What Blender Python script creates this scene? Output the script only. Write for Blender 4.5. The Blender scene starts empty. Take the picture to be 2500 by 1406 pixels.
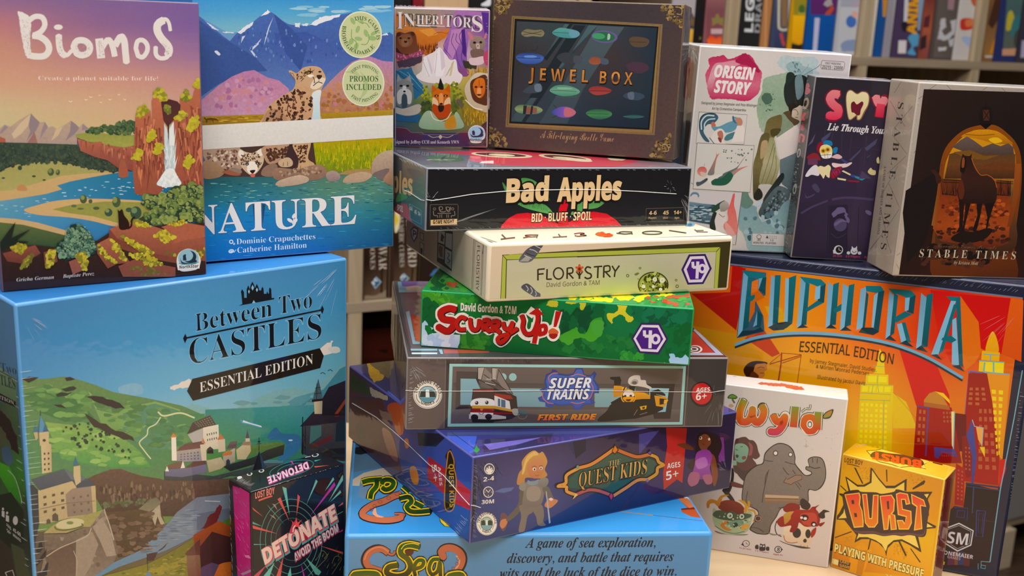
# A stack of boxed board games on a shop table, with the shop's shelving behind.
import bpy, bmesh, math, random
from mathutils import Vector, Matrix
from mathutils.geometry import tessellate_polygon

SC = bpy.context.scene
COL = SC.collection
random.seed(7)

# ------------------------------------------------------------------ camera
CAM_F=2687.79; CAM_PITCH=0.23131; CAM_ROLL=0.04728; CAM_H=0.49923   # focal length in pixels of a 2500x1406 frame
CAM = Vector((0, 0, CAM_H))
FWD = Vector((0, math.cos(CAM_PITCH), -math.sin(CAM_PITCH)))
_up = Vector((0, math.sin(CAM_PITCH), math.cos(CAM_PITCH)))
RT = math.cos(CAM_ROLL)*Vector((1, 0, 0)) + math.sin(CAM_ROLL)*_up
UP = -math.sin(CAM_ROLL)*Vector((1, 0, 0)) + math.cos(CAM_ROLL)*_up
cd = bpy.data.cameras.new('camera')
cd.sensor_width = 36.0
cd.lens = CAM_F/2500*36.0
cd.clip_start = 0.02
cd.dof.use_dof = True
cd.dof.focus_distance = 0.96
cd.dof.aperture_fstop = 8.5
cam = bpy.data.objects.new('camera', cd)
COL.objects.link(cam)
cam.matrix_world = Matrix(((RT.x, UP.x, -FWD.x, CAM.x), (RT.y, UP.y, -FWD.y, CAM.y), (RT.z, UP.z, -FWD.z, CAM.z), (0, 0, 0, 1)))
SC.camera = cam

# ------------------------------------------------------------------ exposure, world, lamps
SC.view_settings.view_transform = 'Standard'
SC.view_settings.look = 'None'
SC.view_settings.gamma = 1.0
SC.view_settings.use_curve_mapping = False
SC.view_settings.exposure = -0.5
W = bpy.data.worlds.new('shop_air')
SC.world = W
W.use_nodes = True
W.node_tree.nodes['Background'].inputs[0].default_value = (1.0, 0.96, 0.92, 1)
W.node_tree.nodes['Background'].inputs[1].default_value = 0.13

def area(name, loc, target, sx, sy, power, col=(1, 0.98, 0.965)):
    l = bpy.data.lights.new(name, 'AREA')
    l.shape = 'RECTANGLE'; l.size = sx; l.size_y = sy; l.energy = power; l.color = col
    o = bpy.data.objects.new(name, l); COL.objects.link(o)
    o.location = loc
    o.rotation_euler = (Vector(target)-Vector(loc)).to_track_quat('-Z', 'Y').to_euler()
    return o
area('ceiling_light', (0.1, -0.55, 2.0), (0.1, 1.0, 0.2), 1.5, 0.5, 52)
area('ceiling_light', (-0.9, 0.6, 2.1), (-0.2, 1.0, 0.2), 0.4, 1.2, 14)
area('ceiling_light', (1.1, 0.6, 2.1), (0.4, 1.0, 0.2), 0.4, 1.2, 14)
area('ceiling_light', (0.1, 1.15, 2.2), (0.1, 1.15, 0.2), 2.4, 0.9, 62)

# ------------------------------------------------------------------ helpers
def lin(c):
    return c/12.92 if c <= 0.04045 else ((c+0.055)/1.055)**2.4
def hexlin(h):
    return tuple(lin(int(h[i:i+2], 16)/255) for i in (0, 2, 4))

INK_SAT = 1.09      # the film and varnish over the inks wash them out a little; the inks themselves are stronger
def ink(h, gain=1.0):
    r, g, b = hexlin(h); y = .25*r+.6*g+.15*b
    return tuple(min(1.0, max(0.002, (y+(c-y)*INK_SAT)*gain)) for c in (r, g, b))
def project(P):
    d = P-CAM; z = d.dot(FWD)
    return (1250+CAM_F*d.dot(RT)/z, 703-CAM_F*d.dot(UP)/z)
def ray(x, y):
    return RT*((x-1250)/CAM_F) - UP*((y-703)/CAM_F) + FWD

def tag(o, label=None, cat=None, group=None, kind=None):
    if label: o['label'] = label
    if cat: o['category'] = cat
    if group: o['group'] = group
    if kind: o['kind'] = kind
    return o
def empty(name, loc, label, cat, group=None):
    o = bpy.data.objects.new(name, None); COL.objects.link(o)
    o.empty_display_size = 0.03
    o.location = loc
    return tag(o, label, cat, group)
def link_mesh(name, me, mats, parent=None):
    o = bpy.data.objects.new(name, me); COL.objects.link(o)
    for m in mats: me.materials.append(m)
    if parent is not None:
        o.parent = parent
        o.matrix_parent_inverse = Matrix.Translation(-parent.location)
    return o

# ------------------------------------------------------------------ materials
def new_mat(name):
    m = bpy.data.materials.new(name); m.use_nodes = True
    nt = m.node_tree
    return m, nt, nt.nodes['Principled BSDF']
def print_mat(name, rough, coat, coat_rough, bump=0.0, bscale=40.0, nscale=420.0, fine=0.0):
    """Printed card: colour from the mesh's 'Col' attribute, its alpha = strength of the mottled brushwork."""
    m, nt, b = new_mat(name)
    N, L = nt.nodes, nt.links
    at = N.new('ShaderNodeAttribute'); at.attribute_name = 'Col'
    tc = N.new('ShaderNodeTexCoord')
    no = N.new('ShaderNodeTexNoise'); no.inputs['Scale'].default_value = nscale; no.inputs['Detail'].default_value = 5; no.inputs['Roughness'].default_value = 0.65
    L.new(tc.outputs['Object'], no.inputs['Vector'])
    s = N.new('ShaderNodeMath'); s.operation = 'SUBTRACT'; s.inputs[1].default_value = 0.5
    L.new(no.outputs['Fac'], s.inputs[0])
    k = N.new('ShaderNodeMath'); k.operation = 'MULTIPLY'
    L.new(s.outputs[0], k.inputs[0]); L.new(at.outputs['Alpha'], k.inputs[1])
    a = N.new('ShaderNodeMath'); a.operation = 'MULTIPLY_ADD'; a.inputs[1].default_value = 4.0; a.inputs[2].default_value = 1.0
    L.new(k.outputs[0], a.inputs[0])
    v = N.new('ShaderNodeVectorMath'); v.operation = 'SCALE'
    L.new(at.outputs['Color'], v.inputs[0]); L.new(a.outputs[0], v.inputs['Scale'])
    L.new(v.outputs['Vector'], b.inputs['Base Color'])
    b.inputs['Roughness'].default_value = rough
    b.inputs['Specular IOR Level'].default_value = 0.12
    b.inputs['Coat Weight'].default_value = coat
    b.inputs['Coat Roughness'].default_value = coat_rough
    if bump:
        w = N.new('ShaderNodeTexNoise'); w.inputs['Scale'].default_value = bscale; w.inputs['Detail'].default_value = 3
        L.new(tc.outputs['Object'], w.inputs['Vector'])
        bp = N.new('ShaderNodeBump'); bp.inputs['Strength'].default_value = bump; bp.inputs['Distance'].default_value = 0.004
        L.new(w.outputs['Fac'], bp.inputs['Height'])
        L.new(bp.outputs['Normal'], b.inputs['Coat Normal'])
    if fine:
        w = N.new('ShaderNodeTexNoise'); w.inputs['Scale'].default_value = 900; w.inputs['Detail'].default_value = 1
        L.new(tc.outputs['Object'], w.inputs['Vector'])
        bp = N.new('ShaderNodeBump'); bp.inputs['Strength'].default_value = fine; bp.inputs['Distance'].default_value = 0.0004
        L.new(w.outputs['Fac'], bp.inputs['Height'])
        L.new(bp.outputs['Normal'], b.inputs['Normal'])
    return m
MATS = dict(
    gloss=print_mat('laminated_card', 0.45, 0.55, 0.06, 0.02, 15),
    wrap=print_mat('shrink_wrapped_card', 0.45, 0.75, 0.05, 0.10, 30),
    matte=print_mat('linen_finish_card', 0.6, 0.12, 0.25, 0, fine=0.25),
)
def plain(name, col, rough=0.5, coat=0.0, alpha=1.0, trans=0.0):
    m, nt, b = new_mat(name)
    b.inputs['Base Color'].default_value = (*hexlin(col), 1)
    b.inputs['Roughness'].default_value = rough
    b.inputs['Coat Weight'].default_value = coat
    b.inputs['Alpha'].default_value = alpha
    b.inputs['Transmission Weight'].default_value = trans
    return m
def wood_mat(name, c1, c2, stretch=(1, 14, 14), scale=3.0, rough=0.5, coat=0.0):
    m, nt, b = new_mat(name)
    N, L = nt.nodes, nt.links
    tc = N.new('ShaderNodeTexCoord'); mp = N.new('ShaderNodeMapping')
    mp.inputs['Scale'].default_value = stretch
    L.new(tc.outputs['Object'], mp.inputs['Vector'])
    no = N.new('ShaderNodeTexNoise'); no.inputs['Scale'].default_value = scale; no.inputs['Detail'].default_value = 6; no.inputs['Distortion'].default_value = 0.8
    L.new(mp.outputs['Vector'], no.inputs['Vector'])
    cr = N.new('ShaderNodeValToRGB')
    cr.color_ramp.elements[0].position = 0.3; cr.color_ramp.elements[1].position = 0.7
    cr.color_ramp.elements[0].color = (*hexlin(c1), 1); cr.color_ramp.elements[1].color = (*hexlin(c2), 1)
    L.new(no.outputs['Fac'], cr.inputs['Fac']); L.new(cr.outputs['Color'], b.inputs['Base Color'])
    b.inputs['Roughness'].default_value = rough; b.inputs['Coat Weight'].default_value = coat; b.inputs['Coat Roughness'].default_value = 0.15
    return m

# ------------------------------------------------------------------ lettering: styled alphabets of the built-in fonts
ALPHA = {'B': (0x1D400, 0x1D41A, 0x1D7CE), 'I': (0x1D468, 0x1D482, 0x1D7CE), 'S': (0x1D5D4, 0x1D5EE, 0x1D7EC),
         'X': (0x1D63C, 0x1D656, 0x1D7EC), 'C': (0x1D4D0, 0x1D4EA, 0x1D7CE), 'N': (0x1D5A0, 0x1D5BA, 0x1D7E2), 'K': (0x1D5D4, 0x1D5EE, 0x1D7EC),
         'G': (0x1D56C, 0x1D586, 0x1D7CE)}
def styled(s, st):
    if st not in ALPHA: return s
    u, l, d = ALPHA[st]; r = ''
    for c in s:
        if 'A' <= c <= 'Z': r += chr(u+ord(c)-65)
        elif 'a' <= c <= 'z': r += chr(l+ord(c)-97)
        elif '0' <= c <= '9': r += chr(d+ord(c)-48)
        else: r += c
    return r
TEXTS = {}          # (string, style, offset, shear) -> font object, later (vertices, triangles)
def want_text(s, st, off, shear):
    key = (s, st, off, shear)
    if key not in TEXTS:
        c = bpy.data.curves.new('lettering', 'FONT'); c.body = styled(s, st); c.size = 1.0
        c.resolution_u = 3; c.offset = off; c.shear = shear
        o = bpy.data.objects.new('lettering', c); COL.objects.link(o)
        TEXTS[key] = o
    return key
def bake_texts():
    bpy.context.view_layer.update()
    dg = bpy.context.evaluated_depsgraph_get()
    for k, o in list(TEXTS.items()):
        e = o.evaluated_get(dg); me = e.to_mesh()
        vs = [(v.co.x, v.co.y) for v in me.vertices]
        fs = [tuple(p.vertices) for p in me.polygons]
        e.to_mesh_clear()
        TEXTS[k] = (vs, fs)
        c = o.data
        bpy.data.objects.remove(o); bpy.data.curves.remove(c)

# ------------------------------------------------------------------ printed art: flat ink shapes laid in thin layers on a face of a box
class Face:
    def __init__(s, o, eu, ev, w, h, inset=0.0013):
        s.o, s.eu, s.ev, s.w, s.h = o, eu, ev, w, h
        s.n = eu.cross(ev); s.m = inset
    def uv(s, x, y):
        d = ray(x, y); t = (s.o-CAM).dot(s.n)/d.dot(s.n)
        p = CAM+d*t-s.o
        return (p.dot(s.eu), p.dot(s.ev))
    def at(s, u, v, k=0.0):
        return s.o+s.eu*u+s.ev*v+s.n*k
    def px(s, u, v):
        return project(s.at(u, v))

def clip_half(poly, a, b, c):
    """part of poly where a*x+b*y+c >= 0"""
    out = []; n = len(poly)
    for i in range(n):
        p, q = poly[i], poly[(i+1) % n]
        dp, dq = a*p[0]+b*p[1]+c, a*q[0]+b*q[1]+c
        if dp >= 0: out.append(p)
        if (dp >= 0) != (dq >= 0):
            t = dp/(dp-dq); out.append((p[0]+(q[0]-p[0])*t, p[1]+(q[1]-p[1])*t))
    return out
def smooth_closed(p, k=5):
    n = len(p); r = []
    for i in range(n):
        a, b, c, d = p[i-1], p[i], p[(i+1) % n], p[(i+2) % n]
        for j in range(k):
            t = j/k
            r.append(tuple(0.5*(2*b[x]+(c[x]-a[x])*t+(2*a[x]-5*b[x]+4*c[x]-d[x])*t*t+(3*b[x]-a[x]-3*c[x]+d[x])*t**3) for x in (0, 1)))
    return r
def smooth_open(p, k=6):
    if len(p) < 3: return p
    q = [(2*p[0][0]-p[1][0], 2*p[0][1]-p[1][1])]+list(p)+[(2*p[-1][0]-p[-2][0], 2*p[-1][1]-p[-2][1])]
    r = []
    for i in range(1, len(q)-2):
        a, b, c, d = q[i-1:i+3]
        for j in range(k):
            t = j/k
            r.append(tuple(0.5*(2*b[x]+(c[x]-a[x])*t+(2*a[x]-5*b[x]+4*c[x]-d[x])*t*t+(3*b[x]-a[x]-3*c[x]+d[x])*t**3) for x in (0, 1)))
    r.append(p[-1]); return r
def jag(p, amp, step):
    r = []; n = len(p)
    for i in range(n):
        a, b = p[i], p[(i+1) % n]
        L = math.hypot(b[0]-a[0], b[1]-a[1]); k = max(1, int(L/step))
        for j in range(k):
            t = j/k
            r.append((a[0]+(b[0]-a[0])*t+random.uniform(-amp, amp), a[1]+(b[1]-a[1])*t+random.uniform(-amp, amp)))
    return r
def inside(p, x, y):
    c = False; j = len(p)-1
    for i in range(len(p)):
        if (p[i][1] > y) != (p[j][1] > y) and x < (p[j][0]-p[i][0])*(y-p[i][1])/(p[j][1]-p[i][1])+p[i][0]: c = not c
        j = i
    return c

ZOOM = {}
for row in '''1 0 0 3.515;2 0 330 3.515;3 480 0 3.7;4 480 280 3.7;5 0 620 3.604;6 400 620 3.604;7 0 1000 3.4625;8 400 1000 3.4625;9 940 0 3.7;10 1180 0 3.515;11 940 350 4.847;12 1220 350 4.0167;13 840 540 3.516;14 1300 540 3.515;15 840 840 3.516;16 1300 840 3.515;17 840 1080 4.313;18 1200 1150 4.31;19 1640 60 4.135;20 1640 330 4.017;21 1900 160 4.1667;22 1900 400 4.135;23 1680 620 3.7;24 2050 640 3.7;25 1700 900 5.0225;26 1700 1130 5.095;27 2000 1060 4.064;28 2100 900 2.7775;29 1660 0 5.682;30 2060 0 5.682;31 1000 1080 5;32 0 860 2.577;33 940 0 8.333;0 0 0 1'''.split(';'):
    k, a, b, c = row.split(); ZOOM[k] = (float(a), float(b), float(c))

ON_PRINT = ('title', 'subtitle', 'credits', 'publisher_emblem', 'publisher_mark', 'side_title', 'top_title', 'tagline', 'blurb', 'edition_banner', 'icon_row')
DZ = 6e-6           # thickness of one layer of ink
class Art:
    """Reads drawing lines (coordinates measured on a plan of the printed face) and builds one mesh per printed part."""
    def __init__(s, face, name='front_print', label=None, gain=1.0, base=None):
        s.f = face; s.gain = gain; s.items = []; s.boxes = []; s.part = 0
        s.parts = [(name, label)]; s.z = ZOOM['0']
        if base: s.fill_face(base)
    # -- items: (part, level, px-polygon or text, colour function, noise)
    def level(s, bb):
        l = 0
        x0, y0, x1, y1 = bb
        for b in s.boxes:
            if b[0] < x1 and b[2] > x0 and b[1] < y1 and b[3] > y0 and b[4] >= l: l = b[4]+1
        s.boxes.append((x0, y0, x1, y1, l)); return l
    def grad(s, col, pts, horiz):
        cs = [ink(h, s.gain) for h in col.split('>')]
        if len(cs) == 1: return None, cs
        i = 0 if horiz else 1
        lo = min(p[i] for p in pts); hi = max(p[i] for p in pts)
        return (i, lo, max(hi-lo, 1e-6)), cs
    def color_at(s, g, cs, p):
        if g is None: return cs[0]
        t = min(0.99999, max(0, (p[g[0]]-g[1])/g[2]))*(len(cs)-1); k = int(t); t -= k
        return tuple(a+(b-a)*t for a, b in zip(cs[k], cs[k+1]))
    def add_poly(s, pts, col, noise=0.0, horiz=False, g=None, lvl=None):
        if len(pts) < 3: return
        if lvl is None:
            xs = [p[0] for p in pts]; ys = [p[1] for p in pts]
            lvl = s.level((min(xs), min(ys), max(xs), max(ys)))
        if g is None: g = s.grad(col, pts, horiz)
        gg, cs = g
        if gg and len(cs) > 2:
            i, lo, sp = gg
            for k in range(len(cs)-1):
                a, b = lo+sp*k/(len(cs)-1), lo+sp*(k+1)/(len(cs)-1)
                q = pts
                if k > 0: q = clip_half(q, *((1, 0, -a) if i == 0 else (0, 1, -a)))
                if k < len(cs)-2 and q: q = clip_half(q, *((-1, 0, b) if i == 0 else (0, -1, b)))
                if len(q) >= 3: s.items.append((s.part, lvl, 'p', q, g, noise))
        else:
            s.items.append((s.part, lvl, 'p', pts, g, noise))
    def fill_face(s, col, noise=0.0):
        f = s.f; m = f.m
        pts = [f.px(m, m), f.px(f.w-m, m), f.px(f.w-m, f.h-m), f.px(m, f.h-m)]
        c = sum(p[0] for p in pts)/4, sum(p[1] for p in pts)/4
        s.add_poly([(c[0]+(p[0]-c[0])*1.04, c[1]+(p[1]-c[1])*1.04) for p in pts], col, noise)
    def line(s, p, w, col, noise=0.0, taper=False, horiz=False):
        n = len(p); L, R = [], []
        for i in range(n):
            a, b = p[max(0, i-1)], p[min(n-1, i+1)]
            dx, dy = b[0]-a[0], b[1]-a[1]; d = math.hypot(dx, dy) or 1
            k = w/2*(1-0.9*i/(n-1) if taper else 1)
            L.append((p[i][0]-dy/d*k, p[i][1]+dx/d*k)); R.append((p[i][0]+dy/d*k, p[i][1]-dx/d*k))
        q = L+R[::-1]
        xs = [v[0] for v in q]; ys = [v[1] for v in q]
        lvl = s.level((min(xs), min(ys), max(xs), max(ys)))
        g = s.grad(col, q, horiz)
        if w > 5 and n > 2 and not taper:      # broad strokes: separate lengths with round joints
            s.boxes[-1] = s.boxes[-1][:4]+(lvl+9,)
            q = [p[0]]
            for v in p[1:-1]:
                if math.hypot(v[0]-q[-1][0], v[1]-q[-1][1]) > .3*w: q.append(v)
            q.append(p[-1]); k = 16
            for i in range(len(q)-1):
                a, b = q[i], q[i+1]; d = math.hypot(b[0]-a[0], b[1]-a[1]) or 1
                nx, ny = -(b[1]-a[1])/d*w/2, (b[0]-a[0])/d*w/2
                s.items.append((s.part, lvl+i % 4, 'p', [(a[0]+nx, a[1]+ny), (b[0]+nx, b[1]+ny), (b[0]-nx, b[1]-ny), (a[0]-nx, a[1]-ny)], g, noise))
                if i or math.hypot(p[0][0]-p[-1][0], p[0][1]-p[-1][1]) < .01:
                    s.items.append((s.part, lvl+4+i % 5, 'p', [(a[0]+w/2*math.cos(6.2832*t/k), a[1]+w/2*math.sin(6.2832*t/k)) for t in range(k)], g, noise))
            return
        for i in range(n-1):
            s.items.append((s.part, lvl, 'p', [L[i], L[i+1], R[i+1], R[i]], g, noise))
    def text(s, string, st, off, shear, base, hgt, col, perp, noise, horiz, upv=None):
        key = want_text(string, st, off, shear)
        xs = [p[0] for p in base]; ys = [p[1] for p in base]
        lvl = s.level((min(xs)-hgt*.4, min(ys)-hgt*1.35, max(xs)+hgt*.4, max(ys)+hgt*.5))
        box = [(min(xs), min(ys)-hgt), (max(xs), max(ys))]
        s.items.append((s.part, lvl, 't', (key, base, hgt, perp, upv), s.grad(col, box, horiz), noise))
    # -- the drawing lines
    def draw(s, src):
        for ln in src.strip().split('\n'):
            ln = ln.strip()
            if not ln or ln[0] == '#': continue
            if ln[0] == '=':
                a = ln[1:].split('|'); s.parts.append((a[0].strip(), a[1].strip() if len(a) > 1 else None)); s.part = len(s.parts)-1; continue
            head, _, rest = ln.partition(':')
            hd = head.split()
            if hd[0] == 'z': s.z = ZOOM[hd[1]]; continue
            if hd[0] == 'part': s.part = int(hd[1]); continue
            txt = None
            if hd[0] == 't': rest, _, txt = rest.partition('|')
            zx, zy, zs = s.z
            pts = [tuple(float(v) for v in t.split(',')) for t in rest.split()]
            P = [(zx+p[0]/zs, zy+p[1]/zs) for p in pts if len(p) > 1]
            c = hd[0]; col = hd[2] if c == 't' else hd[1]
            opt = {}; flag = set()
            for o in hd[2:] if c != 't' else hd[3:]:
                if len(o) > 1 and (o[1].isdigit() or o[1] in '.-'): opt[o[0]] = float(o[1:])
                else: flag.add(o)
            nz = opt.get('n', 0)/100; hz = 'h' in flag
            if c == 'p':
                if 'e' in opt: random.seed(int(opt['e']))
                if 's' in flag: P = smooth_closed(P)
                if 'j' in opt: P = jag(P, opt['j']/zs, opt.get('q', 3*opt['j'])/zs)
                if 'w' in opt:
                    s.add_poly(P, col, nz, hz)
                else: s.add_poly(P, col, nz, hz)
            elif c == 'l':
                if 's' in flag: P = smooth_open(P)
                if 'o' in flag: P = P+[P[0]]
                s.line(P, opt['w']/zs, col, nz, 't' in flag, hz)
            elif c in 'er':
                (cx, cy), (rx, ry) = P[0], (pts[1][0]/zs, pts[1][1]/zs)
                a = math.radians(pts[2][0]) if len(pts) > 2 else 0
                k = 36 if rx*zs > 40 else 20
                el = [(cx+rx*math.cos(t)*math.cos(a)-ry*math.sin(t)*math.sin(a), cy+rx*math.cos(t)*math.sin(a)+ry*math.sin(t)*math.cos(a)) for t in (2*math.pi*i/k for i in range(k))]
                if c == 'e': s.add_poly(el, col, nz, hz)
                else: s.line(el+[el[0]], opt['w']/zs, col, nz)
            elif c in 'bh':          # b: scattered dabs, h: scattered blades
                cols = col.split('/'); xs = [p[0] for p in P]; ys = [p[1] for p in P]
                random.seed(int(opt.get('e', 1)))
                r = opt.get('r', 6)/zs; num = int(opt['N']); spots = []
                while len(spots) < num:
                    x, y = random.uniform(min(xs), max(xs)), random.uniform(min(ys), max(ys))
                    if inside(P, x, y): spots.append((x, y))
                if 'y' in flag: spots.sort(key=lambda p: p[1])
                for x, y in spots:
                    q = r*random.uniform(.6, 1.25); cc = random.choice(cols)
                    if c == 'b':
                        ar = opt.get('a', 1.0); k = int(opt.get('k', 8)); t0 = random.random()*6
                        v = opt.get('v', .25)
                        el = [(x+q*ar*math.cos(t0+6.2832*i/k)*random.uniform(1-v, 1+v), y+q*math.sin(t0+6.2832*i/k)*random.uniform(1-v, 1+v)) for i in range(k)]
                        s.add_poly(el, cc, nz)
                        if 'x' in flag:      # a lighter crown on each dab (tufts of leaves)
                            hl = random.choice(cols[-2:])
                            s.add_poly([(x-q*.15+(px-x)*.55, y-q*.3+(py-y)*.5) for px, py in el], hl, nz)
                    else:
                        dx, dy = opt.get('X', 0)/zs, opt.get('Y', -20)/zs
                        k = random.uniform(.6, 1.3); w = opt.get('w', 4)/zs/2; sw = random.uniform(-.25, .25)*abs(dy)
                        nx, ny = -dy, dx; d = math.hypot(nx, ny) or 1; nx, ny = nx/d*w, ny/d*w
                        s.add_poly([(x-nx, y-ny), (x+nx, y+ny), (x+dx*k+sw, y+dy*k)], cc, nz)
            elif c == 'g':           # a grid of small panes inside a quad, sharing a layer
                nx, ny = int(opt['N']), int(opt['M']); fi = opt.get('f', 60)/100
                a, b, cc, d = P
                xs = [p[0] for p in P]; ys = [p[1] for p in P]
                lvl = s.level((min(xs), min(ys), max(xs), max(ys)))
                bil = lambda u, v: tuple((a[i]*(1-u)+b[i]*u)*(1-v)+(d[i]*(1-u)+cc[i]*u)*v for i in (0, 1))
                cols = col.split('/'); random.seed(int(opt.get('e', 1)))
                for i in range(nx):
                    for j in range(ny):
                        if random.random() < opt.get('d', 0)/100: continue
                        u0, u1 = (i+.5-fi/2)/nx, (i+.5+fi/2)/nx; v0, v1 = (j+.5-fi/2)/ny, (j+.5+fi/2)/ny
                        s.add_poly([bil(u0, v0), bil(u1, v0), bil(u1, v1), bil(u0, v1)], random.choice(cols), nz, lvl=lvl)
            elif c == 'm':           # a painted ground: a net of colours over a quad, blended between knots
                rows = [[ink(h, s.gain) for h in r.split('>')] for r in col.split('/')]
                a, b, cc, d = P; R, K = len(rows)-1, len(rows[0])-1
                bil = lambda u, v: tuple((a[i]*(1-u)+b[i]*u)*(1-v)+(d[i]*(1-u)+cc[i]*u)*v for i in (0, 1))
                def at(u, v):
                    x, y = u*K, v*R; i, j = min(K-1, int(x)), min(R-1, int(y)); x -= i; y -= j
                    x = x*x*(3-2*x)*.5+x*.5; y = y*y*(3-2*y)*.5+y*.5
                    return tuple((rows[j][i][k]*(1-x)+rows[j][i+1][k]*x)*(1-y)+(rows[j+1][i][k]*(1-x)+rows[j+1][i+1][k]*x)*y for k in (0, 1, 2))
                xs = [p[0] for p in P]; ys = [p[1] for p in P]
                lvl = s.level((min(xs), min(ys), max(xs), max(ys))); n1, n2 = K*3, R*3
                for i in range(n1):
                    for j in range(n2):
                        q = [(i/n1, j/n2), ((i+1)/n1, j/n2), ((i+1)/n1, (j+1)/n2), (i/n1, (j+1)/n2)]
                        s.items.append((s.part, lvl, 'm', [bil(*t) for t in q], (None, [at(*t) for t in q]), nz))
            elif c == 't':
                st = hd[1]; base = smooth_open(P, 8) if len(P) > 2 else P
                upv = None
                if 'U' in opt: upv = (opt['U']/100.0, 1.0 if 'V' in opt else -1.0)
                s.text(txt.strip(), st, opt.get('o', 0)/100, opt.get('i', 0)/100, base, opt['H']/zs, col, 'u' in flag, nz, hz, upv)
    # -- building
    def emit(s, acc, part, lvl, uvs, tris, cols, noise):
        V, F, C = acc[part]
        b = len(V); k = 0.00012+DZ*(lvl+1)
        for u, v in uvs: V.append(s.f.at(u, v, k))
        for t in tris:
            F.append(tuple(b+i for i in t))
            for i in t: C.append((*cols[i], noise))
    def build(s, parent, mat, parents=None):
        acc = {i: ([], [], []) for i in range(len(s.parts))}
        f = s.f; m = f.m
        lo = (m, m); hi = (f.w-m, f.h-m)
        for part, lvl, kind, data, (gg, cs), noise in s.items:
            if kind in 'pm':
                uv = [f.uv(*p) for p in data]
                out = [u < lo[0] or u > hi[0] or v < lo[1] or v > hi[1] for u, v in uv]
                if any(out):
                    for a, b, c in ((1, 0, -lo[0]), (-1, 0, hi[0]), (0, 1, -lo[1]), (0, -1, hi[1])):
                        uv = clip_half(uv, a, b, c)
                        if not uv: break
                if len(uv) < 3: continue
                if len(uv) == 3: tr = [(0, 1, 2)]
                else: tr = tessellate_polygon([[Vector((u, v, 0)) for u, v in uv]])
                if kind == 'm':
                    if len(uv) == 4 and not any(out): cc = cs
                    else:   # clipped cell: nearest knots weighted by distance
                        cc = []
                        for p in uv:
                            x, y = f.px(*p); ws = [1/(1e-3+(x-q[0])**2+(y-q[1])**2) for q in data]; t = sum(ws)
                            cc.append(tuple(sum(w*k[i] for w, k in zip(ws, cs))/t for i in (0, 1, 2)))
                else: cc = [s.color_at(gg, cs, f.px(*p)) for p in uv] if gg else [cs[0]]*len(uv)
                fixed = []
                for t in tr:
                    (ax, ay), (bx, by), (cx, cy) = uv[t[0]], uv[t[1]], uv[t[2]]
                    ar = (bx-ax)*(cy-ay)-(cx-ax)*(by-ay)
                    if abs(ar) < 1e-13: continue
                    fixed.append(tuple(t) if ar > 0 else (t[0], t[2], t[1]))
                s.emit(acc, part, lvl, uv, fixed, cc, noise)
            else:
                key, base, hgt, perp, upv = data
                vs, fs = TEXTS[key]
                if not vs: continue
                x0 = min(v[0] for v in vs); x1 = max(v[0] for v in vs)
                cum = [0]
                for i in range(1, len(base)): cum.append(cum[-1]+math.hypot(base[i][0]-base[i-1][0], base[i][1]-base[i-1][1]))
                px = []
                cap = 0.714 if key[1] in ('D', 'N', 'S', 'X', 'K') else 0.655
                for x, y in vs:
                    t = (x-x0)/(x1-x0)*cum[-1]
                    i = 0
                    while i < len(cum)-2 and cum[i+1] < t: i += 1
                    a, b = base[i], base[i+1]; sl = cum[i+1]-cum[i] or 1
                    r = (t-cum[i])/sl; d = ((b[0]-a[0])/sl, (b[1]-a[1])/sl)
                    bx, by = a[0]+(b[0]-a[0])*r, a[1]+(b[1]-a[1])*r
                    if perp: up = (d[1], -d[0])
                    elif upv: up = upv
                    else:
                        u0, v0 = f.uv(bx, by); q = f.px(u0, v0+0.01)
                        L = math.hypot(q[0]-bx, q[1]-by); up = ((q[0]-bx)/L, (q[1]-by)/L)
                    h = y/cap*hgt
                    px.append((bx+up[0]*h, by+up[1]*h))
                uv = [f.uv(*p) for p in px]
                tr = []
                for fc in fs:
                    if len(fc) == 3: tr.append(fc)
                    else: tr += [(fc[0], fc[i], fc[i+1]) for i in range(1, len(fc)-1)]
                good = []
                for t in tr:
                    (ax, ay), (bx, by), (cx, cy) = (uv[i] for i in t)
                    if all(u < lo[0] or u > hi[0] or v < lo[1] or v > hi[1] for u, v in (uv[i] for i in t)): continue
                    ar = (bx-ax)*(cy-ay)-(cx-ax)*(by-ay)
                    if abs(ar) < 1e-14: continue
                    good.append(tuple(t) if ar > 0 else (t[0], t[2], t[1]))
                uv = [(min(hi[0], max(lo[0], u)), min(hi[1], max(lo[1], v))) for u, v in uv]
                cc = [s.color_at(gg, cs, p) for p in px] if gg else [cs[0]]*len(px)
                s.emit(acc, part, lvl, uv, good, cc, noise)
        made = []
        for i, (nm, lab) in enumerate(s.parts):
            V, F, C = acc[i]
            if not F: continue
            me = bpy.data.meshes.new(nm); me.from_pydata(V, [], F)
            at = me.color_attributes.new('Col', 'FLOAT_COLOR', 'CORNER')
            at.data.foreach_set('color', [x for c in C for x in c])
            me.update()
            if i and made and nm in ON_PRINT:       # lettering and emblems are pieces of their printed panel
                o = link_mesh(nm, me, [mat]); o.parent = made[0]
            else: o = link_mesh(nm, me, [mat], parent)
            if lab: o['label'] = lab
            made.append(o)
        return made

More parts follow.
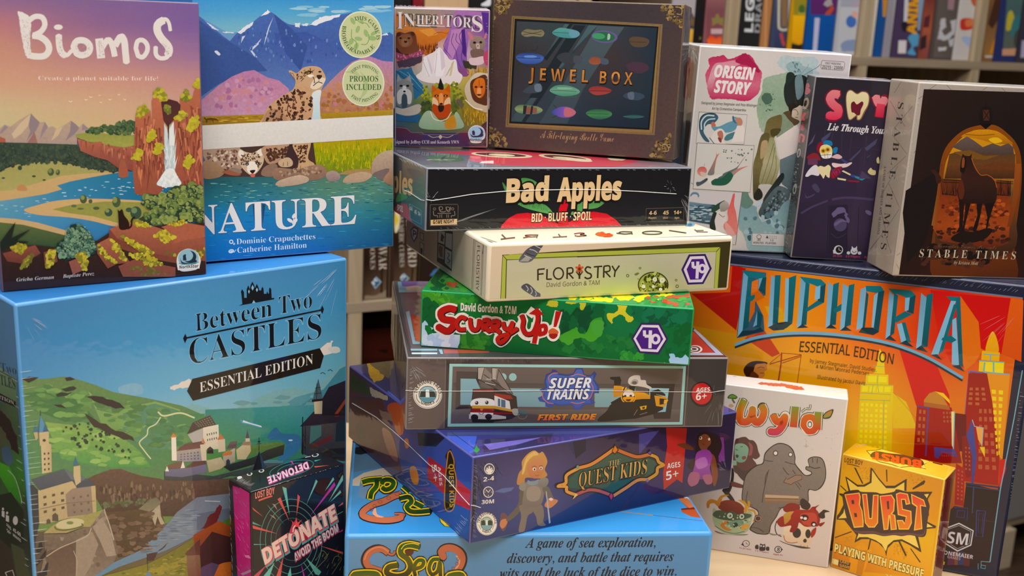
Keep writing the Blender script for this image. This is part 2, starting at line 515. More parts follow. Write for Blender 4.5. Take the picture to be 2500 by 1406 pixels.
# ------------------------------------------------------------------ boxes
GAMES = []
class GameBox:
    """A lidded cardboard box standing or lying at its place; faces carry printed art."""
    def __init__(s, name, key, label, mat, cols, bevel=0.0016, category='game box'):
        x, y, z, yaw, lean, roll, w, d, h = BOX[key]
        ex = Vector((math.cos(yaw), math.sin(yaw), 0)); ey0 = Vector((-math.sin(yaw), math.cos(yaw), 0)); ez0 = Vector((0, 0, 1))
        ey = ey0*math.cos(lean)-ez0*math.sin(lean); ez = ez0*math.cos(lean)+ey0*math.sin(lean)
        ex, ez = ex*math.cos(roll)-ez*math.sin(roll), ez*math.cos(roll)+ex*math.sin(roll)
        s.o = Vector((x, y, z)); s.ex, s.ey, s.ez, s.w, s.d, s.h = ex, ey, ez, w, d, h
        s.mat = MATS[mat]; s.arts = []; s.bevel = bevel
        s.key = key
        s.root = empty(name, s.o, label, category)
        s.base_cols = cols
        s.body()
    def body(s):
        bm = bmesh.new()
        bmesh.ops.create_cube(bm, size=1.0)
        for v in bm.verts:
            c = v.co+Vector((.5, .5, .5))
            v.co = s.o+s.ex*(c.x*s.w)+s.ey*(c.y*s.d)+s.ez*(c.z*s.h)
        bm.normal_update()
        bmesh.ops.bevel(bm, geom=bm.edges[:], offset=s.bevel, segments=3, profile=0.5, affect='EDGES')
        bm.normal_update()
        cl = bm.loops.layers.float_color.new('Col')
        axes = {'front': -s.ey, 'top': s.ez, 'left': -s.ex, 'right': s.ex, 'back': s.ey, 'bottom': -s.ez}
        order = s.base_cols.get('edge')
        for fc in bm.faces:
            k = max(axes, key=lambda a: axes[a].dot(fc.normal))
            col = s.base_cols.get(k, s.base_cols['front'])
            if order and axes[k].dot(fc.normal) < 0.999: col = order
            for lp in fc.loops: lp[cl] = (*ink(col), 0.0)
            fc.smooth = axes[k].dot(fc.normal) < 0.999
        me = bpy.data.meshes.new('box_body'); bm.to_mesh(me); bm.free()
        link_mesh('box_body', me, [s.mat], s.root)
    def face(s, side):
        o, ex, ey, ez, w, d, h = s.o, s.ex, s.ey, s.ez, s.w, s.d, s.h
        b = s.bevel
        if side == 'front': return Face(o, ex, ez, w, h, b)
        if side == 'top': return Face(o+ez*h, ex, ey, w, d, b)
        if side == 'left': return Face(o+ey*d, -ey, ez, d, h, b)
        if side == 'right': return Face(o+ex*w, ey, ez, d, h, b)
    def art(s, side, src, name=None, label=None, gain=1.0, base=None, mat=None):
        a = Art(s.face(side), name or side+'_print', label, gain, base)
        a.draw(src); s.arts.append((a, mat)); return a
    def finish(s):
        GAMES.append(s)
    def build_prints(s):
        for a, mt in s.arts: a.build(s.root, MATS[mt] if mt else s.mat)
    def string(s, pts, rad=0.00035, name='wrap_seam', side='front'):
        """the raised weld line of the shrink film, following pixel points on a face"""
        V = []
        for sd, x, y in pts:
            f = s.face(sd); u, v = f.uv(x, y)
            V.append(f.at(u, v, 0.0009))
        tube(name, V, rad, FILM, s.root)

CREASE = None
def creases(g, name, segs, rad=0.00022):
    """crumpled glinting folds of the shrink film: many short raised ridges, read as one piece of film"""
    bm = bmesh.new()
    for sd, x0, y0, x1, y1 in segs:
        f = g.face(sd); cl = lambda u, v: (min(f.w-.0004, max(.0004, u)), min(f.h-.0004, max(.0004, v)))
        a = f.at(*cl(*f.uv(x0, y0)), 0.0005); b = f.at(*cl(*f.uv(x1, y1)), 0.0005)
        d = b-a
        if d.length < 1e-6: continue
        t = d.normalized(); n = f.n; sdv = t.cross(n); k = random.uniform(.4, 1.1)*rad
        m = (a+b)/2+n*k*1.2
        L = [bm.verts.new(p) for p in (a, (a*3+b)/4+sdv*k, (a+3*b)/4+sdv*k, b, (a+3*b)/4-sdv*k, (a*3+b)/4-sdv*k)]
        tp = [bm.verts.new((a*3+b)/4+n*k*1.3), bm.verts.new((a+3*b)/4+n*k*1.3)]
        for q in ((L[0], L[1], tp[0]), (L[1], L[2], tp[1], tp[0]), (L[2], L[3], tp[1]), (L[3], L[4], tp[1]), (L[4], L[5], tp[0], tp[1]), (L[5], L[0], tp[0])):
            bm.faces.new(q)
    me = bpy.data.meshes.new(name); bm.to_mesh(me); bm.free()
    o = link_mesh(name, me, [FILM2], g.root); o['kind'] = 'stuff'
    return o
def tube(name, pts, rad, mat, parent, sides=6):
    bm = bmesh.new(); rings = []
    n = len(pts)
    for i in range(n):
        t = (pts[min(n-1, i+1)]-pts[max(0, i-1)]).normalized()
        a = t.orthogonal().normalized(); b = t.cross(a)
        if rings:   # keep the frame from twisting
            a = (pa-t*pa.dot(t)).normalized(); b = t.cross(a)
        pa = a
        rings.append([bm.verts.new(pts[i]+(a*math.cos(6.2832*k/sides)+b*math.sin(6.2832*k/sides))*rad) for k in range(sides)])
    for i in range(n-1):
        for k in range(sides):
            bm.faces.new((rings[i][k], rings[i][(k+1) % sides], rings[i+1][(k+1) % sides], rings[i+1][k]))
    bm.faces.new(rings[0][::-1]); bm.faces.new(rings[-1])
    me = bpy.data.meshes.new(name); bm.to_mesh(me); bm.free()
    return link_mesh(name, me, [mat], parent)
FILM = plain('clear_film_weld', 'f2f0ee', 0.25)
FILM2 = plain('pale_film_folds', 'e8e8ea', 0.12, 0.5, alpha=0.38)  # pale colour paints the film's white glints onto its folds

def block(bm, o, ex, ey, ez, a, b):
    """box between local corners a and b"""
    vs = [bm.verts.new(o+ex*x+ey*y+ez*z) for x in (a[0], b[0]) for y in (a[1], b[1]) for z in (a[2], b[2])]
    for q in ((0, 1, 3, 2), (4, 6, 7, 5), (0, 4, 5, 1), (2, 3, 7, 6), (0, 2, 6, 4), (1, 5, 7, 3)):
        bm.faces.new([vs[i] for i in q])
def solid(name, parts, mat, parent=None, o=Vector(), ex=Vector((1, 0, 0)), ey=Vector((0, 1, 0)), ez=Vector((0, 0, 1)), bevel=0.0):
    bm = bmesh.new()
    for a, b in parts: block(bm, o, ex, ey, ez, a, b)
    bmesh.ops.recalc_face_normals(bm, faces=bm.faces[:])
    if bevel: bmesh.ops.bevel(bm, geom=bm.edges[:], offset=bevel, segments=2, profile=0.5, affect='EDGES')
    me = bpy.data.meshes.new(name); bm.to_mesh(me); bm.free()
    return link_mesh(name, me, [mat], parent)

# front-left-bottom corner x y z, turn, lean, roll, width, depth, height (metres)
BOX=dict(
    sea      =(-0.1263, 0.8226, 0.0000, 0.1220, 0.0000, 0.0000, 0.3088, 0.2880, 0.0930),
    quest    =(-0.0246, 0.8162, 0.0930, 0.5361, 0.0000, 0.0000, 0.2743, 0.2594, 0.0752),
    trains   =(-0.0840, 0.8690, 0.1682, 0.1590, 0.0000, 0.0000, 0.2773, 0.2779, 0.0634),
    scurry   =(-0.0762, 0.9025, 0.2315, -0.0831, 0.0000, 0.0000, 0.2285, 0.1824, 0.0495),
    florist  =(-0.0206, 0.8691, 0.2811, 0.3858, 0.0000, 0.0000, 0.2307, 0.2352, 0.0493),
    bad      =(-0.0753, 0.9079, 0.3303, 0.3767, 0.0000, 0.0000, 0.2515, 0.2256, 0.0538),
    inherit  =(-0.1183, 1.0530, 0.3842, 0.1037, -0.0463, -0.0248, 0.0889, 0.0432, 0.1290),
    jewel    =(-0.0303, 1.0729, 0.3856, -0.2740, 0.0287, -0.0083, 0.1814, 0.0480, 0.1407),
    castles  =(-0.3458, 0.7472, 0.0000, 0.7579, 0.0000, -0.0114, 0.2808, 0.1125, 0.2952),
    biomos   =(-0.3710, 0.7755, 0.2952, 0.5663, -0.0010, -0.0108, 0.1504, 0.0320, 0.2103),
    nature   =(-0.3040, 0.8568, 0.2988, 0.5928, 0.0271, -0.0071, 0.2340, 0.0540, 0.2430),
    euphoria =(0.1654, 1.0838, 0.0007, -0.3229, 0.0023, 0.0013, 0.3350, 0.0900, 0.2926),
    origin   =(0.1633, 1.0712, 0.2952, 0.0715, -0.0251, 0.0140, 0.1480, 0.0728, 0.1968),
    smyle    =(0.2690, 1.0520, 0.2949, 0.0519, -0.0436, 0.0175, 0.0765, 0.0254, 0.1746),
    stable   =(0.3494, 0.9930, 0.2938, 0.1274, -0.0060, 0.0060, 0.1830, 0.0566, 0.1760),
    wyld     =(0.1860, 1.0244, 0.0000, -0.2573, -0.0148, -0.0001, 0.1400, 0.0307, 0.1753),
    burst    =(0.3250, 0.9924, 0.0000, -0.6225, -0.0119, -0.0115, 0.0955, 0.0364, 0.1187),
    detonate =(-0.1997, 0.8165, 0.0000, 0.7858, 0.0000, -0.0120, 0.0915, 0.0338, 0.1300),
)
# ------------------------------------------------------------------ the setting
FLOOR_Z = -0.90
fl = solid('floor', [((-3.5, -1.6, -0.05), (4.0, 4.6, 0))], wood_mat('dark_floor_boards', '3a2a20', '5c4534', (3, 30, 3), 2.0, 0.45), None, Vector((0, 0, FLOOR_Z)))
fl['kind'] = 'structure'
wb = solid('wall_back', [((-3.5, 0, 0), (4.0, 0.06, 3.0))], plain('painted_wall', '6a5f56', 0.8), None, Vector((0, 4.5, FLOOR_Z)))
wb['kind'] = 'structure'

# the display table the games are stacked on
tb = empty('display_table', (-0.1, 0.75, FLOOR_Z), 'light wooden display table carrying all the stacked games', 'table')
oak = wood_mat('light_maple_top', 'e4c296', 'efd0a6', (1.2, 16, 16), 2.5, 0.38, 0.25)
solid('tabletop', [((-0.425, 0.16, -0.032), (0.487, 1.33, -0.0002))], oak, tb, bevel=0.003)
for x, y in ((-0.40, 0.2), (0.41, 0.2), (-0.40, 1.25), (0.41, 1.25)):
    solid('leg', [((x, y, FLOOR_Z), (x+0.055, y+0.055, -0.032))], oak, tb, bevel=0.002)

# shelving
TH = 0.5
SX = Vector((math.cos(TH), math.sin(TH), 0)); SY = Vector((-math.sin(TH), math.cos(TH), 0)); SZ = Vector((0, 0, 1))
S0 = Vector((0.9654, 2.6, 0))
ash = wood_mat('greyed_ash_board', '8f7b63', 'a8957c', (1, 1, 12), 3.0, 0.6)
ash2 = wood_mat('pale_ash_upright', 'a08a6a', 'b8a486', (14, 14, 1), 3.0, 0.6)
dark = plain('dark_back_panel', '1c1512', 0.8)
DEP = 0.36
def bookcase(label, s0, s1, zs, ups, base=True):
    r = empty('bookcase', S0+SX*((s0+s1)/2)+SZ*FLOOR_Z, label, 'bookcase')
    for z in zs:
        solid('shelf_board', [((s0, 0, z-0.019), (s1, DEP, z))], ash, r, S0, SX, SY, SZ, 0.001)
    for u in ups:
        solid('upright', [((u, 0.0005, FLOOR_Z), (u+0.027, DEP, 1.25))], ash2, r, S0, SX, SY, SZ, 0.001)
    solid('back_panel', [((s0, DEP, FLOOR_Z), (s1, DEP+0.006, 1.25))], dark, r, S0, SX, SY, SZ)
    return r
bookcase('ash bookcase at the left, seen in the gap beside the pile of boxes', -1.80, -0.99, (0.838, 0.372, 0.006, -0.36, -0.74), (-1.80, -1.433, -1.018))
rc = bookcase('ash cubby bookcase along the top right, filled with upright games', -0.985, 0.865, (0.841, 0.474, 0.107, -0.26, -0.765), (-0.985, -0.629, -0.259, 0.104, 0.471, 0.838))
solid('plinth', [((-0.985, -0.02, FLOOR_Z), (0.515, 0.03, -0.784))], wood_mat('pale_plinth', 'bfa98a', 'cdb898', (1, 1, 12), 3, 0.6), rc, S0, SX, SY, SZ, 0.002)
solid('drawer_front', [((0.134, -0.006, -0.76), (0.575, -0.001, -0.285))], plain('grey_drawer', '8b8580', 0.6), rc, S0, SX, SY, SZ, 0.002)

# ------------------------------------------------------------------ the left pile
B = GameBox('game_box', 'biomos', 'purple and orange sunset box with a waterfall, standing on the large blue castle box', 'gloss',
            dict(front='6f5a78', left='4a3530', top='8f78a8', right='5c3a2c', edge='7a6580'), bevel=0.0012)
B.art('front', '''
z 1
m 8a6a90>7d6494>7a5f98/b57c80>8d6890>79609a/c4927e>b0818b>94709a/cb9e86>c79786>bb8b8a/c9b590>ccab8c>c99e8a/c4bc90>c9b48a>cfa882 n4: -40,-30 1760,-30 1760,1160 -40,1160
p 7a6f88: 1010,640 1010,640
l efe2d2 w5: 590,865 605,875 620,866
l efe2d2 w5: 725,850 737,860 750,852
l efe2d2 w5: 765,828 778,836 790,830
l efe2d2 w5: 1010,808 1020,816 1030,808
l efe2d2 w5: 930,850 943,858 955,850
l efe2d2 w5: 1060,848 1070,858 1082,850
l efe2d2 w4: 855,875 865,881 875,876
l efe2d2 w4: 845,815 855,821 865,816
p b9a08a>a8958a n10: -20,1110 40,1070 90,1085 165,1030 265,972 300,1010 345,1050 385,1045 415,1090 450,1082 490,1105 540,1080 610,1035 650,1065 680,1090 710,1060 770,1105 760,1160 660,1170 660,1240 -20,1240
p cbb598: 265,975 240,1080 180,1150 120,1190 100,1150 170,1060
p 8d7f82: 265,972 300,1010 340,1050 310,1120 250,1180 220,1230 260,1130 245,1080
p 8d7f82: 610,1035 655,1070 680,1100 640,1150 560,1210 600,1130
p 95848a: 385,1045 410,1090 370,1150 340,1200 360,1110
p 95848a: 710,1060 760,1105 700,1120
p 95848a: 40,1070 70,1090 20,1140 -10,1150
p c9b294: 480,1110 540,1085 500,1160 440,1210
p 96706a: 225,1240 295,1130 325,1240
p a5604f: -20,1165 45,1190 60,1300 -20,1300
z 2
p 3a4a3e>33413a n15: -20,60 200,65 660,80 700,130 800,170 920,190 1015,260 1020,330 860,330 740,290 500,235 200,250 60,280 -20,320
b 2c3a33/34423a/3d4a3c/4a5644 N240 r17 x y k7: 0,80 640,95 900,200 1010,270 1000,300 850,300 650,235 480,220 250,225 60,260 0,300
p c3a576>c9ad7e n6: -20,310 200,235 500,222 740,280 860,302 1020,315 800,355 600,395 485,430 530,462 400,500 250,525 -20,565
p a09c62>aaa36a n8: -20,312 200,240 500,224 740,285 860,305 1000,314 700,330 520,350 420,380 250,430 100,470 -20,480
p b98a5e s: 145,465 190,420 220,440 225,475
e 5a5a3a: 185,474 45,5
m 5a93a8>3a7ea0>2f7396>2b6c90/6a9db0>3f82a6>2a7096>286a96/5a94b0>4a88b0>2f76a4>2a6ea0/4a86b0>3f7cae>3570a8>3068a0 n5: -20,310 1780,310 1780,910 -20,910
p c3a576: -20,310 1020,318 800,357 600,397 485,432 530,464 400,502 250,527 -20,567
p c3a576 n6: -20,300 860,300 1020,317 800,357 600,395 485,430 530,462 400,500 250,525 -20,565
p a09c62>aaa36a n8: -20,290 860,300 1000,314 700,330 520,350 420,380 250,430 100,470 -20,480
b 2c3a33/34423a/3d4a3c/4a5644 N110 r17 x y k7 e5: 0,240 200,215 480,205 650,225 860,270 1015,280 1005,308 850,305 650,255 480,232 250,240 60,275 0,310
p b98a5e s: 145,470 160,430 190,420 220,440 228,475
b a8ccd8/d5e6ea N46 r3 a6 k6: 560,460 700,420 1000,370 1300,390 1560,450 1500,520 900,530 500,545
b a8ccd8 N14 r3 a6 k6 e4: 0,600 200,570 500,520 300,690 600,770 800,800 300,710 0,690
p c8a878 s n6: 205,640 330,597 480,562 700,545 950,548 1215,565 1230,620 1320,700 1250,770 1010,785 800,738 600,705 320,682
p 8f9150>97954f n10: 450,635 600,600 900,568 1210,575 1320,650 1310,740 1020,755 800,695 600,670
p c4a679 n6: -20,705 150,718 320,748 560,815 600,860 560,900 300,800 -20,750
p 5c6a40>2e4a34 n12: -20,745 200,768 560,858 700,900 480,1000 -20,980
e 47583c: 435,315 28,33
e 7b8650: 428,305 16,20
e 47583c: 495,318 18,25
e 7b8650: 490,310 10,14
e 47583c: 715,548 30,38
e 869052: 708,535 17,20
e 4f5c3e: 775,566 17,18
e 47583c: 998,572 36,46
e 869052: 985,555 20,26
e 3a5040: 930,662 34,34
e 7f8f5a: 920,648 17,16
e 4a5a40: 825,626 28,14
e 5c6a44: 633,606 24,12
e 5c6a44: 690,630 28,9
e 35483a: 170,280 18,20
e 35483a: 205,240 20,20
e 35483a: 290,352 16,9
e 35483a: 28,367 15,7
e 35483a: 378,384 14,7
e 3f5444: 1105,640 28,20
e 3a5040: 1165,665 48,55
e 6f8660: 1150,645 25,25
z 1
p 8f9550>a0a058 n10 j3: 645,1155 720,1140 1000,1150 1170,1165 1170,1250 1060,1268 880,1240 870,1215 780,1224 660,1180
b 2d4336/354c3a/4a6040/5f744a N90 r22 x y k7: 730,1130 850,1090 960,1085 1040,1050 1160,1050 1165,1140 1050,1160 980,1140
p b06b52>94564a>84493e n12: 662,1190 780,1224 870,1214 882,1240 1060,1266 1170,1250 1170,1480 1080,1450 1010,1440 920,1375 810,1345 690,1295
h 8a4c3e/c07d62/9c5a48 N46 Y70 w16: 690,1205 860,1220 1060,1268 1160,1255 1150,1360 900,1310 700,1230
p b87056>a5614a>8f5040 n12: 1160,1012 1235,905 1290,950 1305,1080 1300,860 1365,770 1440,860 1405,1000 1410,1600 1350,1690 1270,1690 1155,1660 1140,1500
p b06a50>a15d48>8c4d3e n12: 1480,1030 1550,980 1540,860 1590,770 1650,850 1660,790 1700,690 1790,690 1790,1800 1570,1760 1500,1600 1495,1300
p 4a2a2c>5a3230: 1380,875 1450,850 1520,870 1548,900 1540,990 1480,1035 1440,1090 1400,1030
h 8a4a3c/c8805f/7a4034 N90 Y150 w17: 1165,1030 1290,980 1400,1020 1400,1450 1300,1480 1160,1450
h 8a4a3c/c07a5c/7a4034 N90 Y150 w17 e3: 1500,1060 1640,900 1740,900 1750,1580 1560,1560 1510,1300
z 2
p 9ab0b8>b8c8cc>a8bcc2 h n10: 1406,0 1440,50 1448,-30 1490,-40 1502,330 1412,330
h dfe6e8/c4d2d6 N60 Y-150 w9 e51: 1412,60 1495,20 1500,330 1415,330
p e3e8e8>d0dce0 s n10: 1395,330 1430,290 1485,290 1525,360 1552,420 1450,445 1345,425 1370,370
b e6eaea/d4dcde N60 r14: 1380,360 1500,330 1550,420 1400,445
z 1
p c9d5d8: 1405,1060 1432,1110 1438,1200 1412,1250
p dfe4e4: 1488,1040 1496,1250 1452,1250 1448,1110
p 4a2a2c: 1436,1040 1450,1060 1444,1230 1438,1110
b a89f3a/b9ad45/8a8a38/c2b64e N46 r16 j2: 1310,830 1330,770 1390,760 1435,850 1380,870
b a89f3a/b9ad45/6f7a34/8a8a38 N40 r15 e2: 1540,850 1590,760 1640,840 1600,860
b a89f3a/b9ad45/8a8a38 N46 r16 e3: 1165,1010 1190,930 1245,905 1275,950 1200,1010
b b0a63e/c0b44a N40 r15 e4: 1240,1200 1310,1110 1340,1160 1290,1210
b b0a63e/c0b44a N40 r16 e5: 1310,1300 1350,1220 1400,1250 1360,1330
b b0a63e/c0b44a N46 r16 e6: 1600,1110 1650,1000 1705,1010 1690,1090 1640,1130
b b0a63e/c0b44a N40 r16 e7: 1130,1360 1180,1280 1225,1300 1190,1370
b b0a63e/c0b44a N46 r16 e8: 1660,740 1690,680 1745,690 1740,770
b b0a63e/c0b44a/9a8a48 N40 r14 e9: 1490,1020 1550,950 1615,990 1540,1030
b b0a63e/c0b44a N40 r16 e10: 1570,1420 1620,1330 1660,1380 1610,1440
b 6a7038/8a8a3e N26 r14 e11: 1410,900 1460,910 1450,990 1420,960
p c48060 n8: 1690,1300 1735,1235 1790,1250 1790,1420 1730,1420
z 2
p 9c5b46 s n10: 1020,355 1025,240 1055,195 1080,250 1098,350
p 2f4030 j8: 1220,570 1270,500 1380,510 1500,440 1640,420 1760,430 1775,770 1600,725 1450,745 1350,785 1190,720 1300,640
b 2c3d33/354a36/4a6040/6f8248/8b985a N190 r30 x y k8 e2: 1215,570 1270,505 1380,515 1500,450 1640,425 1755,435 1760,740 1600,715 1450,735 1350,770 1210,715 1300,640
p 3a2620>2e1d1a n18: -20,960 300,940 480,960 830,900 1000,790 1300,775 1790,745 1790,1210 -20,1370
p 1f2620: -10,930 40,860 130,740 95,880 265,800 130,900 250,910 60,970 -20,1010
p 22362d j9: 600,765 680,755 760,820 800,900 830,960 790,1040 720,1030 700,1140 660,1150 640,1050 560,1080 470,1010 480,930 560,880
b 22382f/35564a/4f7060/7d9a7a N170 r24 x y k8 e3: 600,775 670,765 760,840 800,900 820,970 760,1030 650,1030 560,1060 480,1000 500,930 560,890
p a5634c>7d4638 n14: 935,800 1110,745 1300,775 1500,840 1770,880 1790,960 1790,1080 1560,1060 1300,1010 1000,880
p a4604a n12: 1380,785 1530,735 1770,780 1775,870 1620,890 1480,930 1500,860
p 7a4436 n10: 935,800 1000,880 1300,1010 1560,1060 1600,1110 1300,1060 1000,960 930,880
p a4634d>7f4638 n14: 825,930 930,875 965,890 1115,1090 1000,1100 920,1140 830,1010
p 8a4e3e n14: 1010,1120 1150,1060 1500,1130 1500,1210 1050,1210
p 8a4f40>6a382e n12: 20,1010 300,940 345,1010 200,1100 60,1080
p 7c4439 n12: 370,1000 470,965 490,1080 380,1130
p 94574a n10: 585,1080 740,1020 745,1140 620,1190
b b3a63f/c6b84c/8a8238 N90 r15 e21: 1020,850 1240,960 1330,1015 1250,1010 1100,930
b b3a63f/c6b84c/8a8238 N80 r15 e22: 1310,860 1400,810 1510,870 1420,915
b b3a63f/c6b84c/8a8238 N60 r12 e23: 1120,750 1210,740 1300,780 1180,780
b b3a63f/c6b84c/8a8238 N80 r14 e24: 1090,1020 1240,1010 1410,1110 1270,1115
b b3a63f/c6b84c/8a8238 N60 r13 e25: 940,880 1000,930 1090,1070 1040,1070 960,960
b b3a63f/c6b84c/8a8238 N50 r11 e26: 1430,760 1570,725 1600,750 1500,775
b b3a63f/8a8238 N60 r14 e27: 80,965 160,930 240,950 180,1010
b b3a63f/8a8238/6a6430 N60 r14 e28: 190,1080 290,1000 240,1110 180,1140
b b3a63f/c6b84c/8a8238 N60 r14 e29: 400,1000 475,965 450,1100 395,1140
b b3a63f/c6b84c/8a8238 N80 r14 e30: 640,1020 720,1000 745,1080 730,1170 680,1100
b b3a63f/c6b84c/6a6430 N60 r13 e31: 840,930 900,1000 1000,1090 940,1080 850,1010
b a89c40/6a6430 N70 r12 e32: 1400,1000 1560,1020 1770,960 1770,1040 1600,1080
b 7a7038/6a6430 N50 r11 e33: 1100,1130 1300,1120 1440,1190 1200,1200
p 2a1714 s: 1005,634 1020,648 1045,634 1062,685 1098,735 1103,790 1060,810 1020,797 1013,720 1010,670
l 2a1714 w15 s: 1090,800 1122,775 1126,725 1150,700
e 2a1714: 1148,702 9,8
t I e0d5d0 H29 o-1: 140,1252 460,1228 |Gricha German
t I e0d5d0 H29 o-1: 535,1220 803,1195 |Baptiste Perez
= title|white brush-lettered title with a smaller white line below it
z 1
p e3dcd8 j3: 150,95 195,105 235,130 262,150 268,220 262,290 258,340 262,400 270,480 240,490 215,475 195,360 175,270 168,180
l e3dcd8 w46 s: 250,175 300,142 362,150 385,210 352,270 285,305
l e3dcd8 w56 s: 278,305 345,318 405,365 420,430 380,480 300,484 235,470
l e3dcd8 w56 s: 503,300 510,400 530,455 560,478
l e3dcd8 w34 s: 535,468 575,475 610,440 640,420
e e3dcd8: 500,233 38,23
l e3dcd8 w56 s o: 632,400 655,355 705,345 750,365 772,405 755,455 700,475 650,455
l e3dcd8 w68: 850,330 868,500
l e3dcd8 w50 s: 868,420 920,345 950,360 972,420 985,485
l e3dcd8 w58 s: 985,395 1035,315 1065,350 1075,440 1085,540
l e3dcd8 w40 s o: 1165,415 1180,355 1225,345 1262,385 1262,440 1225,490 1185,480
l e3dcd8 w30 s: 1462,265 1450,200 1425,165 1390,165
l e3dcd8 w66 s: 1405,172 1355,205 1350,265 1385,330 1435,385 1452,430 1438,475
l e3dcd8 w38 s: 1450,450 1430,492 1375,500 1338,468 1335,400
b c2b2b6/b09ea6 N120 r3 v.5: 165,170 250,170 275,470 220,470
b c2b2b6/b09ea6 N40 r3 v.5 e2: 485,320 530,320 540,470 500,460
b c2b2b6/b09ea6 N70 r3 v.5 e3: 620,370 780,380 760,470 640,470
b c2b2b6/b09ea6 N50 r3 v.5 e4: 840,350 880,350 895,480 850,490
b c2b2b6/b09ea6 N40 r3 v.5 e5: 1390,360 1460,420 1440,470 1400,440
t B e8d5ce H36 o-1.5: 330,687 1357,692 |Create a planet suitable for life!
= publisher_emblem|pale round sailing-boat emblem
z 2
p d9d6cf s: 1512,1060 1540,1000 1612,970 1685,1000 1716,1060 1712,1105 1690,1140 1660,1155 1560,1165 1520,1130
e 8fb6c4: 1612,1052 88,78
e 1c2f3d: 1622,1040 58,52
e 8fb6c4: 1600,1030 52,47
p 1c2f3d s: 1542,1050 1562,1085 1630,1092 1675,1065 1680,1095 1620,1108 1560,1105
p 1c2f3d: 1565,1030 1580,1018 1592,1020 1590,1035 1596,1070 1566,1072
l 5f95a8 w8 s: 1530,1095 1580,1105 1640,1098 1700,1085
p e6e3dc: 1515,1115 1712,1100 1706,1140 1522,1155
t X 1c2a36 H26 o1: 1532,1142 1700,1130 |NorthStar
''', gain=1.12)
B.finish()

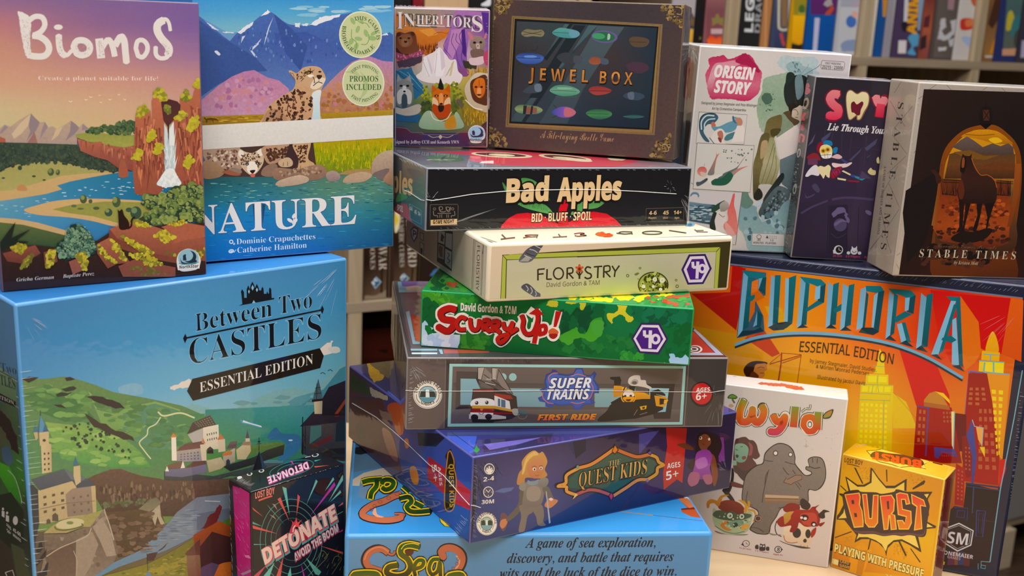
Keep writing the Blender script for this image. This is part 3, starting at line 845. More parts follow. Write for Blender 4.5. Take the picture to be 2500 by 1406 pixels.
B = GameBox('game_box', 'nature', 'mountain and spotted wildcat box wrapped in a blank white paper band', 'matte',
            dict(front='3f6fae', left='3a5a8a', top='4a96d4', right='3a6a9a', edge='9ab4d0'), bevel=0.0010)
B.art('front', '''
z 3
m 4a98d8>3d8fd2>3f93d4/5aa4d6>5aa6d4>5aa2d8/7cb8d0>80b8cc>6aaad4/9ecac6>90c0cc>7ab2d4 n4: -40,-60 1800,-60 1800,420 -40,420
b 8cc0dc/a5cede N14 r14 a6 k9: 900,60 1700,60 1760,120 1300,120 1000,150
p 4f6db2>4863a6>5e7ab6>6a84bc n14: 0,130 60,170 190,270 250,335 300,365 390,270 520,190 580,140 640,92 700,125 780,190 830,218 890,228 1020,230 1100,165 1300,132 1400,115 1500,140 1650,270 1700,325 1740,290 1800,330 1800,1100 0,1100
p 6f9cc8 n6: 30,150 250,335 300,370 370,290 270,290
p 3f5896 n14: 0,165 250,350 520,510 640,640 400,660 200,760 0,900
p 4258a0>5672b4 n12: 700,300 1000,290 1250,420 1500,520 1100,700 760,600
p 3d5698 n12: 700,130 860,260 1000,420 940,640 800,480
p eef0f4 j4: 575,148 640,90 672,108 620,132
p e2e6f0 j4: 365,292 440,238 515,195 500,232 400,305
p dfe5f0 j4: 885,212 935,205 925,248 890,238
p dfe5f0 j4: 950,215 1010,212 1000,238 960,235
p e6eaf2 j5: 1025,222 1110,155 1300,130 1290,150 1170,190 1080,230
p dce3ee j4: 60,180 130,225 200,275 150,262
p dce3ee j4: 230,288 340,288 330,300 250,298
p c9d4e6: 694,150 660,240 640,310 608,412 622,330 650,240
p c9d4e6: 585,345 560,400 500,455 550,520 520,510 478,450 545,390
p c9d4e6: 440,320 400,390 410,330
p d5dcea s: 160,465 185,458 215,490 195,500
p e2e6f0 j4: 1670,320 1720,295 1730,320
b 5f7cb8/3f5a9c/6f8ac2 N90 r16 a.6 k6: 350,320 640,200 900,300 1250,280 1700,420 1300,560 700,560 400,500
p b57fa6>c08aa6>bf94b4 n18: 40,905 200,770 320,690 430,645 520,632 640,700 740,725 830,800 850,870 600,1060 40,1060
b c99ab4/a8709a/c78a94 N70 r20 k7: 200,800 480,660 700,760 780,850 500,1000 150,980
p b886b4>bb8a80>a87648 n18: 1100,850 1180,760 1280,660 1400,560 1540,500 1680,550 1800,560 1800,1070 1080,1070
b c07f8a/a86a4a/c48a5a/9c6a3a N90 r20 k7 e2: 1150,850 1300,700 1560,960 1780,760 1780,1040 1130,1020
p b5953a>8f6a2a n16: 40,1050 620,1032 1110,1025 1800,990 1800,1070 40,1140
b c9aa4a/8a6a2c N30 r5 a6 k6 e3: 60,1060 600,1050 600,1090 60,1110
p 5f451f: 62,1068 75,1055 82,1072 130,1062 185,1072 200,1108 186,1088 150,1085 155,1115 140,1088 100,1085 90,1118 80,1085
p cba682>c59a78 s n10: 592,1150 605,1050 640,970 705,910 800,850 870,805 892,745 880,705 830,648 852,636 905,660 960,612 1040,596 1112,610 1150,660 1166,712 1142,770 1122,830 1118,900 1100,1000 1110,1150
p b08a6e s n8: 600,1150 640,1000 760,1000 830,1150
p dfe6ea>b8d4e0 s: 1042,845 1122,815 1112,920 1112,1130 1040,1130 1052,960
b 4a2e26/5c382c N34 r7 e4: 900,660 1000,610 1100,620 1060,650 950,700 910,760
b 4a2e26/6a4030/3a2420 N110 r13 v.4 e5: 620,1100 650,980 800,860 900,800 1040,860 1030,1090
p c9a684 s: 940,640 1000,615 1090,615 1145,655 1160,710 1138,765 1080,806 1000,790 930,740 925,680
b 6a4a38/7a5a44 N26 r6 v.5 e44: 940,640 1080,610 1060,640 980,700 940,720
p e6d6c0 s: 1030,765 1075,705 1160,708 1142,760 1085,805 1035,800
p f0e6d8 s: 1000,680 1040,672 1060,690 1020,700
p 3a2824 s: 1083,680 1130,680 1122,706 1098,714
l 3a2824 w7 s: 1052,775 1095,742 1136,752
l 6a5040 w4: 1105,715 1100,742
b 6a5040 N8 r3 e45: 1060,735 1090,730 1085,750 1060,755
p 7a5a48: 838,652 872,664 888,725
p d8b49a: 848,660 868,670 880,705
e 2f2420: 1008,656 26,14
e d0b050: 1006,657 13,9
e 1a1412: 1004,657 6,8
l 2f2420 w7 s: 970,672 1010,640 1048,655
l 3a2824 w6 s: 1048,690 1062,720 1060,750
l 2f2420 w5: 960,690 930,715
l 2f2420 w5: 970,705 940,735
e 2f2420: 1112,648 14,8
l 5c3c30 w9 s: 850,830 880,870 900,930
l 5c3c30 w9 s: 905,810 930,850 940,900
l 5c3c30 w8 s: 830,930 820,1000 850,1070
z 4
p bfa52a>98a02c>6f7f2c n20: 1005,240 1800,200 1800,540 1180,560 1050,480 1005,380
h a0a828/c8b830/7f9a30/d5c040/6a8a2c N240 Y-60 w9: 1030,330 1500,260 1790,300 1790,480 1300,520 1120,500 1040,430
m 2a5460>35686a>5a8068>5c8678/2c7486>3a7c90>5a8a78>5a8f84/2a88c4>2f80bc>3f88a0>40888c/2a80c4>2f78ba>3276aa>3074a0/2070b4>286cae>2a66a4>2a609a n8: 60,555 1800,500 1800,1225 60,1370
b 1f4a5a/6fb0b8/8fc0a8/2a6a80 N190 r3 a9 k6: 100,590 1780,560 1780,800 100,820
b 3f9ac8/2468a8 N80 r4 a9 k6 e2: 100,820 1780,800 1780,1180 110,1320
p 4a3530 n15: 70,300 1050,230 1080,470 700,560 70,560
p b39a86>a58a78 s n10: 70,300 370,280 385,400 410,480 330,530 290,500 200,475 110,430 70,400
b 6a4c44/7a5a50/d8c4b0 N70 r13 v.4 e6: 90,330 360,320 380,440 330,500 180,450 100,400
p 8f7a6c s n10: 290,500 340,480 400,500 400,530 310,530
p d5bea4>c8ae94 s n6: 370,360 390,312 440,335 500,345 545,325 592,303 605,370 600,440 552,515 500,548 450,522 400,465 370,405
p e9e0d4 s: 375,350 395,318 425,345 400,390
p e9e0d4 s: 545,330 588,310 596,360 570,370
b 5a4238/6a5044 N60 r8 v.5 e7: 400,360 580,340 590,470 540,480 500,400 450,480 395,440
p efe6da s: 470,430 530,430 550,500 500,540 455,505
e 2a2422: 455,445 17,13
e 2a2422: 547,437 17,13
e a8c0c8: 455,447 6,5
e a8c0c8: 547,439 6,5
p 2c1f1c s: 480,505 530,500 505,532
p d0685a s: 483,535 525,535 520,562 492,562
p c09a7c>b08c74 s n10: 600,290 850,255 842,370 735,430 655,445 610,390
p 3f2c2c s: 840,262 885,258 925,400 870,490 800,420
p cba680>c8a480 s n8: 868,262 1025,240 1005,390 1060,440 1065,490 980,512 915,490 920,400
p c9ad8e s n8: 735,440 760,405 825,385 866,420 855,465 770,472
b 4a3028/5c3a2c N60 r13 v.4 e8: 620,310 830,290 800,380 660,420
b 4a3028/5c3a2c N55 r9 v.4 e9: 890,280 1010,270 990,380 1000,430 930,430
l 6a5040 w5: 940,460 935,500
l 6a5040 w5: 975,470 972,508
l 6a5040 w5: 1015,460 1022,498
l 6a5040 w5: 785,430 780,465
l 6a5040 w5: 822,425 822,462
p 8f7262 s n14: 585,545 608,475 690,440 730,470 690,555
p 9f7f6a>8a6c5c s n14: 685,545 720,480 900,490 1090,450 1168,490 1160,555 1050,592 750,595
b b59a84/7a5e50 N40 r12 k7 e10: 720,500 1080,470 1140,530 780,570
p c8b29c>b59c88 s n12: 713,622 760,588 920,545 1008,570 990,612 850,642 730,642
p b09a94>8f7c7c s n12: 1168,560 1180,520 1240,505 1292,540 1282,590 1200,602
p a88c5c s n12: 1300,525 1400,495 1600,490 1600,540 1310,540
p c2a88e>b59a84 s n12: 1322,612 1360,550 1500,515 1585,545 1520,600 1420,615
p c4ae96>a58c7c s n14: 1585,530 1590,420 1680,335 1800,335 1800,490 1650,545
p 7a6a6a s n10: 1590,540 1660,500 1740,490 1690,590
p b9957a>9a7a66 s n12: 1688,600 1720,530 1800,480 1800,640
p a98a6e>94765c s n14: 60,430 130,415 250,500 200,565 60,570
p 9a5f48 s n12: 230,520 290,500 400,540 330,550
= title|large white serif capitals with a leaf sprig in the U
t B 3a6f9a H250 o1.5: -58,1092 1448,986 |NATURE
t B ece9e8 H250: -60,1088 1442,984 |NATURE
e ece9e8: 882,912 28,16 -50
e ece9e8: 843,955 30,15 35
e ece9e8: 890,958 26,16 -50
l ece9e8 w7 s: 872,1010 872,970 880,920
l ece9e8 w6 s: 872,990 850,960 840,955
= credits|two white lines of credits with small icons
t B e6eef5 H48 o-1: 360,1170 1072,1122 |Dominic Crapuchettes
t B e6eef5 H48 o-1: 368,1248 994,1200 |Catherine Hamilton
r e6eef5 w9: 312,1147 15,15
r e6eef5 w5: 338,1166 7,7
e e6eef5: 312,1232 26,18 -15
e 2a6cb4: 303,1230 4,4
e 2a6cb4: 318,1226 4,4
l e6eef5 w5: 335,1245 355,1218
= belly_band|blank white paper band
p e4e1dc>dcd8d2 n6: 20,98 1800,2 1800,204 20,318
= sticker|round pale green sticker with leaf sprigs
z 3
e dfe3c4: 1480,313 194,212
e c9d0a2: 1480,313 182,199
e 9cb87c: 1410,190 34,18 60
e 9cb87c: 1455,265 18,34 20
e 9cb87c: 1490,195 14,26 -30
l 7fa060 w6 s: 1430,165 1480,205 1530,210 1562,250
e 9cb87c: 1530,300 20,36 -20
e 9cb87c: 1585,345 38,22 10
e 9cb87c: 1600,300 32,16 -30
l 7fa060 w6 s: 1485,400 1530,400 1555,360 1555,310
e 9cb87c: 1460,350 36,18 10
e 9cb87c: 1395,375 22,30 20
e 9cb87c: 1440,420 20,36 20
l 7fa060 w6 s: 1440,440 1440,380 1400,340 1400,265
t B 5a7348 H33 u: 1425,188 1495,180 1565,212 1612,280 1625,360 |THIS GAME IS
t B 5a7348 H33 u: 1318,232 1313,330 1345,415 1410,472 1490,492 1560,470 1612,425 |BIODEGRADABLE
= sticker|round pale green sticker with words across it
e dfe3c4: 1505,750 191,210
e cbd1a6: 1505,750 180,198
p b5c590 s: 1470,900 1500,820 1500,700 1470,640 1540,720 1545,820
p b5c590 s: 1390,640 1340,650 1420,670 1480,700 1440,640
t B 5f7a4e H27 u: 1410,662 1445,630 1508,612 1572,627 1632,675 |FIRST PRINTING
t B 4c6a3c H50: 1380,737 1640,737 |PROMOS
t B 4c6a3c H50: 1350,812 1666,812 |INCLUDED
t B 5f7a4e H27 u: 1393,872 1440,905 1508,920 1575,900 1640,850 |FIRST PRINTING
''')
B.finish()
B = GameBox('game_box', 'castles', 'largest box of the left pile, blue sky over green hills and castles, black lettering', 'wrap',
            dict(front='4f8cc0', left='5f88b0', top='3f86cc', right='3f6f90', edge='6fa8dc'), bevel=0.0022)
B.art('front', '''
z 0
m 4f86b8>5492c6>4a88bc/4a8cc2>5a9fd0>4f96c4/5298c8>74b4d6>70b0c4/78b0b8>a8c8c8>8cc0c4 n4: 20,755 860,618 860,1040 40,1120
m 5f7a4c>5a8060>4a7a70>3a4a50/6a5a48>5a4c40>6a6a70>4a5058/5a5048>6a5c50>6f7a88>4f5660/4a4038>6a6038>7a6a3a>5a4030 n12: 45,1035 862,1035 862,1425 70,1425
p 84b4d0 s n8: 290,945 330,935 348,945 345,962 300,965
p e0dcd4 s j2: 415,945 440,935 462,925 470,940 440,948 420,952
p e6e0d8 s j2: 775,858 800,838 812,832 808,848 825,846 828,855 800,865 785,868
p d4d8d4 s: 800,850 822,846 830,858 812,862
p 7ab0b8>8fb8b4 n8: 380,1030 470,985 520,1000 560,1012 640,965 680,952 720,945 760,955 860,870 860,1130 380,1130
p 5a98a8>6aa0a0 n8: 430,1060 500,1010 560,1030 610,1000 660,1010 720,970 790,950 860,890 860,1130 430,1130
p 4a8a9c n8: 720,1000 790,950 830,900 860,885 860,1130 690,1130
l 3a4a50 w2: 800,905 806,902 812,906
l 3a4a50 w2: 782,912 788,909 794,913
p 6a8a58>5a8a60>6f8a4c n14: 35,921 105,925 155,919 194,927 239,942 277,957 360,972 444,990 490,1010 560,1090 640,1160 660,1260 60,1300
p 8fb070>6f9a58 n10: 215,955 240,975 235,1000 280,1010 330,990 380,980 440,1000 420,1060 340,1080 250,1040
p 5f8f72 n12: 300,1000 380,985 460,1010 480,1080 380,1100 300,1060
p 4a7a4c n12: 60,960 140,950 200,985 230,1020 160,1030 80,1000
p 8fae62>5a9a58 n14: 110,1030 200,1040 290,1060 340,1100 370,1140 250,1140 150,1120
p 4f8a60>80a060 n14: 420,1010 520,1010 600,1030 640,1100 560,1130 470,1120
b 6f9a5e/618c56/7ea864/567f52 N150 r6 a2.4 k7 v.35 e61: 90,940 200,945 330,985 470,1020 590,1110 520,1130 380,1090 200,1040 70,990
b 8ab468/79a85e/9abf72 N70 r5 a2.6 k7 v.35 e62: 120,1035 280,1065 360,1130 250,1135 130,1100
b 4f7f58/5a8a60 N60 r6 a2.2 k7 v.35 e63: 320,1000 470,1010 560,1090 470,1110 350,1070
b 6fa0a4/7fb0ac N36 r5 a3 k7 v.35 e64: 480,1000 640,975 800,950 840,1000 700,1040 520,1040
p 2f3a30 j3: 150,948 170,942 190,947 180,953 160,955
p 2f3a30 j3: 135,965 150,960 175,960 165,967 140,970
p 342f30 j3: 210,970 235,965 262,972 290,985 305,995 280,995 250,985
p 342f30 j3: 45,925 70,918 95,922 70,932
p 342f30 j3: 155,920 170,918 185,926 165,928
p 342f30 j3: 130,985 150,990 165,997 150,997
b 2f4032/3a4a38 N50 r4 y: 180,1010 260,1050 340,1120 220,1110 150,1060
p 3f3a34 j4: 205,1012 230,1022 270,1045 310,1060 330,1075 300,1072 260,1058 230,1040
l d5dcae w4 s: 385,1005 400,1015 440,1008 475,1020
l d5dcae w3 s: 392,1018 380,1035 362,1045 358,1062 340,1080 352,1100 368,1120
z 8
m 3f8a80>4f9a9c>3f80a0/4a9068>3f8f80>4488a8/5f8f4c>4a9068>5a90a8 n10: 350,0 1700,-60 1700,420 350,420
p 5aa0c0 n5: 640,85 740,105 830,140 810,155 740,130 660,115
p e6eef0: 670,88 730,112 820,135 828,150 790,138 720,118 665,105
p 3a6e94>4a86b4 s n8: 945,150 1000,200 1130,210 1165,290 1120,360 1030,420 960,420 1030,330 1000,260 890,250 880,215
e e0eef2: 1070,258 18,7
p 4a4a40>2f3438 n16: 500,480 760,400 980,280 1020,290 1010,380 700,480 560,520
p 6a8a4a n14: 540,330 760,300 960,270 1030,290 900,330 700,400
p 4f5a58>3a3f44 n16: 0,520 420,560 800,470 880,470 760,560 560,560 300,640 0,640
z 7
p 6a5448>4a3a32 n22: 640,640 780,560 930,505 1020,500 1100,530 1200,560 1330,580 1420,600 1662,600 2200,560 2200,900 1300,900 900,900 820,760
b 4a3a34/7a6454/5a4a40/80705c N110 r26 a.4 k6: 830,640 1650,620 1650,760 1300,760 900,830
p 5a4a38>4a3a2c n18: 820,870 1100,850 1350,830 1390,950 1300,1200 1000,1250 880,1000
p 70705c>86806a n12: 1170,840 1260,760 1320,740 1360,780 1340,820 1260,860
b 6a7058/56603f N36 r16 y k6: 840,800 1280,740 1270,790 900,830
p b0a48c n14: 1270,870 1350,800 1360,900 1390,960 1360,980 1330,900 1310,980 1290,930
p 70788a>7a8a9a>5f8aa8 n8: 1662,740 2000,700 2400,640 2400,900 1900,1000 1662,1060 1400,1190 1200,1260 1000,1330 820,1420 700,1420 960,1290 1200,1180 1380,1000 1500,860
p 7a8a98 n6: 1500,1010 1662,880 1662,1020 1420,1150 1200,1240 1300,1160
p 606a7c>6f7c8c n6: 1662,880 2000,820 2000,1130 1662,1150
p 6a2c30 n10 j4: 1720,990 1760,900 1810,870 1850,800 1880,820 1850,900 1830,950 1760,1000 1690,1010
l c8c8cc w6: 1730,770 1860,775
p 5a7a34 n14: 1660,1060 1860,960 1960,900 1960,1130 1700,1180
p 6c6a2c>84803a n14: 800,1420 1000,1370 1250,1300 1480,1180 1662,1060 1800,1000 1800,1420
p 9a9040 n12: 1250,1360 1500,1280 1662,1180 1662,1250 1350,1400
b 6e5a4c/544438/7a6654 N90 r16 a1.8 k7 v.35 e65: 900,900 1300,860 1360,980 1280,1180 1000,1230 900,1000
b 7f8ea0/8c9aaa/62748a N60 r5 a8 k6 e66: 1500,900 1662,800 1662,1020 1300,1180 1100,1260 1250,1150
b 8a8440/5f6a2c/9a9448 N80 r8 a2.6 k7 v.35 e67: 1000,1390 1300,1310 1662,1110 1662,1400
p c5b48a>b3a27e n8: 318,680 610,600 720,590 770,640 805,635 815,880 720,940 600,910 380,965 330,960
p 9a8878>8a7a6c n8: 612,665 768,645 785,880 570,905 552,715
p 58606a>4a525e n10: 262,590 540,500 725,578 800,622 808,640 650,662 610,602 335,682
p 6a727a n8: 540,500 725,578 700,600 600,590
p 4a525c: 640,660 670,605 760,592 806,635
p d0c09a>bfae88 h n5: 345,300 432,290 437,525 355,540
p c9b890 h n5: 328,190 412,183 412,285 435,292 335,305
p 4f7f9c>3f6484: 313,195 340,45 412,182
p 5f93b4: 340,45 375,120 360,190 330,192
p c0ae88 n5: 282,190 318,188 320,240 300,260
p 4a7696: 280,188 298,120 316,186
l 2a3038 w5: 340,50 340,5
p c8b890 n5: 620,478 676,470 682,610 640,640 620,560
p 4a7090: 618,472 636,395 664,464
l 7a6a58 w6: 330,840 560,790 800,770
g 5a5044 N3 M3 f35: 340,715 560,665 570,850 345,900
g 6f6254 N3 M3 f30 e2: 590,720 770,690 780,870 600,900
p 5a5048: 440,940 440,890 465,870 490,890 492,940
p 5a5048: 390,965 392,930 410,920 425,930 428,958
g 4a4038 N2 M4 f40: 358,350 425,345 428,520 362,530
e 4a4038: 372,258 14,12
p 9a9a5c>a89a6c n12: 365,1045 450,970 600,910 720,890 880,840 890,870 760,990 700,990 560,1040
e c8c09a: 590,962 120,42 -8
e 7a8a50: 590,955 30,14
l 5f6a3a w12 s: 460,985 480,1010 560,1015 690,985 690,960
p 8a7c6e>6f6256>86786a n18: 365,1050 560,1050 700,995 760,990 830,900 880,830 910,920 960,1060 1000,1200 960,1290 860,1360 780,1420 330,1420 380,1200
b 7c6e62/958778/685a50 N70 r15 a1.2 k7 v.4 e68: 380,1120 700,1010 880,860 940,1100 900,1260 760,1380 400,1400
p 5c4c42>6a584c n18: 380,1200 520,1160 640,1100 660,1420 400,1420
p a09282 n14: 780,990 860,910 940,1050 980,1230 900,1240 840,1100
p 988a7a n14: 640,1100 780,1030 830,1140 760,1330 700,1420 640,1420
l b8ac98 w8 s: 390,1240 500,1170 640,1110 740,1060 770,1000
l c5b9a4 w7 s: 880,840 890,880 920,960 960,1100
l b0a28f w6 s: 620,1190 650,1280 640,1400
p 1f2226 j7: 310,1180 350,1110 360,1170 320,1230
p 24222a j7: 290,1330 400,1160 380,1240 330,1300
p 24222a j7: 310,1420 410,1280 400,1400
p 3a3f48>2a2c34 n14: 245,600 320,680 330,960 300,1100 270,1420 230,1420 230,800
p 4a3230 j3: 1240,1220 1330,1200 1420,1120 1380,1170 1330,1200 1300,1270 1250,1280
l 2a3038 w4: 1240,1215 1250,1380
p 6a86a8: 1222,1420 1250,1360 1290,1420
p a8542c>8a4a30 n14: 1630,1060 1850,940 1960,990 1960,1150 1640,1150
p 4a2c2c>3a2428 n12: 1685,1160 1790,1030 1960,1080 1960,1420 1700,1420
p 5a3a38>6a4438 n12: 1560,1215 1690,1090 1690,1230 1590,1240
p 8a6a5a>7a5040 n12: 1575,1235 1680,1225 1700,1420 1590,1420
p c8703a n14 s: 1790,1420 1820,1330 1900,1290 1980,1300 1980,1420
p 5a4a68 n12: 1690,1420 1700,1330 1790,1290 1850,1310 1800,1420
z 8
p e8e2d0>d5cbb4 n5: 330,150 460,125 470,330 330,340
p 5f4a48>4f4040 n10: 195,205 240,110 390,45 440,125 320,155
g 7a8a6a N7 M4 f50: 250,110 390,55 430,125 290,150
p b8b4b0 n6: 200,210 330,155 330,270 250,290
p 6a4a48>7a5550 n10: 130,320 180,290 320,265 350,300 310,330 110,350
p b0a89c>9a94a0 n8: 105,350 310,325 350,430 180,440 100,430
p efe9da: 62,230 102,230 108,430 66,430
p d08a50: 55,235 78,195 110,232
p c9825a: 318,280 330,235 352,285
p d8cdb4: 305,295 355,290 360,430 320,430
p d2c6ac: 455,250 515,245 520,350 460,360
p c87a4a: 450,255 478,200 510,248
p c8bca6>a89c8c n6: 500,370 560,345 600,320 600,440 500,470
p c8824a: 495,370 545,342 578,355 570,380 495,392
p 6a5a5a: 530,330 560,270 620,265 610,325
p d5c69c n6: 610,340 660,300 730,300 735,350 690,420 620,420
p a88a6a: 650,300 680,265 735,270 735,300
p 4a4a5a: 690,240 705,170 722,240
p d8ccb2: 688,242 724,240 726,270 690,270
p 7a6050 n10: 30,470 150,430 175,490 40,500
p 6a5048 n10: 175,490 250,440 350,430 360,460 210,500
p 7a7a90>6a6c84 n6: 10,505 180,490 215,490 355,460 365,530 150,570 10,560
p c8bc9c>b0a488 n8: 360,430 480,400 520,470 480,500 380,530
p efe8da: 10,520 25,475 42,520
p efe8da: 140,495 160,430 178,490
g 5a5a5a N5 M2 f40 e3: 355,190 450,170 455,260 360,280
g 6a6a74 N6 M3 f45 e4: 130,370 300,345 305,425 130,430
p 3a3434: 365,370 365,330 390,310 415,330 418,370
p 3a4048: 525,470 525,430 542,415 558,430 558,465
p 23242a>33343c h: 748,515 805,345 862,490
p 3f5470: 805,345 862,490 830,500
l 23242a w5: 804,345 804,235
l 23242a w4: 785,290 825,285
e 23242a: 804,270 12,8
p 3a3036>2a2228 n12: 1150,140 1260,20 1420,-70 1560,-130 1620,-130 1620,120 1230,150
p 62262a n8: 1440,60 1530,-60 1570,-80 1480,60
p 4a4a4c>33343a n12: 1165,140 1450,110 1580,100 1580,420 1300,420 1160,370
p 23333a: 1450,270 1455,120 1500,80 1545,110 1555,260
p 4f7a74: 1230,290 1240,140 1330,130 1330,220
p 6a2c2a: 1230,310 1420,210 1420,250 1290,310
l 1d1d22 w8: 1172,380 1172,60
l 1d1d22 w6: 1195,370 1195,140
l 1d1d22 w5: 1172,200 1195,240 1172,290 1195,330
l 23333a w6: 1500,80 1500,260
l 23333a w6: 1455,170 1550,165
p 24262c: 1290,400 1400,330 1560,320 1560,440
z 6
p d8c79a>a8a08a h: 1320,1300 1395,1285 1395,1406 1325,1406
p 3f5a64>4a626a: 1305,1290 1358,1095 1398,1275
l 1d262c w5: 1320,1230 1385,1222
l 1d262c w5: 1330,1180 1378,1172
l 1d262c w5: 1345,1140 1342,1285
p 2a1c20: 1300,1280 1400,1270 1400,1290 1300,1302
p 2a2430>1f1a20 n10: 1395,1270 1450,1170 1640,1095 1640,1420 1390,1420
p 8a4028: 1500,1406 1600,1265 1610,1290 1530,1406
= title|black castle silhouette and serif lettering
z 6
t B 84bce0 H150 o1.2: 278,684 950,547 |Between
t B 84bce0 H150 o1.2: 1008,533 1303,473 |Two
t B 84bce0 H214 o1: 222,978 1388,740 |CASTLES
t B 12151c H148 o-1.1: 280,681 950,545 |Between
t B 12151c H148 o-1.1: 1012,530 1302,471 |Two
t B 12151c H212 o-1.2: 228,973 1385,738 |CASTLES
l 5a9fd0 w6: 312,535 322,660
l 5a9fd0 w6: 285,800 300,950
l 12151c w14: 190,740 1395,490
p 12151c: 168,742 188,700 205,742 185,785
p 12151c: 1375,492 1392,452 1408,485 1394,528
p 12151c: 655,455 690,440 680,340 676,335 688,308 704,335 706,385 728,385 728,310 742,275 756,310 762,275 778,242 795,275 800,300 818,262 834,300 838,320 855,320 858,305 866,286 876,305 880,350 902,350 908,325 918,350 924,345 924,310 932,292 944,310 948,388 970,385 970,398
p 8fc0e0: 740,330 748,312 756,330 748,350
p 8fc0e0: 768,298 780,270 792,298 780,322
p 8fc0e0: 808,315 818,295 828,315 818,335
p 8fc0e0: 775,433 790,405 806,430
= edition_banner|black banner with pale serif capitals
p 1d1814: 203,1205 250,1098 1370,828 1406,895 1375,1002 255,1290
t B e8e6e0 H85 o-1: 316,1218 1312,965 |ESSENTIAL EDITION
''')
B.art('left', '''
z 32
m 5f90c0>5f92c4/5a88b0>5f92c0 n5: -60,-330 120,-300 110,170 -60,40
p 8fa890>6a8a60 n10: -60,30 0,90 60,140 105,165 110,330 0,260 -60,200
m 4a5a48>5f7a58/6a5a48>4a6a4a/3a4a44>4f9a40/5a7a48>3f4a3c/4a4a3c>3a4238/5a5644>4f5a48 n20: -60,300 110,330 215,1420 -60,1420
p 3a2c28 n20 j5: 0,360 60,420 110,540 120,640 80,620 30,500 -20,420
p 4f6a88>5a7a90 n14: 10,600 60,590 85,680 60,720 20,680
p 5fc040>3f8a34 n18: 0,690 60,720 110,820 140,960 60,880 0,780
p 2f3a2c n14: -20,900 70,880 150,1000 150,1200 60,1230 -20,1150
p 4a4238 n20: -20,1190 60,1230 110,1420 -20,1420
p 5a6048 n20: 70,1200 150,1240 190,1420 110,1420
l c8dcc0 w4 s: 50,740 95,790 130,900 138,950
= side_title|dark serif lettering running onto the narrow side
l 3a4a3a w5: -40,95 105,175
t B 2f3c34 H55 o-1: -40,110 105,140 |n Two
t B 2f4038 H62: -70,175 100,235 |CASTLES
p 241c1a: -60,225 100,310 100,345 -60,275
t B d8cfc4 H22: -50,270 90,330 |EDITION
= icon_row|white player, age and time icons
e e8e6e2: 98,1058 16,28
e e8e6e2: 20,985 7,9
p e8e6e2: 12,995 30,1000 30,1040 12,1030
e e8e6e2: 46,1010 7,9
p e8e6e2: 38,1020 58,1030 58,1068 38,1060
t S e8e6e2 H20: 42,1090 72,1120 |AGES
t S e8e6e2 H24: 44,1130 72,1150 |14+
t S e8e6e2 H24: 84,1125 132,1160 |45-60
t S e8e6e2 H18: 84,1155 134,1195 |MINUTES
l e8e6e2 w6 o: 35,1385 80,1370 98,1430 60,1440
''')
B.art('top', '''
z 0
m 2a5f9a>2f70b0>4a90d0/3f86cc>4a94dc>5aa0e0 n4: 0,640 860,560 860,640 0,760
''')
B.finish()

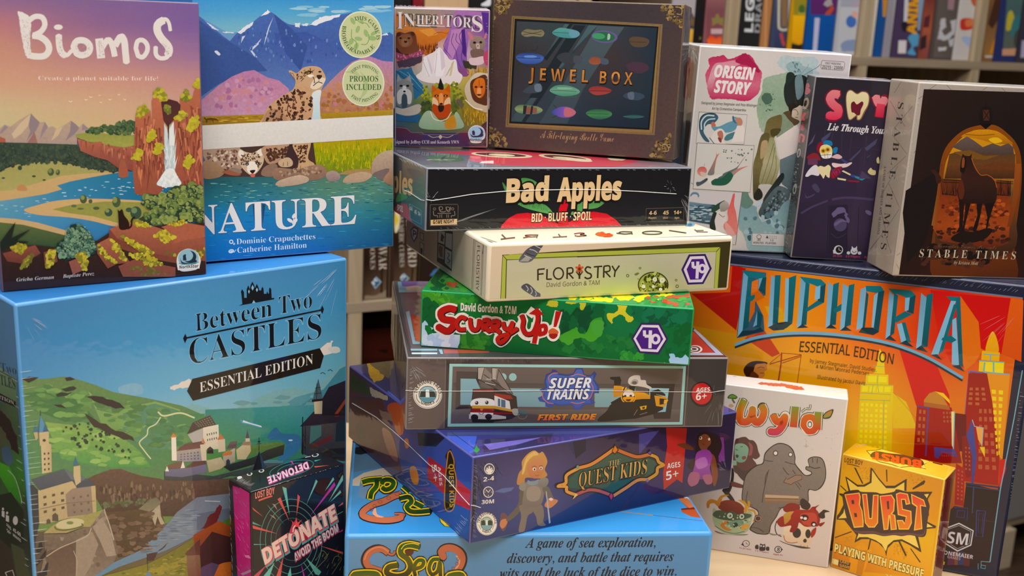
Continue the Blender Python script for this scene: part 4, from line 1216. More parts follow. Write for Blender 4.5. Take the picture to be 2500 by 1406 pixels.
B = GameBox('game_box', 'detonate', 'small black box with neon blast rays and a pink side', 'wrap',
            dict(front='14131a', left='c2217c', top='16161c', right='16161c', edge='17171c'), bevel=0.0014, category='card game box')
B.art('front', '''
z 8
m 1a1614>17151a>14141e/19161a>15151e>121420/16151c>131420>10121c n4: 700,400 1560,400 1560,1420 700,1420
r 4f8f8c w5: 1075,1110 262,355
r 4f8f8c w5: 1080,1100 222,290
r 4f8f8c w4: 1085,1095 180,235
r 3a6a6a w4: 1085,1095 140,180
p 6fb8ac: 1000,650 1035,662 1062,890
p 6fb8ac: 870,800 900,840 1025,975
p 6fb8ac: 1285,590 1300,605 1205,800
p 6fb8ac: 1510,550 1525,580 1390,780
p 6fb8ac: 1490,680 1500,700 1405,780
p 6fb8ac: 1430,570 1440,590 1360,690
p 5f9a90: 748,945 830,985 750,965
p 5fa79c: 1200,1250 1330,1370 1310,1400 1280,1390
p 6fb8ac: 650,1380 760,1350 755,1375 680,1400
p 6fb8ac: 830,1420 935,1290 890,1420
p 6fb8ac: 1040,1420 1070,1330 1080,1420
p 6fb8ac: 760,1135 880,1138 760,1142
l 5f9a90 w5: 1440,900 1550,840
l 5f9a90 w5: 1180,1290 1260,1400
p d05a52: 735,815 840,905 760,850
p d05a52: 960,755 985,740 1060,940
p d05a52: 1130,715 1150,735 1120,900
p d05a52: 745,975 960,1048 755,1005
p d05a52: 945,1420 1010,1240 985,1420
p d05a52: 1320,1150 1540,1210 1520,1225
p d05a52: 1525,770 1530,790 1470,820
p c04a5a: 740,1420 870,1310 790,1420
p b0389a: 1440,610 1450,640 1230,905 1270,850
p b0389a: 1160,1300 1195,1420 1180,1420
p b0389a: 1530,1000 1540,1015 1450,1050
h 3a3a44/4a4a50/8a8a3a N26 Y-40 X20 w5: 1230,1290 1520,1120 1520,1400 1260,1400
l 6a6a48 w5 s: 1300,1250 1340,1190 1380,1240 1330,1300 1290,1340
l 6a6a48 w5 s: 1420,1300 1450,1240 1500,1260 1460,1330 1420,1390
p 9a8a7a: 890,885 950,930 930,900
p 9a8a7a: 915,795 960,850 940,800
= title|slanted chunky pink and white lettering
t S 5f9a9c H120 o11 U-24: 858,1320 1475,930 |DETONATE
t S c0485a H120 o7 U-24: 855,1312 1470,922 |DETONATE
t S e8c8bc H118 o3 U-24: 852,1308 1465,918 |DETONATE
p c0485a s: 1060,1040 1085,960 1070,930 1100,950 1120,910 1130,950 1165,930 1140,970 1160,990 1115,990 1100,1040
l efd5c8 w9 s: 1090,1035 1095,1000 1110,980 1125,975
p e85a50: 1110,975 1120,925 1128,960 1152,945 1135,975 1150,990 1118,990
t S b04058 H62 o9 U-24: 1108,1285 1482,1025 |AVOID THE BOOM
t S c9c6cc H60 o2 U-24: 1108,1282 1480,1022 |AVOID THE BOOM
= publisher_mark|small hand-drawn pink lettering
t S e0847c H58 o1: 772,752 936,710 |LOST BOY
l d0645c w14 s: 800,768 860,745 915,728
''')
B.art('left', '''
z 8
m 17171c>1c1a20/17171c>1c1a20/17171c>17171c: 500,560 640,600 660,1420 520,1420
p c01f7c>cc2488>b01a74 n6: 583,640 730,700 755,1420 625,1420
h e878b8/a84a90 N30 Y-50 X-26 w5: 610,690 720,730 740,1400 640,1400
h 9a6a9a N18 Y-40 X-30 w5 e2: 610,690 720,730 740,1400 640,1400
p a88a98: 650,1385 735,1350 748,1365 670,1400
p d88ab8: 680,1230 720,1230 740,1260 700,1250
''')
B.art('top', '''
z 8
m 1a1c20>14161c/22242a>1a1c22 n10: 480,540 1400,340 1530,460 720,700
r 3a7a7a w5: 1080,500 190,60 -14
r 3a7a7a w4: 1080,500 120,38 -14
p 4f9a94: 900,560 1000,540 910,575
p 4f9a94: 1270,430 1330,420 1280,440
p d05a52: 1270,480 1400,470 1280,490
p c0408a: 1060,430 1080,425 1100,470
p c0408a: 950,570 980,600 1000,560
e c8c8cc: 725,545 24,14 -10
e 16161c: 725,545 14,8 -10
e c8c8cc: 825,518 24,14 -10
e 16161c: 825,518 14,8 -10
e c8c8cc: 1280,385 30,14 -10
e 16161c: 1280,385 20,9 -10
e c8c8cc: 640,575 22,12 -10
l c8c8cc w5: 1195,405 1240,395
= top_title|upside-down pink and white lettering
t S b04a7c H58 o5 V1 U30: 1215,440 870,575 |DETONATE
t S e0b8c4 H54 o1 V1 U30: 1212,442 873,573 |DETONATE
''')
B.finish()
# ------------------------------------------------------------------ the middle stack, bottom to top
B = GameBox('game_box', 'sea', 'light blue box with orange tentacles and a black blurb, bottom of the middle stack', 'gloss',
            dict(front='5f8fbe', left='4a7aa8', top='3f93d6', right='4a7aa8', edge='5fa0d8'), bevel=0.0035)
B.art('front', '''
z 17
m 6a94bc>6592be>5c8ebe>5a90c4/5c8ab6>5a88b4>5688b8>5688ba n3: -10,960 3900,900 3900,1460 -10,1460
l 2a1a1c w82 s: 470,1165 400,1120 330,1115 250,1160 215,1240 250,1310 330,1340 420,1370
l 2a1a1c w34 s: 538,1140 525,1175 490,1180 440,1150
l b8694c w22 s: 537,1142 522,1172 490,1178 430,1145
l b8694c w66 s: 465,1160 400,1120 330,1125 260,1165 230,1240 260,1305 330,1335 420,1360
l d08a68 w14 s: 470,1150 400,1105 320,1108 245,1160 215,1235
l 2a1a1c w90 s: 1070,1210 1035,1200 1020,1150 1060,1110 1140,1105 1225,1150 1255,1220 1230,1310 1160,1390 1110,1420
l b8694c w74 s: 1065,1205 1040,1195 1025,1150 1065,1115 1140,1112 1215,1155 1243,1220 1220,1300 1150,1380 1100,1420
l d8a080 w16 s: 1180,1190 1215,1240 1190,1310 1120,1370
r 8a4a38 w5: 1200,1225 14,14
r 8a4a38 w5: 1188,1275 15,15
r 8a4a38 w5: 1150,1325 16,16
r 8a4a38 w5: 1100,1360 17,17
= title|fantasy lettering in green with yellow outlines
l 17110c w104 s: 790,1095 690,1075 610,1100 600,1170 670,1225 700,1310 650,1385 540,1405 450,1370 470,1310 560,1290
l 17110c w84 s: 745,1330 820,1300 835,1245 780,1240 735,1310 750,1400
l 17110c w84 s: 1000,1225 930,1235 895,1320 925,1385 985,1350 1010,1260 1015,1420
l 17110c w104 s: 100,1450 112,1385 330,1380 372,1450
l 17110c w104 s: 1090,1455 1112,1402 1230,1388 1262,1450
l e8c81c w84 s: 790,1095 690,1075 610,1100 600,1170 670,1225 700,1310 650,1385 540,1405 450,1370 470,1310 560,1290
l e8c81c w64 s: 745,1330 820,1300 835,1245 780,1240 735,1310 750,1400
l e8c81c w64 s: 1000,1225 930,1235 895,1320 925,1385 985,1350 1010,1260 1015,1420
l e8c81c w84 s: 100,1450 112,1385 330,1380 372,1450
l e8c81c w84 s: 1090,1455 1112,1402 1230,1388 1262,1450
l 2f5a1c>5a5a18>241810 w56 s: 790,1095 690,1075 610,1100 600,1170 670,1225 700,1310 650,1385 540,1405 450,1370 470,1310 560,1290
l 2f5a1c>5a5a18>241810 w38 s: 745,1330 820,1300 835,1245 780,1240 735,1310 750,1400
l 2f5a1c>5a5a18>241810 w38 s: 1000,1225 930,1235 895,1320 925,1385 985,1350 1010,1260 1015,1420
l 2f5a1c>5a5a18>241810 w56 s: 100,1450 112,1385 330,1380 372,1450
l 2f5a1c>5a5a18>241810 w56 s: 1090,1455 1112,1402 1230,1388 1262,1450
p 5a301c s: 640,1135 720,1125 730,1160 690,1190 660,1185
l f2e070 w7 s: 600,1120 640,1075 720,1060 790,1075
= blurb|three lines of black swashy lettering
z 18
t I 10182a H98 o.5 i8: 350,806 1725,796 |A game of sea exploration,
t I 10182a H98 o.5 i8: 160,966 1915,944 |discovery, and battle that requires
t I 10182a H98 o.5 i8: 85,1124 1945,1096 |wits and the luck of the dice to win.
''')
B.art('top', '''
z 17
m 3f4a58>4a80b0>3f88c4>3f8cc8/5a90b8>3f8ccc>4496d8>3f92d8/3f8ccc>4598d8>4c9ee0>4c9ee0 n4: 0,-60 3900,-60 3900,940 0,960
p 14161c j4: 60,70 300,20 290,110 160,130 70,110
p 55728a: 70,160 380,120 520,350 380,260 70,320
p c8b8a0: 60,410 210,320 430,265 520,350 400,360 180,380 160,460 60,455
p 6f8aa6: 170,460 320,450 210,600 140,560
l 2a1a1c w80 s: 600,545 520,570 420,620 300,660 205,720 195,775 300,812 450,825 560,810 615,785
l 2a1a1c w30 s: 625,785 640,765 600,750 530,752
l b8694c w64 s: 600,545 520,570 420,620 300,660 205,725 200,773 300,808 450,820 560,806 612,785
l b8694c w18 s: 620,782 634,766 600,753 530,754
r 8a4a38 w6: 560,545 24,16
r 8a4a38 w6: 470,590 24,15
r 8a4a38 w6: 380,630 22,14
r 8a4a38 w6: 320,670 18,13
r 8a4a38 w6: 285,710 16,12
p e0a080 s: 330,690 350,760 420,790 350,790 300,750
z 18
p b8562c: 1960,285 2080,270 2210,470 2240,500 2100,480 2000,430 1990,395 2060,390
p 6a2a14: 1995,395 2170,375 2190,400 2000,410
p e8dcd0: 2020,275 2090,268 2110,300 2060,310
p c87a4c: 1960,290 2060,285 2150,375 2080,390
l b08a6a w8: 1350,425 1700,465
l 5a4030 w4: 1700,465 2260,530
p 3f5a30: 2200,480 2240,500 2290,560 2250,540
= top_title|upside-down green fantasy lettering with yellow outlines
z 17
l 17110c w92 s: 190,425 270,405 400,395
l 17110c w92 s: 345,400 340,470 290,530 275,600
l 17110c w92 s: 395,445 420,405 480,400 520,430 500,480 440,505 400,480
l 17110c w92 s: 620,460 690,520
l 17110c w92 s: 590,595 680,580 710,630 660,680 700,730 800,735 900,725
l 17110c w92 s: 740,640 830,685
l e8c81c w72 s: 190,425 270,405 400,395
l e8c81c w72 s: 345,400 340,470 290,530 275,600
l e8c81c w72 s: 395,445 420,405 480,400 520,430 500,480 440,505 400,480
l e8c81c w72 s: 620,460 690,520
l e8c81c w72 s: 590,595 680,580 710,630 660,680 700,730 800,735 900,725
l e8c81c w72 s: 740,640 830,685
l 16220f>2f5a1e>1c3010 w46 s: 190,425 270,405 400,395
l 16220f>2f5a1e>1c3010 w46 s: 345,400 340,470 290,530 275,600
l 16220f>2f5a1e>1c3010 w46 s: 395,445 420,405 480,400 520,430 500,480 440,505 400,480
l 16220f>2f5a1e>1c3010 w46 s: 620,460 690,520
l 16220f>2f5a1e>1c3010 w46 s: 590,595 680,580 710,630 660,680 700,730 800,735 900,725
l 16220f>2f5a1e>1c3010 w46 s: 740,640 830,685
p 1c1410: 1000,782 1112,855 1125,893 1055,885 1012,842
p e8c81c: 1005,790 1110,860 1120,890 1060,880 1020,840
p f2e070: 1030,815 1090,860 1060,865
''')  # dark and beige marks at the back left paint shelf reflections into the print
B.finish()

B = GameBox('game_box', 'quest', 'dark blue box with two painted children and a jagged gold framed name', 'wrap',
            dict(front='2a2850', left='2f4aa0', top='3a3a7c', right='2a2850', edge='5a5a9a'), bevel=0.0013)
B.art('front', '''
z 0
m 2c2a60>3a2f5c>2a1f3c>2a1f44>2c2548/3a3f70>4a4478>3a3050>34244e>2c2040/2c3a74>3f4680>2a2f60>3a2a5c>2a2040/22346a>26386e>1a2a58>1a2654>1c2448 n5: 1145,1112 1802,998 1786,1196 1148,1334
p 4a4488: 1560,1060 1610,1050 1560,1110
p 2a2a58: 1380,1070 1420,1075 1400,1110
p 1a1830: 1395,1058 1430,1052 1430,1100 1405,1120
z 31
h 14141c/1c1c26 N26 Y90 X70 w9: 800,220 1000,190 1080,300 1000,480 900,400 820,300
h 14141c/1c1c26 N22 Y120 X24 w9 e2: 790,360 840,360 900,520 880,680 800,560
p 141418: 755,190 800,190 810,700 780,1000 745,1240
p 5a6aa0: 1030,600 1130,560 1280,545 1240,590 1150,615
e e8e2d8: 972,322 63,68
e 4a4a66: 972,322 54,58
e e8e2d8: 972,300 11,12
e e8e2d8: 945,315 9,10
e e8e2d8: 1000,315 9,10
p e8e2d8 s: 955,320 990,320 995,370 975,385 952,370
p e8e2d8 s: 930,330 950,330 948,365 935,355
p e8e2d8 s: 998,330 1015,330 1010,355 998,365
e e8e2d8: 960,605 63,68
e 4a4a66: 960,605 54,58
l e8e2d8 w9: 930,575 960,608 985,575
l e8e2d8 w7: 915,605 925,604
l e8e2d8 w7: 995,605 1005,604
l e8e2d8 w7: 960,640 961,652
t S e8e2d8 H52: 898,478 1030,458 |2-4
t S e8e2d8 H48: 878,752 1028,740 |30M
e ebe5dc: 940,992 126,140
e 3a3a44: 940,992 121,134
e ebe5dc: 940,992 118,131
t S 3a3a44 H38 u: 860,985 875,925 920,885 975,880 1025,925 1040,990 |TREASURE FALLS
t S 3a3a44 H38 u: 880,1080 930,1108 1000,1090 |GAMES
e 3a3a44: 940,990 76,84
e a8bfae: 940,990 70,78
p 2f3f38: 875,960 900,945 925,955 925,1010 872,1010
p 2f3f38: 955,955 985,945 1008,965 1008,1010 955,1010
p dfe8e8: 928,945 952,945 950,1010 930,1010
p 7fa8b0: 872,1012 1008,1012 985,1055 940,1068 895,1055
l 3a3a44 w5: 840,1000 870,1060
l 3a3a44 w5: 1040,970 1010,1060
# blond child
p 6a4a50 s: 1110,880 1160,860 1200,920 1190,1000 1150,1080 1110,1040
p c08058 s: 1115,950 1170,930 1195,960 1170,1020 1130,1050 1100,1010
p 5f5a54 s: 1340,600 1400,560 1420,700 1330,860 1210,960 1185,920 1320,760
p 7a7068 s: 1340,770 1480,780 1500,850 1440,900 1400,1080 1330,1080 1360,900
p 7a7068 s: 1480,780 1610,760 1640,880 1630,960 1660,1010 1570,1010 1540,900
p 8a8078>766c66 s: 1405,500 1480,470 1600,480 1640,620 1600,760 1500,790 1380,770 1390,620
p 968c82 s: 1440,560 1530,530 1600,580 1580,690 1500,720 1430,680
p 6a6460 s: 1620,560 1690,540 1740,640 1760,700 1690,720 1650,640
p c8845a s: 1655,740 1690,700 1760,690 1810,710 1770,760 1710,800 1650,780
p e8d0d8: 1690,690 1725,672 1755,690 1730,715
p a8b4c0: 1660,590 1672,600 1720,980 1700,990
p c8985a>b8824a s: 1370,230 1440,140 1520,97 1580,130 1620,112 1660,170 1680,240 1650,330 1680,400 1600,440 1420,430 1400,500 1310,510 1330,380 1370,320
p dcb870 s: 1420,190 1520,110 1570,150 1500,170 1430,250 1400,360 1370,380
p c98a62>b87850 s: 1440,270 1520,210 1620,200 1640,330 1600,410 1530,440 1460,400
p c08a5c s: 1400,350 1430,345 1440,390 1410,400
e f0e8dc: 1522,326 22,20
e 3a2a20: 1524,328 11,14
e f0e8dc: 1603,314 18,19
e 3a2a20: 1602,316 9,13
l 5a3a20 w6 s: 1495,300 1525,288 1548,298
l 5a3a20 w6 s: 1580,290 1605,282 1622,290
l 8a4a38 w5 s: 1530,400 1555,405 1580,396
l 9a5a40 w4: 1560,355 1572,372
p 7f94a0 s: 1440,460 1500,480 1570,450 1590,480 1520,520 1450,510
p 8a8880 s: 1340,520 1385,480 1420,520 1400,590 1340,570
p 8a8880>767470 s: 1565,480 1620,430 1685,440 1690,500 1650,545 1590,540
z 16
# dark haired child
p 4a2a4a>3a2a44 n6: 1600,760 1660,770 1700,800 1650,830 1620,820
p 7a3a8a: 1580,800 1640,800 1650,1000 1600,1010
p 2a1a20 s: 1420,780 1460,750 1530,760 1600,790 1625,880 1590,980 1600,1060 1540,1040 1500,900 1440,1000 1380,1080 1330,1040 1390,960 1400,880
p 8a5034>7a4430 s: 1430,800 1480,770 1520,800 1530,850 1500,890 1490,930 1450,910 1425,860
p 6a3a28 s: 1240,860 1290,850 1360,880 1380,900 1300,890 1250,885
p 7a4430 s: 1500,940 1560,960 1590,1100 1580,1180 1560,1220 1540,1160 1530,1040
p 8a3f9a>9a4aa4>7a3a8a s: 1410,930 1500,905 1540,960 1520,1060 1530,1130 1450,1160 1370,1140 1390,1040
p b070b8 s: 1400,1000 1480,970 1500,1040 1420,1070
p a0607c s: 1360,1100 1430,1110 1420,1190 1360,1220 1330,1170
p a0607c s: 1460,1130 1530,1120 1540,1190 1490,1200
e f0e4da: 1443,805 13,14
e 2a1a18: 1440,803 7,9
e f0e4da: 1515,815 9,12
l 4a1f1a w5: 1455,855 1475,860
p c03030>c83a34 n4: 1145,715 1325,720 1285,1190 1240,1160 1125,1250 1120,1100 1155,880
t S efe9e6 H44 U-2: 1155,1068 1268,1052 |AGES
t S f2eeec H74 U-2: 1146,1168 1252,1142 |5+
p 6a3a20 s: 1240,862 1310,850 1370,880 1380,910 1300,895
= title|gold jagged frame and lettering on a green plaque
z 16
p 2a3a34>22403c: 700,910 990,960 1090,1000 1110,1040 1000,1130 860,1180 680,1300 460,1270 290,1240 260,1190 400,1060
p 3f5a48>25524a n6: 700,930 980,975 1070,1010 1060,1110 980,1140 860,1170 680,1280 500,1250 300,1230 280,1180 400,1080
l 241a20 w44 s: 390,1062 500,1030 610,960 700,895
l 241a20 w44 s: 700,895 810,940 900,965 1000,945
l 241a20 w44 s: 1000,945 1060,970 1080,1010 1120,1035 1070,1060 1060,1110 985,1160
l 241a20 w44 s: 985,1160 900,1165 800,1230 690,1300
l 241a20 w44 s: 690,1300 560,1255 470,1250 365,1290
l 241a20 w44 s: 365,1290 290,1260 285,1220 210,1215 280,1190 290,1120 390,1062
l d88a48 w28 s h: 390,1062 500,1030 610,960 700,895
l c8703c w28 s: 700,895 810,940 900,965 1000,945
l d89a44 w26 s: 1000,945 1060,970 1080,1010 1120,1035 1070,1060 1060,1110 985,1160
l d08a50 w26 s: 985,1160 900,1165 800,1230 690,1300
l b0585a w26 s: 690,1300 560,1255 470,1250 365,1290
l d89a50 w26 s: 365,1290 290,1260 285,1220 210,1215 280,1190 290,1120 390,1062
p 241a14: 675,920 705,855 738,905 705,945
p d87a2c: 682,918 705,868 728,904 705,935
p 3a2244: 980,930 1005,905 1025,930 1008,955
p 6a4a90: 988,930 1005,915 1016,930 1006,945
p 6f9a7a: 372,1040 390,1035 395,1060 372,1075
p 4a1a30: 645,1300 672,1265 695,1300 670,1345
p c03a6a: 655,1300 672,1278 686,1300 671,1332
p e8c070: 340,1330 365,1275 385,1290
p 7a70a8: 965,1165 985,1150 998,1170 980,1185
t B d8b070 H46 o-1.5: 648,1050 750,1028 |THE
t B 2a1c18 H122 o2: 392,1229 975,1111 |QUEST KIDS
t B e8b464>d89a50 H122 o-1.5: 390,1226 973,1108 |QUEST KIDS
''')
B.art('left', '''
z 15
m 4a3a50>3a3a70>3f4aa0>3a50b0/5a3048>4a3a80>4058b0>3a56b4/4a2c40>44447c>3f5ab0>3450a8/3a3038>3f4a80>3f58a8>2f4a9c n6: 30,170 1110,980 1110,1720 30,860
p 2a4a34 n20 j5: 60,260 190,330 230,450 60,400
p c8bca8 n14 j5: 220,370 380,450 370,480 240,450
p 4a2a44 n14: 60,440 330,470 320,700 40,640
p 5a2a30 n20: 90,480 330,480 420,760 500,1100 330,1030 60,800
p 2a1c20 n18: 90,700 150,650 190,800 130,830
p c04a2c>d06a34 s n8: 370,540 440,500 500,540 515,740 470,780 420,680
p 9a7a6a n14 j6: 300,560 400,600 420,660 330,650
p c8907a>8a4a3a n18 s: 330,720 400,760 450,900 460,1010 400,960 350,840
p d8804c s: 520,820 550,815 558,880 530,890
p e08a4c s: 568,1060 610,1050 640,1130 635,1200 595,1195 570,1130
p 1a1a34: 630,760 900,770 790,880 640,870
l 8a9ad0 w6 s: 500,1090 560,1070 650,1080 700,1120
l 8a8ab8 w6 s: 520,1160 640,1260 760,1290 640,1300
l 8a8ab8 w6 s: 600,1300 700,1380 800,1390
p c0283a n4: 722,960 860,1060 1110,1280 1110,1440 960,1370 850,1280 715,1150
t S f0ecec H42 u: 752,1035 768,1180 |5+
t S e8e0e0 H24 u: 806,1052 822,1215 |AGES
= side_title|narrow gold framed name reading downwards
p 241a10: 890,920 920,895 930,960 955,1000 960,1140 970,1180 935,1420 860,1420 860,1180 880,1000 870,960
l d08a3c w10 s o: 895,930 915,920 945,1000 945,1060 965,1180 940,1410 870,1410 868,1200 885,1010
t S d8b048 H42 u: 900,1030 908,1400 |QUEST KIDS
''')
B.art('top', '''
z 15
m 4a4038>3a3044>34346a>3a3a7a/3a3a68>2a2a58>3a3a80>4f4a90/3a3f80>2f2f6a>4a4690>5a54a0 n10: 0,0 3300,-300 3300,700 700,1000
p b08a3a n30 j8: 200,160 330,100 370,180 330,300 250,330 210,260
p 6a5a40 n30 j8: 170,110 420,90 430,180 380,300 250,200
p 1c1826: 640,770 860,770 780,880 650,860
p 4a64c8 n4: 380,400 520,520 490,540 360,430
p 3f58b8 n4: 880,790 1140,790 1110,930 1060,950 760,960 830,860
p 2c2850 n10: 1180,820 1500,800 1800,760 1760,860 1200,930
p 6a62b0 n14: 1200,860 1700,800 1500,860 1250,910
p 2f8a4a: 1110,920 1135,870 1165,910 1140,935
l 1a1a2a w4: 920,755 1120,900
''')  # brown patches at the back left put a reflection into the top's colour
B.string([('front', 1149, 1232), ('front', 1160, 1234), ('front', 1172, 1238)], 0.0003)
B.string([('left', 1148.5, 1232), ('left', 1130, 1212), ('left', 1110, 1188), ('left', 1085, 1160), ('left', 1050, 1134), ('left', 1000, 1086), ('left', 960, 1050), ('left', 920, 1018), ('left', 862, 984)], 0.0003)
B.finish()

B = GameBox('game_box', 'trains', 'grey box with a fire engine and a black and yellow locomotive drawn on its side', 'wrap',
            dict(front='5a5250', left='6a5c52', top='5a5454', right='4a4644', edge='8a8482'), bevel=0.0013)
B.art('front', '''
z 15
m 645856>5f5452>5a5050>4a4444>3f3a3a/5f5250>5a4f4d>554c4a>484241>3c3838 n4: 500,90 3320,90 3260,760 500,760
p 4a4040: 880,130 2965,130 2935,720 862,730
p 3f3535: 880,130 910,140 895,715 865,725
p a8d8d4>8fbfbc: 905,168 2935,188 2905,690 888,708
p 6a5f5c>574d4b: 932,192 2910,210 2880,668 915,682
p 504846>5f5552: 940,330 2890,345 2885,395 930,395
p 6a605c>5a5250: 930,560 2882,560 2878,610 925,610
p 2f2828: 965,232 1160,238 1150,545 955,560
p 8fb8c0>7fa8b4: 1000,295 1130,297 1230,520 998,520
p 4a4240: 965,232 1145,238 1135,290 1000,295 998,520 955,558
p 8fb4ba>7fa6ae: 1400,378 1760,382 1755,540 1400,535
p 8fb4ba>7fa6ae: 2150,380 2500,382 2500,540 2150,540
p 2f2828: 2600,340 2840,340 2800,640 2660,640
p 9fcad4>86b4c0: 2620,375 2790,380 2760,580 2620,590
e 9fccc8: 1448,282 33,33
e 9fccc8: 1362,282 33,33
# fire engine with ladder
p b8aca0: 1148,198 1205,200 1178,305 1148,300
p 8a7f78: 1205,200 1270,260 1260,320 1178,305
p b8aca0: 1268,202 1330,208 1310,305 1270,300
p 8a7f78: 1310,210 1335,212 1450,440 1440,460 1380,400 1300,290
p 6a605a: 1178,305 1440,460 1400,440 1170,360
l 2a2422 w6: 1150,300 1430,450
l 2a2422 w6: 1200,260 1440,430
l 2a2422 w6: 1325,215 1450,430
l d0c6ba w6: 1210,330 1300,350
l d0c6ba w6: 1220,300 1300,300
l 2a2422 w5 o: 1148,198 1205,200 1178,305 1148,300
l 2a2422 w5 o: 1268,202 1330,208 1310,305 1270,300
p 2a2020: 1105,385 1290,380 1440,430 1480,450 1490,560 1500,600 1440,640 1270,670 1100,668 1085,580 1095,480
p 8a1f1c: 1110,390 1285,385 1280,410 1108,412
p 3a2a2a: 1108,412 1282,410 1290,460 1105,470
p a02a22: 1290,420 1430,440 1450,470 1300,470
p f0ece6 s: 1100,480 1180,462 1280,478 1285,530 1100,535
p e8e2da: 1290,440 1320,450 1420,490 1430,560 1290,540
p c8963a: 1098,525 1290,528 1440,560 1440,580 1290,552 1098,550
p 8a1f1c: 1092,552 1285,552 1285,580 1440,588 1480,600 1280,600 1088,590
e 2a1c18: 1138,503 15,16
e fff8f0: 1133,498 5,5
e 2a1c18: 1225,500 15,16
e fff8f0: 1220,495 5,5
p e0703a: 1180,575 1166,560 1173,550 1180,556 1187,550 1194,560
p 4a6a88: 1320,465 1340,470 1340,535 1320,530
p 4a6a88: 1348,472 1385,482 1385,545 1348,538
p e6e0dc: 1085,585 1280,590 1280,620 1080,615
l 5a4038 w6 s: 1155,590 1178,602 1200,590
p b8b0aa: 1072,600 1300,604 1390,620 1390,640 1280,645 1072,640
e 1a1614: 1120,628 32,27
e 1a1614: 1240,622 30,25
p 1a1614: 1100,650 1290,652 1280,672 1100,670
p a8a29c s: 1440,560 1490,555 1510,600 1460,610
r 7a6a58 w9: 1530,610 38,32
p 3f6068: 1490,560 1570,580 1570,610 1500,600
# steam locomotive
z 16
p 1a1614: 665,282 750,278 762,310 755,350 700,355 700,310 668,300
p e0a020>c8861c: 700,355 765,360 770,395 760,440 700,460 690,410
p f0b828: 765,365 810,370 800,395 770,410
p 2a2018: 790,365 800,366 775,420 768,410
p 1a1614: 825,360 880,360 875,410 835,400
p d8cfc8 s: 820,330 830,290 870,268 920,270 930,305 970,310 980,345 1020,370 1010,385 960,370 900,360 850,355
p b0a8a2 s: 840,335 870,300 905,310 900,340 860,345
e 6a605c: 875,332 22,15
p 1a1614: 670,500 760,450 900,470 1050,430 1130,450 1120,560 1040,600 880,640 700,650 560,660 620,590 680,520
p e8a828>c88a1c: 870,405 960,415 1010,440 1010,470 940,470 860,480
p 1a1614: 1010,405 1080,385 1140,430 1140,445 1060,430 1060,520 1010,520
p d8962a: 1045,440 1140,450 1165,480 1130,540 1060,530
p 1a1614: 1090,465 1150,470 1150,510 1090,520
p e8b040: 1130,475 1160,475 1150,510 1125,510
p e0a828: 920,535 980,525 975,555 930,565
p 1a1614: 940,540 965,536 962,553 945,556
e e0a020: 823,450 66,64
e 2a241c: 823,450 55,54
p efe8da s: 775,435 800,400 850,400 875,440 850,450 800,450
e 2a1c14: 795,448 11,13
e 2a1c14: 843,446 11,13
p e8a030 s: 780,455 870,452 865,480 830,500 790,485
p 5a1a14 s: 800,475 845,472 832,488 812,488
p 241f1c>14110f s: 690,510 900,500 890,600 800,640 560,660 640,570
l 8a7a6a w5: 900,560 870,610
l 8a7a6a w5: 920,605 985,585
# side labels
z 15
l 7a706e w4: 872,138 858,730
z 16
l 8a8280 w4: 1340,175 1300,715
e 241c1c: 1452,430 100,108
e c02a30: 1452,425 85,92
t S f2ecea H36: 1403,412 1520,406 |AGES
t S f2ecea H64: 1400,482 1492,474 |6+
= publisher_emblem|round white waterfall emblem with lettering round it
z 15
e efe8dc: 717,434 124,120
e 2a2624: 717,434 118,114
e efe8dc: 717,434 115,111
t S 2a2624 H30 u: 628,425 645,375 690,342 745,342 795,375 815,428 |TREASURE FALLS
t S 2a2624 H30 u: 655,510 715,528 778,505 |GAMES
e 2a2624: 717,432 77,74
e 9fc4cc: 717,432 72,69
p 2a3430: 655,420 665,398 700,390 700,455 650,455
p 2a3430: 730,392 765,395 785,425 785,455 735,455
p eef4f4: 702,390 730,390 732,455 700,455
p 5f98a8: 648,458 786,458 770,490 717,502 665,490
l 2a2624 w5 s: 620,430 625,470 650,505
l 2a2624 w5 s: 815,430 812,465 790,500
= title|white slanted lettering on a blue gear with orange words below
z 16
p 2a3a80>3450a0: 370,205 430,205 445,260 500,265 530,230 550,255 530,300 575,370 570,420 525,420 510,470 540,500 500,520 450,520 410,560 360,562 340,520 250,530 180,520 170,545 110,535 110,500 60,490 45,460 90,440 80,410 60,390 110,370 100,320 115,260 160,240 170,215 200,220 230,250 300,260 350,250
p 4468bc>3a5cb0: 378,216 422,216 440,270 500,280 520,260 520,310 555,370 550,408 510,415 490,480 500,505 440,505 400,545 365,548 345,505 240,515 175,500 125,520 125,490 70,470 105,440 95,400 130,370 115,320 130,270 180,245 230,265 300,275 350,262
l d8756a w7 s: 145,330 140,280 175,250 220,248
l d8756a w7 s: 330,275 390,258 460,275
l d8756a w7 s: 500,330 520,380 500,450 470,475
l d8756a w7 s: 90,410 90,460 130,500 180,510
l d8756a w7 s: 330,500 390,508 445,495
t X 1c2a60 H85 o6: 142,378 500,372 |SUPER
t X eef0f6 H85 o1: 142,378 500,372 |SUPER
t X 1c2a60 H85 o6: 120,474 486,470 |TRAINS
t X eef0f6 H85 o1: 120,474 486,470 |TRAINS
t X 3a1a3a H48 o7: 40,652 548,646 |FIRST RIDE
t X e89a34>e0683a H48 o3: 40,652 548,646 |FIRST RIDE
''')
B.art('left', '''
z 13
m 8a7862>7a6a58/6a5a50>5a4c46 n10: 400,480 560,1120 500,1440 380,1040
p 6a5a5c n6: 430,600 560,1150 520,1420 490,1250
''')
